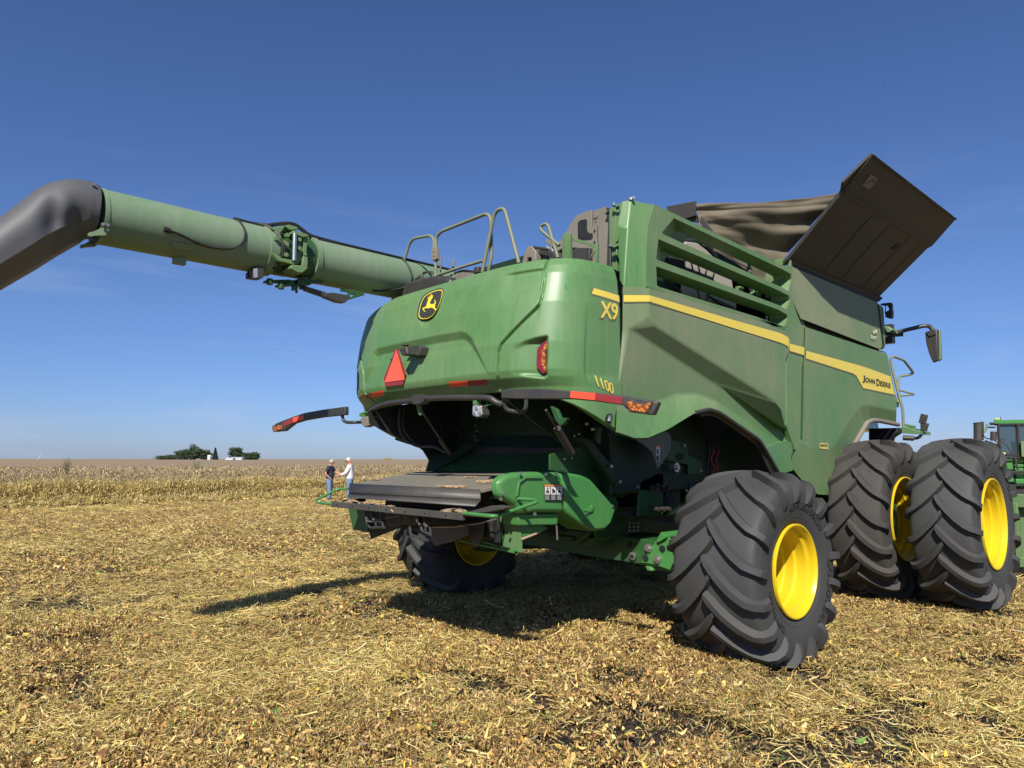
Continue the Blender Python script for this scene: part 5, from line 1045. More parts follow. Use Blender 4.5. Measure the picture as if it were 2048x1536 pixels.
# cables clipped along the tube
def cable(pts, r, mat='hose', n_=8):
    mb = MB(); mb.tube(spl(pts, n_), r, 8); return mb
cb = MB()
for off, r, dn in ((0, .015, 0), (8, .012, 1)):
    pts_ = [apt(462, 78, RA+.014), apt(500, 84, RA+.014), apt(530, 80-off, RA+.03)]+[P(*z2(a, b_+off*2), x=xb+.05) for a, b_ in ((350, 150), (440, 138), (540, 132), (620, 150), (680, 190), (760, 250), (860, 285))]+[apt(px, 80-off*1.5, RA+.016) for px in (680, 720, 760, 800, 850, 900)]
    cb.tube(spl(pts_, 6), r, 8)
cb.tube(spl([apt(462, 78, RA+.012), apt(463, 55, RA+.012), apt(466, 20, RA+.012), apt(460, -8, RA+.012), apt(440, -26, RA+.012), apt(400, -32, RA+.012), apt(365, -26, RA+.012), apt(335, -18, RA+.012), apt(314, -16, RA+.012)], 6), .010, 8)
cb.tube(spl([apt(512, 84, RA+.014), apt(522, 62, RA+.014), apt(530, 35, RA+.02), apt(540, 5, RA+.025), apt(543, -25, RA+.02), apt(535, -42, RA+.02), apt(532, -55, RA+.01)], 6), .012, 8); cb.tube(spl([apt(510, 84, RA+.02), apt(524, 58, RA+.02), apt(535, 25, RA+.03), apt(538, -15, RA+.03), apt(531, -30, RA+.02)], 6), .010, 8)
cb.tube(spl([apt(840, 70, RA+.014), apt(800, 66, RA+.014), apt(791, 60, RA+.014), apt(793, 30, RA+.012), apt(796, -5, RA+.012), apt(786, -35, RA+.012), apt(760, -55, RA+.012), apt(735, -68, RA+.014)], 6), .010, 8)
cb.tube([apt(306, -14, RA+.012), apt(318, -16, RA+.012)], .022, 10); build_each(cb, 'auger_cable', 'hose', aug)
# brackets on the outer tube
mb = MB(); mb.prism([apt(px, an, RA+.004) for px, an in ((324, -36), (378, -34), (378, -52), (330, -52))], Vector((.004, 0, -.004)))
c = apt(359, -88, RA+.02); mb.box(c, (.06, .1, .07)); mb.build('tube_bracket', 'auger_green', aug, .004)
y1 = lambda a, b_: (a/5.907, 340+b_/5.907)
mb = MB(); mb.prism(PX(axp(Ya).x+.18, *[y1(*p_) for p_ in ((1195, 630), (1315, 645), (1300, 720), (1270, 755), (1240, 770), (1110, 775), (1080, 785), (1045, 775), (1040, 750), (1060, 735), (1110, 725), (1180, 690))]), (-.02, 0, 0)); mb.prism(PX(axp(Ya).x-.05, *[y1(*p_) for p_ in ((960, 880), (990, 875), (1070, 835), (1180, 855), (1130, 900), (1000, 910), (975, 920), (948, 905))]), (-.03, 0, 0)); build_each(mb, 'spout_hinge', 'auger_green', G)
mb = MB()
for a, b_ in ((1210, 652), (1268, 662), (1100, 545), (1122, 320), (1100, 180)): c = P(*y1(a, b_), x=axp(Ya).x+RA*.9); mb.bolt(c, (1, 0, .3), .014, .02)
mb.tube([P(*y1(1125, 335), x=axp(Ya).x+RA*.9), P(*y1(1115, 540), x=axp(Ya).x+RA*.92)], .005, 6); mb.build('spout_rod', 'steel', G)
mb = MB(); 
for a, b_ in ((1040, 130), (1080, 215)): mb.tube([P(*y1(a, b_), x=axp(Ya).x+.1), P(*y1(a+2, b_+40), x=axp(Ya).x+.1)], .012, 8)
mb.tube([P(*y1(1000, 212), x=axp(Ya).x+.15), P(*y1(1140, 238), x=axp(Ya).x+.15)], .007, 6); build_each(mb, 'toggle_clip', 'green_half_shade', G)
# the spout: a hood that bends down, soft boxy section
xs = axp(Ya).x
secs = []   # picture top, bottom of outline at stations along the spout
for (tx, ty), (bx, by), wz in ((y1(1140, 195), y1(1085, 800), .235), (y1(1080, 165), y1(1010, 815), .24), (y1(960, 138), y1(945, 860), .25), (y1(800, 130), y1(800, 940), .265), (y1(620, 158), y1(620, 1045), .28), (y1(440, 230), y1(470, 1140), .29), (y1(220, 395), y1(300, 1240), .295), (y1(0, 560), y1(0, 1415), .30), (y1(-300, 760), y1(-380, 1640), .30), (y1(-560, 960), y1(-640, 1800), .30)):
    xc = xs-(.0)*0; T_ = P(tx, ty, x=xc); B_ = P(bx, by, x=xc+.02); secs.append((T_, B_, wz))
def rsec(T_, B_, w_, n_=40, k=0.0):
    """round at the joint, then rounded on top with flat cheeks and a flat slanting underside"""
    c = (T_+B_)/2; v_ = (T_-B_)/2; out = []
    for i in range(n_):
        t = 2*math.pi*i/n_; ct, st_ = math.cos(t), math.sin(t); x1, y1 = ct, st_
        if st_ >= 0: x2, y2 = math.copysign(abs(ct)**.8, ct), abs(st_)**.9
        else:
            q = (t-math.pi)/math.pi; pts_ = [(-1, 0), (-.98, -.45), (-.62, -.93), (-.30, -1.0), (.10, -.93), (.97, -.40), (1, 0)]; f_ = q*6; j = min(5, int(f_)); r_ = f_-j
            x2 = pts_[j][0]*(1-r_)+pts_[j+1][0]*r_; y2 = pts_[j][1]*(1-r_)+pts_[j+1][1]*r_
        out.append(c+Vector((1, 0, 0))*w_*(x1*(1-k)+x2*k)+v_*(y1*(1-k)+y2*k))
    return out
V = []; Fc = []; dens = []
for i in range(len(secs)-1):
    for j in range(6):
        t = j/6; a, b_ = secs[i], secs[i+1]; dens.append((a[0].lerp(b_[0], t), a[1].lerp(b_[1], t), lerp(a[2], b_[2], t), min(1, (i+t)/4)))
dens.append((*secs[-1], 1)); nn = 48
Tt = spl([s_[0] for s_ in secs], 6); Bb = spl([s_[1] for s_ in secs], 6)
for i, d_ in enumerate(dens): V += rsec(Tt[i], Bb[i], d_[2], nn, d_[3])
for i in range(len(dens)-1):
    for j in range(nn): Fc.append((i*nn+j, i*nn+(j+1) % nn, (i+1)*nn+(j+1) % nn, (i+1)*nn+j))
sp = mesh_obj('spout', V, Fc, 'spout_grey', G, True); normals_out(sp)
# moulded cheek: the side steps in, then bulges by the joint
for v in sp.data.vertices:
    d = v.co-CAM; w_ = d.dot(vw); px = 1024+FPX*d.dot(rt)/w_; py = 768-FPX*d.dot(up)/w_
    if v.co.x > xs+.08:
        bx_, by_ = px*5.907, (py-340)*5.907
        e1 = math.exp(-(((bx_-640)/130)**2+((by_-600)/230)**2)); e2 = math.exp(-(((bx_-900)/150)**2+((by_-620)/170)**2)); v.co.x += -.045*e1*1.0+.02*math.exp(-(((bx_-790)/90)**2+((by_-560)/220)**2))-.07*e2
autosmooth(sp, 24)
sp.modifiers.new('solid', 'SOLIDIFY').thickness = .01
# auger support cradle on the far side of the tank
mb = MB(); mb.box((-1.35, 0.6, 3.5), (.3, .5, .5)); mb.tube([axp(.2), Vector((-1.3, 1.2, 3.8)), Vector((-1.3, 2.2, 3.4))], RA, 32); mb.build('auger_elbow', 'green_mid', G, .02)
# ------------------------------------------------------------------ mirror, camera, ladder and platform at the front right
mb = MB(); q = [P(*c5(960, 440), y=5.75), P(*c5(1010, 410), y=5.78), P(*c5(1060, 380), y=5.8), P(*c5(1320, 318), y=5.95), P(*c5(1360, 335), y=6), P(*c5(1385, 370), y=6)]; mb.tube(rnd(q, .08), .032, 12); mb.tube([P(*c5(1010, 400), y=5.75), P(*c5(1110, 395), y=5.82)], .045, 10); mb.box(P(*c5(975, 400), y=5.7), (.16, .12, .3)); mb.box(P(*c5(1000, 445), y=5.75), (.1, .1, .12)); ma = mb.build('mirror_arm', 'black_plastic', G, .01)
mb = MB(); q = PY(5.95, c5(1308, 385), c5(1400, 352), c5(1420, 355), c5(1422, 632), c5(1380, 655), c5(1345, 575), c5(1318, 480)); mb.prism(q, (0, .1, 0)); mb.build('mirror_head', 'black_plastic', ma, .015)
mb = MB(); mb.prism(PY(5.93, c5(1312, 378), c5(1402, 352), c5(1408, 400), c5(1345, 425)), (0, .05, 0)); mb.build('mirror_cap', 'black_plastic', ma, .008)
mb = MB(); mb.prism(PY(6.06, c5(1418, 355), c5(1445, 362), c5(1458, 625), c5(1425, 645)), (0, .06, 0)); mb.build('mirror_back', 'green_mid', ma, .012)
mb = MB(); mb.prism(PY(5.6, c5(930, 320), c5(985, 330), c5(1025, 360), c5(1025, 385), c5(960, 390)), (0, .3, 0)); mb.build('cab_roof_corner', 'green_mid', G, .02)
mb = MB(); mb.prism(PY(5.0, c5(905, 122), c5(1000, 112), c5(1012, 125), c5(1012, 165), c5(985, 172), c5(970, 140), c5(910, 138)), (0, .05, 0)); mb.prism(PY(5.0, c5(985, 165), c5(1005, 165), c5(1012, 190), c5(1010, 250), c5(985, 256), c5(950, 245), c5(955, 195), c5(980, 185)), (0, .08, 0)); mb.tube(spl([P(*c5(940, 130), y=5.0), P(*c5(955, 160), y=5.0), P(*c5(950, 210), y=5.0), P(*c5(960, 230), y=5.0)], 4), .008, 6); mb.build('tank_camera', 'black_plastic', G, .008)
mb = MB(); q = [P(*c5(1115, 1240), y=5.55), P(*c5(1110, 1080), y=5.55), P(*c5(1060, 900), y=5.55), P(*c5(1000, 650), y=5.55), P(*c5(1000, 610), y=5.55), P(*c5(1030, 600), y=5.6), P(*c5(1120, 635), y=5.8), P(*c5(1205, 745), y=6.1), P(*c5(1180, 765), y=6.1), P(*c5(1080, 780), y=5.9), P(*c5(1065, 820), y=5.85), P(*c5(1070, 960), y=5.8), P(*c5(1060, 1050), y=5.6)]
mb.tube(rnd(q, .04), .02, 12); mb.tube(rnd([P(*c5(1075, 905), y=5.8), P(*c5(1210, 940), y=6.1), P(*c5(1205, 946), y=6.1), P(*c5(1080, 958), y=5.8)], .03), .015, 8); mb.build('ladder_rail', 'rail_green', G)
mb = MB(); mb.prism(PY(5.5, c5(1050, 1245), c5(1125, 1240), c5(1260, 1275), c5(1262, 1305), c5(1055, 1290)), (0, .5, 0)); mb.tube([P(*c5(1120, 1215), y=5.9), P(*c5(1225, 1235), y=5.9)], .018, 8); mb.tube([P(*c5(1120, 1240), y=5.9), P(*c5(1225, 1240), y=5.9)], .012, 8); mb.build('side_platform', 'green_mid', G, .008)
mb = MB(); mb.prism(PY(5.3, c5(800, 1250), c5(1060, 1245), c5(1060, 1290), c5(1000, 1330), c5(980, 1400), c5(800, 1400)), (0, .2, 0)); mb.build('platform_mount', 'interior_black', G, .01)
mb = MB(); mb.tube(rnd([P(*c5(1110, 1340), y=5.5), P(*c5(1250, 1340), y=5.6), P(*c5(1285, 1300), y=5.65), P(*c5(1283, 1200), y=5.65)], .05), .024, 10); mb.tube([P(*c5(1110, 1335), y=5.5), P(*c5(1210, 1340), y=5.55)], .04, 12)
for a, b_, s_ in ((1295, 1165, .09), (1310, 1235, .075)): mb.box(P(*c5(a, b_), y=5.65), (s_, .06, s_*1.6), Matrix.Rotation(.3, 3, 'Y'))
mb.build('front_lamp_arm', 'dark_metal', G, .006)
# cab on the far side of the tank, hidden from here by the body
mb = MB(); mb.box((0, 6.0, 3.0), (1.9, 1.5, 1.5)); cab = mb.build('cab', 'cab_glass', G, .05)
mb = MB(); mb.box((0, 5.95, 3.82), (2.0, 1.8, .14)); mb.build('cab_roof', 'green_mid', cab, .05)
# front underbody and the wide platform head across the front
mb = MB(); mb.box((0, 6.1, 1.5), (1.5, 1.6, .9)); mb.build('feeder_house', 'green_half_shade', G, .03)
mb = MB(); mb.box((0, 6.9, 1.16), (9.6, .10, .20)); mb.box((0, 6.9, .24), (9.6, .14, .14)); mb.box((0, 7.02, .7), (9.6, .04, .85))
for X in (-4.75, -2.8, -1.2, 1.2, 2.8, 3.25, 4.75): mb.box((X, 6.88, .7), (.07, .10, .85))
hd = mb.build('header', 'green_mid', G, .01)
# ================================================================== SECOND MACHINE (right edge)
def far_machine():
    T = empty('tractor', (0, 0, 0), 'second green machine with glazed cab, beacon and exhaust stack behind the front tyres', 'tractor')
    wq = lambda a, b_: (1880+a/3.339, 760+b_/3.339)
    d0 = vw.copy(); d0.z = 0; d0.normalize(); dist = 25.0
    N = d0
    def W_(a, b_, off=0.0):
        px, py = wq(a, b_); d = vw+rt*((px-1024)/FPX)-up*((py-768)/FPX); return CAM+d*((dist+off)/d.dot(N))
    def pr(name, mat, pts, off, th, bevel=.01, parent=T):
        mb = MB(); mb.prism([W_(*p_, off) for p_ in pts], N2*th); return mb.build(name, mat, parent, bevel, 0)
    N2 = (W_(430, 500)-CAM); N2.z = 0; N2.normalize()
    pr('cab_roof', 'green_clean', [(360, 282), (410, 268), (640, 262), (640, 288), (400, 292), (365, 292)], -.1, 1.8)
    pr('beacon_base', 'green_mid', [(358, 262), (410, 262), (410, 275), (358, 278)], 0, .3); pr('beacon', 'decal_yellow', [(370, 256), (402, 256), (402, 264), (368, 264)], 0, .15)
    mb = MB(); mb.tube([W_(405, 270), W_(404, 245)], .01, 6); mb.build('aerial', 'dark_metal', T)
    g = pr('cab_glass', 'cab_glass', [(385, 295), (640, 290), (640, 500), (410, 500), (392, 470)], 0, 1.5, 0)
    mb = MB()
    for pts_ in ([(388, 295), (398, 480), (420, 505)], [(520, 298), (532, 500)], [(388, 296), (640, 292)], [(410, 502), (640, 502)], [(600, 295), (605, 500)]): mb.tube([W_(a, b_, -.05) for a, b_ in pts_], .05, 6)
    mb.build('cab_frame', 'black_plastic', T)
    mb = MB(); mb.prism([W_(a, b_, .4) for a, b_ in ((450, 500), (455, 400), (480, 330), (500, 330), (505, 400), (490, 500))], N*.2); mb.prism([W_(a, b_, .3) for a, b_ in ((462, 360), (500, 370), (505, 390), (460, 380))], N*.1); mb.build('seat', 'black_plastic', g, .02)
    mb = MB(); mb.tube([W_(258, 400), W_(258, 290)], .155, 14); mb.tube([W_(258, 292), W_(256, 282)], .165, 14); mb.build('exhaust_stack', 'dark_metal', T)
    pr('mirror', 'green_mid', [(305, 294), (322, 292), (318, 320), (304, 352), (290, 352)], -.3, .08)
    mb = MB(); mb.tube([W_(322, 316, -.2), W_(365, 316)], .03, 6); mb.tube([W_(335, 292), W_(375, 292)], .05, 6); mb.tube(spl([W_(282, 362), W_(300, 382), W_(320, 392), W_(345, 392)], 4), .02, 6)
    for pts_ in ([(352, 392), (400, 435)], [(400, 400), (450, 440), (475, 495)], [(410, 395), (440, 400)]): mb.tube([W_(*p_, -.3) for p_ in pts_], .018, 6)
    mb.build('mirror_arm', 'dark_metal', T)
    mb = MB(); mb.tube([W_(358, 345, -.1), W_(358, 405, -.1)], .1, 12); mb.build('air_cleaner', 'dark_metal', T)
    pr('body_panel', 'green_mid', [(540, 410), (640, 400), (640, 515), (545, 512)], -.25, 1.2); pr('yellow_label', 'decal_yellow', [(404, 484), (438, 484), (438, 497), (404, 496)], -.3, .05)
    pr('front_frame', 'green_half_shade', [(300, 400), (420, 440), (420, 540), (300, 560)], .1, .8); pr('lower_body', 'green_half_shade', [(420, 515), (640, 515), (640, 720), (450, 715), (430, 600)], .3, 1.5)
    mb = MB()
    for (x, y, w_, h_) in ((445, 525, 45, 75), (500, 525, 60, 30), (500, 560, 60, 22), (500, 588, 60, 28), (455, 612, 40, 70), (510, 632, 55, 22), (508, 660, 60, 34), (575, 520, 60, 90), (575, 632, 60, 70)): mb.prism([W_(*p_, .05) for p_ in ((x, y), (x+w_, y-2), (x+w_+3, y+h_), (x+5, y+h_+2))], N*.2)
    mb.build('step_panel', 'green_clean', T, .03)
    mb = MB()
    for pts_ in ([(430, 520), (640, 516)], [(440, 612), (640, 612)], [(436, 622), (640, 624)], [(500, 515), (508, 560), (520, 600)], [(450, 705), (640, 700)]): mb.tube([W_(*p_, -.1) for p_ in pts_], .035, 6)
    mb.prism([W_(*p_, -.2) for p_ in ((450, 708), (505, 700), (510, 730), (640, 730), (640, 765), (500, 762), (490, 745), (455, 740))], N*.6); mb.build('front_ladder', 'black_plastic', T)
    mb = MB(); c = W_(300, 800, .9)
    mb.lathe([(-.3, .35), (-.3, .85), (-.2, .95), (.2, .95), (.3, .85), (.3, .35)], (c.x, c.y, .95), 40); c2 = W_(620, 800, .9); mb2 = MB(); mb2.lathe([(-.3, .35), (-.3, .85), (-.2, .95), (.2, .95), (.3, .85), (.3, .35)], (c2.x, c2.y, .95), 40)
    mb.build('wheel', 'rubber', T); mb2.build('wheel', 'rubber', T)
far_machine()
# ================================================================== PEOPLE
flat('skin', (.55, .27, .17), .6); flat('navy_cloth', (.012, .018, .04), .85); flat('denim', (.13, .22, .38), .85); flat('white_cloth', (.78, .78, .80), .85); flat('grey_hair', (.42, .40, .37), .8); flat('boot_leather', (.09, .06, .04), .7); flat('cap_black', (.02, .02, .02), .7)
def skin_body(name, chains, mat, parent, sub=2):
    """chains: lists of (point, radius); joints at the same place are shared"""
    V = []; E_ = []; Rr = []; idx_ = {}
    for ch in chains:
        prev = None
        for p_, r in ch:
            k = tuple(round(c, 4) for c in p_)
            if k not in idx_: idx_[k] = len(V); V.append(p_); Rr.append(r if isinstance(r, tuple) else (r, r))
            i = idx_[k]
            if prev is not None and prev != i: E_.append((prev, i))
            prev = i
    me = bpy.data.meshes.new(name); me.from_pydata(V, E_, []); me.materials.append(MATS[mat]); o = bpy.data.objects.new(name, me); link(o, parent)
    sk = o.modifiers.new('skin', 'SKIN'); sk.use_smooth_shade = True
    for i, d in enumerate(me.skin_vertices[0].data): d.radius = Rr[i]; d.use_root = (i == 0)
    s_ = o.modifiers.new('sub', 'SUBSURF'); s_.levels = sub; s_.render_levels = sub
    return o
def ell(mb, c, r, seg=20, rings=12, cut=None):
    c = Vector(c); V = []; Fc = []
    for i in range(rings+1):
        t = math.pi*i/rings
        for j in range(seg): p_ = 2*math.pi*j/seg; V.append(c+Vector((r[0]*math.sin(t)*math.cos(p_), r[1]*math.sin(t)*math.sin(p_), r[2]*math.cos(t))))
    for i in range(rings):
        for j in range(seg): Fc.append((i*seg+j, (i+1)*seg+j, (i+1)*seg+(j+1) % seg, i*seg+(j+1) % seg))
    mb.add(V, Fc)
def hand(base, dirv, side, sc=1.0, curl=.35):
    """five separate fingers rooted in the palm"""
    b_ = Vector(base); f = Vector(dirv).normalized(); s_ = Vector(side).normalized(); dn = f.cross(s_).normalized(); out = []
    palm = b_+f*.085*sc
    out.append([(tuple(b_), (.026, .02)), (tuple(b_+f*.045*sc), (.036, .016)), (tuple(palm), (.036, .014))])
    for i, (o_, l_) in enumerate(((-.028, .068), (-.009, .078), (.010, .073), (.029, .058))):
        k = palm+s_*o_*sc; m1 = k+f*l_*.45*sc-dn*curl*.012; m2 = m1+f*l_*.35*sc-dn*curl*.03; out.append([(tuple(palm), (.036, .014)), (tuple(k+f*.008), .010), (tuple(m1), .009), (tuple(m2), .0075)])
    t0 = b_+f*.03*sc; out.append([(tuple(b_+f*.045*sc), (.036, .016)), (tuple(t0-s_*.042*sc+f*.015), .012), (tuple(t0-s_*.058*sc+f*.05*sc), .010)])
    return out
def person(loc, face, H, shirt, long_sleeve, label, group, arms, cap=False, hair=True, belly=.0, tilt=.35):
    root = empty('person', loc, label, 'person', group); root.rotation_euler = (0, 0, face); k = H/1.78      # local +Y = the way the person faces
    L_ = lambda x, y, z: (x*k, y*k, z*k)
    sh_l, sh_r = L_(-.20, 0, 1.44), L_(.20, 0, 1.44)
    ch = [[(L_(0, 0, .96), (.15, .11)), (L_(0, .01, 1.12), (.15, .12+belly)), (L_(0, .0, 1.30), (.17, .12)), (L_(0, -.01, 1.43), (.13, .09)), (L_(0, 0, 1.51), (.06, .06)), (L_(0, .03, 1.58), (.055, .06))],
          [(L_(0, 0, .96), (.15, .11)), (L_(-.09, 0, .88), .085), (L_(-.10, .02, .50), .06), (L_(-.11, -.02, .10), .042), (L_(-.11, -.01, .05), .045), (L_(-.12, .13, .035), (.04, .03))],
          [(L_(0, 0, .96), (.15, .11)), (L_(.09, 0, .88), .085), (L_(.10, .03, .50), .06), (L_(.11, 0.02, .10), .042), (L_(.11, .02, .05), .045), (L_(.12, .16, .035), (.04, .03))]]
    for s_, (el, wr, hd_, sd) in arms.items():
        S0 = sh_l if s_ < 0 else sh_r; ch.append([(L_(0, -.01, 1.43), (.13, .09)), (S0, .062), (L_(*el), .050), (L_(*wr), .034)])
        ch += [[(L_(*wr), .028), c_[0]]+c_[1:] if False else c_ for c_ in hand(L_(*wr), hd_, sd)]
    body = skin_body('body', ch, 'skin', root, 2)
    # head with face
    c = Vector(L_(0, .065, 1.665)); Rt = Matrix.Rotation(-tilt, 3, 'X')
    mb = MB(); V = []; Fc = []; seg, rings = 28, 20
    for i in range(rings+1):
        t = math.pi*i/rings
        for j in range(seg):
            p_ = 2*math.pi*j/seg; x, y, z = math.sin(t)*math.cos(p_), math.sin(t)*math.sin(p_), math.cos(t)
            sc = 1-.22*max(0, -z)**1.5; q = Vector((.076*x*sc, .097*y*(1-.1*max(0, -z)), .118*z))
            if y > .3: q.y += .020*math.exp(-((x/.16)**2+((z+.12)/.2)**2))-.006*math.exp(-(((abs(x)-.38)/.16)**2+((z-.03)/.12)**2))+.006*math.exp(-((x/.35)**2+((z+.45)/.1)**2))-.003*math.exp(-((x/.3)**2+((z+.5)/.03)**2))
            V.append(c+Rt @ q)
    for i in range(rings):
        for j in range(seg): Fc.append((i*seg+j, (i+1)*seg+j, (i+1)*seg+(j+1) % seg, i*seg+(j+1) % seg))
    mb.add(V, Fc)
    for s_ in (-1, 1): ell(mb, c+Rt @ Vector((s_*.078, -.008, -.005)), (.012, .022, .032), 10, 8)
    hdm = mb.build('head', 'skin', body, 0, 180)
    mb = MB()
    for s_ in (-1, 1): ell(mb, c+Rt @ Vector((s_*.03, .088, .012)), (.010, .006, .006), 8, 6)
    mb.build('eye', 'cap_black', hdm, 0, 180)
    if hair:
        mb = MB(); V = []; Fc = []
        for i in range(9):
            t = math.pi*.62*i/8
            for j in range(24):
                p_ = 2*math.pi*j/24; lim = 1.0 if math.sin(p_) < .2 else .62
                tt_ = t*lim; V.append(c+Rt @ Vector((.083*math.sin(tt_)*math.cos(p_), .104*math.sin(tt_)*math.sin(p_)-.004, .126*math.cos(tt_)+.002)))
        for i in range(8):
            for j in range(24): Fc.append((i*24+j, (i+1)*24+j, (i+1)*24+(j+1) % 24, i*24+(j+1) % 24))
        mb.add(V, Fc); hr = mb.build('hair', 'grey_hair', body, 0, 180); hr.modifiers.new('s', 'SOLIDIFY').thickness = .01
    if hair and not cap:
        mb = MB(); mb.box(c+Rt @ Vector((0, .098, .012)), (.13, .01, .03)); mb.tube([c+Rt @ Vector((-.078, .09, .015)), c+Rt @ Vector((-.085, -.01, .01))], .003, 6); mb.build('glasses', 'cap_black', hdm, .004)
    if cap:
        mb = MB(); V = []; Fc = []
        for i in range(8):
            t = math.pi*.5*i/7
            for j in range(24): p_ = 2*math.pi*j/24; V.append(c+Rt @ Vector((.088*math.sin(t)*math.cos(p_), .110*math.sin(t)*math.sin(p_)-.002, .118*math.cos(t)+.028)))
        for i in range(7):
            for j in range(24): Fc.append((i*24+j, (i+1)*24+j, (i+1)*24+(j+1) % 24, i*24+(j+1) % 24))
        mb.add(V, Fc, 0); mb.m = [1 if (sum((mb.v[q] for q in f), Vector())/4-c).dot(Rt @ Vector((0, 1, 0))) > .045 else 0 for f in mb.f]
        mb.prism([c+Rt @ Vector(q) for q in ((-.075, .075, .03), (-.06, .15, .02), (0, .19, .015), (.06, .15, .02), (.075, .075, .03))], Rt @ Vector((0, 0, .008)), 1)
        cp = mb.build('cap', ['white_cloth', 'cap_black'], body, 0, 180); cp.modifiers.new('s', 'SOLIDIFY').thickness = .006
    # clothes: a little larger than the body
    g_ = .014; top = [[(L_(0, 0, .86 if not long_sleeve else .80), (.20+g_, .165+g_)), (L_(0, .015, 1.10), (.195+g_, .165+belly)), (L_(0, 0, 1.28), (.205+g_, .155)), (L_(0, -.01, 1.42), (.16+g_, .11)), (L_(0, .0, 1.50), (.072, .072))]]
    for s_, (el, wr, hd_, sd) in arms.items():
        S0 = Vector(sh_l if s_ < 0 else sh_r); E0 = Vector(L_(*el)); Wr = Vector(L_(*wr))
        if long_sleeve: top.append([(L_(0, -.01, 1.42), (.16+g_, .11)), (tuple(S0), .095), (tuple(E0), .080), (tuple(E0.lerp(Wr, .85)), .045)])
        else: top.append([(L_(0, -.01, 1.42), (.16+g_, .11)), (tuple(S0), .09), (tuple(S0.lerp(E0, .8)), .085)])
    skin_body('shirt', top, shirt, body, 2)
    jn = [[(L_(0, 0, 1.06), (.165, .135)), (L_(0, 0, .92), (.185, .15)), (L_(-.10, .0, .80), .125), (L_(-.11, .02, .50), .100), (L_(-.12, -.02, .06), .085)], [(L_(0, 0, .92), (.185, .15)), (L_(.10, .0, .80), .125), (L_(.11, .03, .50), .100), (L_(.12, .02, .06), .085)]]
    skin_body('jeans', jn, 'denim', body, 2)
    mb = MB()
    for s_, y_ in ((-.11, .0), (.11, .03)): ell(mb, L_(s_*1.03, y_+.06, .045), (.052, .15, .05), 14, 8)
    mb.build('boot', 'boot_leather', body, 0, 180)
    return root
pA = P(658, 1001, z=0); pB = P(699, 1003, z=0)
vr = (rt-vw*0); vr.z = 0; vr.normalize(); ang = math.atan2(-vr.x, vr.y)       # facing picture right
up_ = (0, .3, 1)
person(pA, ang, 1.76, 'navy_cloth', False, 'grey-haired person in navy polo and jeans, one hand on hip, other hand held out', 'people talking at the field edge',
       {-1: ((-.27, .22, 1.20), (-.16, .50, 1.12), (.05, 1, .02), (0, 0, 1)), 1: ((.30, -.12, 1.16), (.24, .06, .98), (-.3, .6, -.5), (0, -.4, 1))}, False, True, .035, .45)
person(pB, ang+math.pi, 1.82, 'white_cloth', True, 'person in white long-sleeved shirt and black-and-white cap looking down at their hands', 'people talking at the field edge',
       {-1: ((-.26, .12, 1.16), (-.14, .40, 1.08), (.1, 1, 0), (0, 0, 1)), 1: ((.26, .12, 1.16), (.12, .42, 1.08), (-.1, 1, 0), (0, 0, 1))}, True, False, .01, .6)
# ================================================================== GROUND
XE = -26.2                                  # the edge of the standing crop runs along the rows
def und(x, y):
    d = np.hypot(x-CAM.x, y-CAM.y)
    return .05*np.exp(-(((x-3)/3)**2+((y-4.6)/2.2)**2))+.012*np.sin(x*1.3+y*.6)+.01*np.sin(y*2.1-x*.9)-.012
gx = np.concatenate([[-6000, -3000, -1200, -500, -200, -100, -60], np.arange(-40, -12, 1.0), np.arange(-12, 14, .16), np.arange(14, 40, 2), [60, 120, 300, 900, 3000, 6000]])
gy = np.concatenate([[-3000, -900, -300, -100, -40], np.arange(-24, -8, 1.0), np.arange(-8, 18, .16), np.arange(18, 60, 1.5), [80, 120, 250, 600, 1500, 3000, 6000]])
GX, GY = np.meshgrid(gx, gy); GZ = np.where(np.hypot(GX, GY) < 60, und(GX, GY), 0)
lump = RNG.normal(0, 1, GX.shape)*.010*(np.abs(GX-1) < 13)*(np.abs(GY-5) < 13); GZ = GZ+lump-.03
n1, n2 = GX.shape; id_ = np.arange(n1*n2).reshape(n1, n2); qf = np.stack([id_[:-1, :-1], id_[:-1, 1:], id_[1:, 1:], id_[1:, :-1]], -1).reshape(-1, 4)
m, n, b = nodes_of('soil_litter')
f1 = noise(n, 38, 6, .7); f2 = noise(n, 9, 5, .65); f3 = noise(n, .9, 5, .6); f4 = noise(n, 120, 3, .6)
c = mixc(n, ramp(n, .38, .62, f1), (.20, .13, .06), (.50, .37, .17)); c = mixc(n, ramp(n, .5, .75, f2), c, (.42, .33, .13)); c = mixc(n, ramp(n, .60, .72, f4), c, (.08, .055, .03))
g = n.nodes.new('ShaderNodeNewGeometry'); dv = n.nodes.new('ShaderNodeVectorMath'); dv.operation = 'DISTANCE'; dv.inputs[1].default_value = tuple(CAM); n.links.new(g.outputs['Position'], dv.inputs[0])
near = n.nodes.new('ShaderNodeMapRange'); near.inputs['From Min'].default_value = 12; near.inputs['From Max'].default_value = 22; n.links.new(dv.outputs['Value'], near.inputs['Value'])
dcol = n.nodes.new('ShaderNodeVectorMath'); soil = mixc(n, ramp(n, .45, .7, f1), (.040, .036, .034), (.16, .12, .07)); c = mixc(n, near.outputs[0], soil, c)
n.links.new(c, b.inputs['Base Color']); b.inputs['Roughness'].default_value = .95; b.inputs['Specular IOR Level'].default_value = .15
bump(n, b, mth(n, 'ADD', mth(n, 'MULTIPLY', f1, .7), mth(n, 'MULTIPLY', f4, .3)), 1.0, .05)
me = bpy.data.meshes.new('ground'); me.from_pydata(np.stack([GX, GY, GZ], -1).reshape(-1, 3).tolist(), [], qf.tolist()); me.update(); me.polygons.foreach_set('use_smooth', [True]*len(qf)); me.materials.append(MATS['soil_litter'])
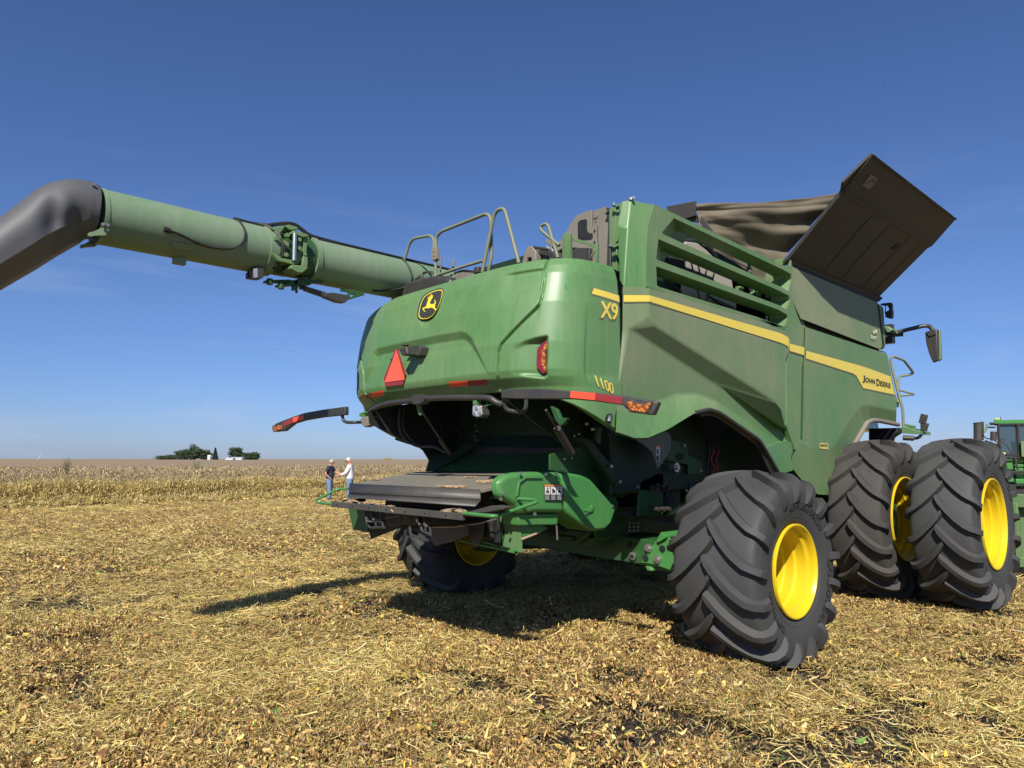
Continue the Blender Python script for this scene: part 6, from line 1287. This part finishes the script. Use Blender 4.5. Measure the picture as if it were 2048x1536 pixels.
go_ = bpy.data.objects.new('ground', me); link(go_); go_['kind'] = 'structure'; go_['label'] = 'harvested field floor of dark soil under chaff'; go_['category'] = 'ground'
# ---- litter: every stalk piece and leaf is a small curled strip
def big_mesh(name, V, F4, cols, mat, label, cat):
    me = bpy.data.meshes.new(name); nV, nF = len(V), len(F4)
    me.vertices.add(nV); me.vertices.foreach_set('co', V.astype(np.float32).ravel()); me.loops.add(nF*4); me.loops.foreach_set('vertex_index', F4.astype(np.int32).ravel())
    me.polygons.add(nF); me.polygons.foreach_set('loop_start', np.arange(0, nF*4, 4, dtype=np.int32)); me.polygons.foreach_set('loop_total', np.full(nF, 4, np.int32)); me.update(calc_edges=True)
    at = me.color_attributes.new('col', 'FLOAT_COLOR', 'POINT'); at.data.foreach_set('color', np.concatenate([cols, np.ones((nV, 1))], 1).astype(np.float32).ravel())
    me.materials.append(MATS[mat]); o = bpy.data.objects.new(name, me); link(o); o['kind'] = 'stuff'; o['label'] = label; o['category'] = cat; return o
def colmat(name, rough=.85, trans=0.0):
    m, n, b = nodes_of(name); a = n.nodes.new('ShaderNodeVertexColor'); a.layer_name = 'col'; n.links.new(a.outputs['Color'], b.inputs['Base Color']); b.inputs['Roughness'].default_value = rough; b.inputs['Specular IOR Level'].default_value = .25
    if trans:
        t = n.nodes.new('ShaderNodeBsdfTranslucent'); n.links.new(a.outputs['Color'], t.inputs['Color']); mx_ = n.nodes.new('ShaderNodeMixShader'); mx_.inputs[0].default_value = trans
        o = n.nodes['Material Output']; n.links.new(b.outputs[0], mx_.inputs[1]); n.links.new(t.outputs[0], mx_.inputs[2]); n.links.new(mx_.outputs[0], o.inputs['Surface'])
colmat('litter', .8, .06); colmat('crop_plant', .85, .2)
def vnoise(x, y, sc, seed):
    r = np.random.default_rng(seed); tab = r.random((256, 256)); X = x/sc; Y = y/sc; i = np.floor(X).astype(int); j = np.floor(Y).astype(int); fx_, fy_ = X-i, Y-j; fx_ = fx_*fx_*(3-2*fx_); fy_ = fy_*fy_*(3-2*fy_)
    g_ = lambda a, b_: tab[a % 256, b_ % 256]; return (g_(i, j)*(1-fx_)+g_(i+1, j)*fx_)*(1-fy_)+(g_(i, j+1)*(1-fx_)+g_(i+1, j+1)*fx_)*fy_
cth = math.atan2(vw.y, vw.x)
def scatter(N, r0_, r1_, spread=.70, power=1.0):
    u = RNG.random(N); r = (r0_**power+u*(r1_**power-r0_**power))**(1/power); th = cth+RNG.uniform(-spread, spread, N); return CAM.x+r*np.cos(th), CAM.y+r*np.sin(th), r
def strips(N, x, y, z0, length, width, lean, curlz, segs, cols, azim=None, twist=None, shape='strip'):
    """N ribbons: segs quads each, bent and slightly raised"""
    az = RNG.uniform(0, 2*np.pi, N) if azim is None else azim; tw = RNG.uniform(-1.2, 1.2, N) if twist is None else twist
    d = np.stack([np.cos(az)*np.cos(lean), np.sin(az)*np.cos(lean), np.sin(lean)], -1); s_ = np.stack([-np.sin(az), np.cos(az), np.zeros(N)], -1); nn_ = np.cross(d, s_)
    side_ = s_*np.cos(tw)[:, None]+nn_*np.sin(tw)[:, None]; V = np.zeros((N, segs+1, 2, 3)); bendd = RNG.uniform(-.35, .35, N)
    for k in range(segs+1):
        t = k/segs; c_ = np.stack([x, y, z0], -1)+d*((t-.5)*length)[:, None]; c_[:, 2] += curlz*((t-.5)**2*4)*.5+lean*0; c_ += s_*(bendd*length*((t-.5)**2))[:, None]
        w_ = width*(1.0 if shape == 'strip' else (.25+.75*math.sin(math.pi*min(1, max(0, t*.9+.08)))))
        V[:, k, 0] = c_-side_*(w_/2)[:, None]; V[:, k, 1] = c_+side_*(w_/2)[:, None]
        if shape == 'leaf': V[:, k, :, 2] += (w_*.35*np.abs(np.sin(tw)))[:, None]
    V[..., 2] = np.maximum(V[..., 2], z0[:, None, None]-.02)
    base = (np.arange(N)*(segs+1)*2)[:, None, None]; k = np.arange(segs)[None, :, None]*2; F_ = base+k+np.array([0, 1, 3, 2])[None, None, :]
    C_ = np.repeat(cols, (segs+1)*2, 0); return V.reshape(-1, 3), F_.reshape(-1, 4), C_
def merge(parts):
    Vs, Fs, Cs = [], [], []; o_ = 0
    for v, f, c_ in parts: Vs.append(v); Fs.append(f+o_); Cs.append(c_); o_ += len(v)
    return np.concatenate(Vs), np.concatenate(Fs), np.concatenate(Cs)
def pick(N, pal, wts, jit=.18):
    pal = np.array(pal); i = RNG.choice(len(pal), N, p=np.array(wts)/sum(wts)); c_ = pal[i]*(1+RNG.normal(0, jit, (N, 1))); return np.clip(c_*(1+RNG.normal(0, .05, (N, 3))), .01, .9)
STRAW = [(.78, .60, .25), (.64, .49, .18), (.42, .32, .11), (.86, .69, .36), (.24, .14, .06), (.34, .33, .09)]
LEAF = [(.66, .47, .18), (.42, .26, .10), (.76, .58, .26), (.17, .095, .045), (.70, .50, .09), (.12, .20, .04), (.32, .26, .17)]
def litter(N, r0_, r1_, big, ratio, power, seed, spread=.72):
    x, y, r = scatter(N, r0_, r1_, spread, power)
    mask_n = vnoise(x, y, .62, 3)*.36+vnoise(x, y, .24, 4)*.40+vnoise(x, y, 2.2, 5)*.24
    mask_n = mask_n*.8+vnoise(x, y, .13, 44)*.2; bare = np.clip((mask_n-.338-.02*np.clip((7.5-r)/2, 0, 1))/.12, 0, 1); keep = RNG.random(N) < (.13+.87*bare)
    x, y, r, mask_n = x[keep], y[keep], r[keep], mask_n[keep]; N = len(x)
    straw_zone = vnoise(x, y, 1.6, 8)*.6+vnoise(x, y, .5, 9)*.4; pstraw = np.clip(ratio+(straw_zone-.5)*2.0-.22*np.clip((6.0-r)/2, 0, 1)+.1*np.clip((r-7)/3, 0, 1), .2, .95); is_s = RNG.random(N) < pstraw; parts = []
    gz = und(x, y)+np.clip(mask_n-.3, 0, .4)*.09
    i = is_s; n_ = i.sum(); g0 = gz[i]+RNG.random(n_)**1.4*.06
    tint = 1+(vnoise(x[i], y[i], 1.3, 21)[:, None]-.5)*.5; az = vnoise(x[i], y[i], 1.1, 30)*9+RNG.normal(0, .9, n_)
    parts.append(strips(n_, x[i], y[i], g0, RNG.uniform(.025, .13, n_)*big, RNG.uniform(.0018, .0045, n_)*big, RNG.normal(0, .20, n_), RNG.normal(0, .03, n_), 3, np.clip(pick(n_, STRAW, [5, 5, 4, 2.5, 3.4, 3.0])*tint, .01, .9), az))
    i = ~is_s; n_ = i.sum(); g0 = gz[i]+RNG.random(n_)**1.3*.055
    parts.append(strips(n_, x[i], y[i], g0, (.012+.055*RNG.random(n_)**2.2)*big**.6, (.005+.020*RNG.random(n_)**2)*big**.6, RNG.normal(0, .5, n_), RNG.normal(.008, .026, n_), 3, pick(n_, LEAF, [6, 6, 4, 7, .6, .35, 1.2], .25), None, RNG.uniform(-1.5, 1.5, n_), 'leaf'))
    return parts
parts = litter(130000, 3.2, 9.5, 1.22, .60, 1.3, 1)+litter(430000, 3.2, 13.0, 1.0, .58, 1.35, 1)+litter(300000, 12.5, 30, 1.9, .55, 1.2, 2)+litter(140000, 28, 62, 3.4, .55, 1.1, 3)+litter(150000, .3, 22, 2.2, .55, 1.2, 4, 1.9)
V, F_, C_ = merge(parts); C_ = C_*np.array([.96, .92, .83]); big_mesh('chaff_litter', V, F_, C_, 'litter', 'tan chaff, stalks and dry leaves scattered over the harvested ground', 'chaff')
# larger yellow and green leaves lying on top
x, y, r = scatter(420, 4.0, 12, .68, 1.5); n_ = len(x)
V, F_, C_ = merge([strips(n_, x, y, und(x, y)+.035, RNG.uniform(.05, .085, n_), RNG.uniform(.03, .055, n_), RNG.normal(0, .2, n_), RNG.normal(.01, .015, n_), 5, pick(n_, [(.62, .47, .08), (.16, .26, .06), (.55, .34, .12), (.36, .42, .12), (.10, .18, .04)], [5, 2, 3, 1.5, 1], .12), None, RNG.uniform(-.5, .5, n_), 'leaf')])
big_mesh('fallen_leaves', V, F_, C_, 'litter', 'larger yellow and green leaves lying on the chaff', 'leaves')
# ================================================================== STANDING CROP
def und0(x, y): return np.zeros_like(x)
def crop(N, xa, xb, ya, yb, h0, h1_, nb, w0, seed, edge=False):
    x = XE-RNG.random(N)**(1.35 if edge else 1)*(xb-xa)-xa+RNG.normal(0, .08, N)+.35*(vnoise(np.full(N, 3.), np.linspace(0, 60, N), 1, 2)-.5); y = RNG.uniform(ya, yb, N); H = RNG.uniform(h0, h1_, N)*(.86+.24*vnoise(x, y, 2.5, 11))*np.where(RNG.random(N) < .08, 1.16, 1); parts = []
    x = XE-xa-RNG.random(N)**(1.3 if edge else 1.0)*(xb-xa); x = x+.5*(vnoise(y, y*0+7, 1.7, 12)-.5)
    PAL = [(.72, .57, .23), (.63, .50, .20), (.42, .34, .13), (.28, .21, .09), (.82, .68, .32)]
    TOP = [(.29, .215, .13), (.35, .26, .155), (.22, .16, .10), (.42, .32, .19), (.16, .115, .07)]
    # stems
    parts.append(strips(N, x, y, H*.48, H, np.full(N, w0*.8), RNG.normal(1.5, .12, N), RNG.normal(0, .02, N), 2, pick(N, PAL, [4, 4, 3, 1, 4], .12), None))
    if edge: parts.append(strips(N, x+RNG.normal(0, .05, N), y+RNG.normal(0, .06, N), H*.46, H*.92, np.full(N, w0*.9), RNG.normal(1.5, .16, N), RNG.normal(0, .02, N), 2, pick(N, PAL, [5, 3, 2, 1, 6], .12), None))
    for k in range(nb):
        t = RNG.uniform(.12, 1.0, N); xx = x+RNG.normal(0, .11, N); yy = y+RNG.normal(0, .13, N); topness = np.clip((t-.88+.30*np.clip((XE-x-.8)/1.6, 0, 1))/.12, 0, 1)[:, None] if edge else np.clip((t-.2)/.2, 0, 1)[:, None]
        a = pick(N, PAL, [5, 4, 2, 1, 4], .15); b_ = pick(N, TOP, [4, 4, 3, 3, 2], .15); g_ = pick(N, [(.16, .22, .05), (.40, .40, .09)], [1, 2], .15)
        gm = ((RNG.random(N) < .14*np.clip(.55-t, 0, 1)*3*(vnoise(y, y*0+3, 3, 15) > .4)))[:, None]
        c_ = a*(1-topness)+b_*topness; c_ = np.where(gm, g_, c_)
        l_ = RNG.uniform(.06, .22, N)*(1 if edge else 1.4); parts.append(strips(N, xx, yy, t*H, l_, RNG.uniform(w0, w0*2.6, N), RNG.normal(.75, .5, N), RNG.normal(0, .03, N), 1, c_))
    return parts
parts = crop(2500, -.7, .3, -14, 34, .12, .50, 9, .008, 9, True)+crop(16000, 0, 3.6, -14, 34, .80, 1.02, 24, .010, 1, True)+crop(15000, 2.6, 16, -22, 60, .80, .98, 8, .018, 2)+crop(16000, 14, 60, -50, 130, .82, 1.0, 5, .035, 3)
V, F_, C_ = merge(parts); big_mesh('standing_crop', V, F_, C_, 'crop_plant', 'golden brown ripe soybean plants standing at the field edge', 'crop')
# canopy sheet under the tops, running to the horizon
cx = XE-np.concatenate([[2.2, 2.5], np.linspace(3, 30, 90), np.geomspace(31, 5500, 60)]); cy = np.concatenate([-np.geomspace(5500, 60, 14), np.linspace(-50, 120, 180), np.geomspace(130, 5500, 20)])
CX, CY = np.meshgrid(cx, cy); CZ = np.where(CX > XE-2.3, .0, .72)+RNG.normal(0, .05, CX.shape)*(CX < XE-2.4)*(np.hypot(CX, CY) < 200); CZ = np.where(CX > XE-2.3, .02, CZ)
CZ = CZ+np.where(CX < XE-60, .2, 0)*np.clip((XE-60-CX)/100, 0, 1)
n1, n2 = CX.shape; id_ = np.arange(n1*n2).reshape(n1, n2); qf = np.stack([id_[:-1, :-1], id_[:-1, 1:], id_[1:, 1:], id_[1:, :-1]], -1).reshape(-1, 4)
m, n, b = nodes_of('crop_canopy')
f1 = noise(n, 7, 6, .75); f2 = noise(n, .12, 5, .6); f3 = noise(n, 1.2, 4, .6)
c = mixc(n, ramp(n, .35, .65, f1), (.19, .14, .09), (.38, .29, .19)); c = mixc(n, ramp(n, .45, .75, f2), c, (.33, .25, .16)); c = mixc(n, ramp(n, .62, .8, f3), c, (.30, .235, .12))
n.links.new(c, b.inputs['Base Color']); b.inputs['Roughness'].default_value = 1; b.inputs['Specular IOR Level'].default_value = .05; bump(n, b, f1, .8, .12)
me = bpy.data.meshes.new('crop_canopy'); me.from_pydata(np.stack([CX, CY, CZ], -1).reshape(-1, 3).tolist(), [], qf.tolist()); me.update(); me.polygons.foreach_set('use_smooth', [True]*len(qf)); me.materials.append(MATS['crop_canopy'])
cc_ = bpy.data.objects.new('crop_field', me); link(cc_); cc_['kind'] = 'stuff'; cc_['label'] = 'brown ripe crop stretching flat to the horizon'; cc_['category'] = 'crop'
# weeds standing above the crop
flat('weed_leaf', (.10, .085, .04), .9); flat('weed_green', (.16, .17, .06), .9); flat('bark', (.10, .08, .06), .9)
flat('tree_leaf', (.045, .075, .025), .9); flat('tree_leaf_blue', (.03, .05, .035), .9); flat('barn_white', (.60, .62, .66), .6); flat('barn_roof', (.62, .63, .64), .5); flat('field_green', (.42, .38, .14), .95)
def leafy(name, mat, parent, c, r, N, s, seed, cone=False):
    g_ = np.random.default_rng(seed); u = g_.normal(0, 1, (N, 3)); u /= np.linalg.norm(u, axis=1)[:, None]; rad = g_.random(N)**.4
    lob = 1+.28*np.sin(u[:, 0]*5+seed)*np.cos(u[:, 1]*4+seed*2)+.18*np.sin(u[:, 2]*9+seed)
    p_ = u*(rad*lob)[:, None]*np.array(r)
    if cone: zz = g_.random(N); a = g_.random(N)*6.283; q = (1-zz)**.9*g_.random(N)**.4; p_ = np.stack([np.cos(a)*q*r[0], np.sin(a)*q*r[1], (zz*2-1)*r[2]], -1)
    p_ = p_+np.array(c); a = g_.normal(0, 1, (N, 3)); b_ = g_.normal(0, 1, (N, 3)); a = a/np.linalg.norm(a, axis=1)[:, None]*s; b_ = b_/np.linalg.norm(b_, axis=1)[:, None]*s
    V = np.stack([p_-a, p_-b_, p_+a, p_+b_], 1).reshape(-1, 3); F_ = (np.arange(N)*4)[:, None]+np.arange(4)[None]
    me = bpy.data.meshes.new(name); me.from_pydata(V.tolist(), [], F_.tolist()); me.materials.append(MATS[mat]); o = bpy.data.objects.new(name, me); link(o, parent); return o
def far_pt(px, dist, z=0.0):
    d = vw+rt*((px-1024)/FPX); d.z = 0; d.normalize(); c0 = Vector((CAM.x, CAM.y, 0)); return c0+d*dist+Vector((0, 0, z))
def weed(px, dist, h, w_, mat, label, lean=0):
    loc = far_pt(px, dist); r_ = empty('weed', loc, label, 'weed'); mb = MB()
    for k in range(7): a = k*.9; mb.tube([Vector((0, 0, .3)), Vector((lean*.5+.15*math.cos(a)*w_, .15*math.sin(a)*w_, h*.7)), Vector((lean+.4*math.cos(a)*w_, .4*math.sin(a)*w_, h))], .012, 5)
    mb.build('stem', mat, r_); leafy('foliage', mat, r_, (lean*.6, 0, h*.72), (w_*.5, w_*.5, h*.30), 260, .03, 3+int(px))
weed(147, 52, 1.75, .5, 'weed_leaf', 'tall dark weed leaning above the crop at far left', -.35); weed(401, 70, 1.55, .8, 'weed_green', 'low bushy green weed above the crop below the distant trees')
# ================================================================== DISTANT FARM
def far_tree(px, dist, w_, h, label, mat='tree_leaf', cone=False, N=1500, seed=1):
    loc = far_pt(px, dist); t = empty('conifer_tree' if cone else 'broadleaf_tree', loc, label, 'tree', 'trees around the distant farm'); mb = MB()
    mb.tube([Vector((0, 0, 0)), Vector((.2, 0, h*.3)), Vector((0, .2, h*.6))], [h*.035, h*.025, h*.01], 8)
    if not cone:
        for k in range(5): a = k*1.3; mb.tube([Vector((.1, 0, h*.3)), Vector((math.cos(a)*w_*.25, math.sin(a)*w_*.25, h*.6))], h*.012, 5)
    mb.build('trunk', 'bark', t); leafy('crown', mat, t, (0, 0, h*.54), (w_/2, w_/2, h*.46), N*2, h*.055, seed, cone)
PXM = 1/1420
for i, (px, dist, wpx, hpx, lb, mt, cone) in enumerate([
    (332, 900, 22, 6, 'low bush at the left end of the distant tree line', 'tree_leaf', False), (352, 900, 26, 8, 'low tree beside the tallest tree of the distant farm', 'tree_leaf', False),
    (376, 880, 34, 17, 'broad tree left of the tallest crown in the distant farm', 'tree_leaf', False), (394, 880, 30, 22, 'tallest broad tree of the distant farm', 'tree_leaf', False),
    (417, 880, 24, 15, 'round tree between the broad tree and the pointed conifer', 'tree_leaf', False), (437, 870, 11, 20, 'pointed dark conifer in the distant farm', 'tree_leaf_blue', True),
    (478, 900, 24, 21, 'tree standing behind the white barn', 'tree_leaf', False), (500, 880, 20, 12, 'short tree just right of the white barn', 'tree_leaf', False), (514, 880, 22, 13, 'round tree at the right end of the distant farm', 'tree_leaf', False)]):
    k = dist*PXM; far_tree(px, dist, wpx*k, (hpx+3)*k, lb, mt, cone, 1300, i+2)
def barn(px, dist, w_, d_, h, rh, label):
    t = empty('barn', far_pt(px, dist), label, 'barn'); mb = MB(); rot = Matrix.Rotation(math.atan2(vr.y, vr.x), 3, 'Z'); mb.box((0, 0, h/2), (w_, d_, h), rot); mb.build('wall', 'barn_white', t)
    mb = MB(); mb.prism([rot @ Vector(q) for q in ((-w_/2-.3, -d_/2-.3, h), (-w_/2-.3, 0, h+rh), (-w_/2-.3, d_/2+.3, h))], rot @ Vector((w_+.6, 0, 0))); mb.build('roof', 'barn_roof', t)
barn(481, 850, 13, 8, 2.7, 1.2, 'long white barn among the distant trees'); barn(467, 845, 8, 6, 2.6, .8, 'low white shed left of the distant barn'); barn(425.5, 850, 3, 3, 4.5, 1.6, 'narrow white outbuilding beside the pointed conifer')
loc = far_pt(86, 420); t = empty('grain_conveyor', loc, 'white grain conveyor leaning up above the crop at far left', 'conveyor'); mb = MB(); mb.tube([Vector((0, 0, 1.0)), Vector(vr)*1.6+Vector((0, 0, 4.0))], .15, 8); mb.build('conveyor_tube', 'barn_white', t); mb = MB(); mb.tube([Vector((0, 0, 0)), Vector(vr)*.5+Vector((0, 0, 2.0))], .1, 6); mb.build('leg', 'dark_metal', t)
o = leafy('hedge', 'field_green', None, tuple(far_pt(778, 1500, 2.6)), (14, 10, 2.2), 900, .5, 44); o['label'] = 'pale green line of trees on the horizon near the hood'; o['category'] = 'hedge'; o['kind'] = 'stuff'
b_ = empty('bird', P(1767, 166.5, y=40), 'tiny dark bird high in the blue sky', 'bird'); mb = MB(); mb.prism([Vector(rt)*x+Vector((0, 0, z)) for x, z in ((-.09, -.02), (-.02, .03), (.10, .05), (.03, -.02))], Vector(vw)*.03); mb.build('wing', 'cap_black', b_)
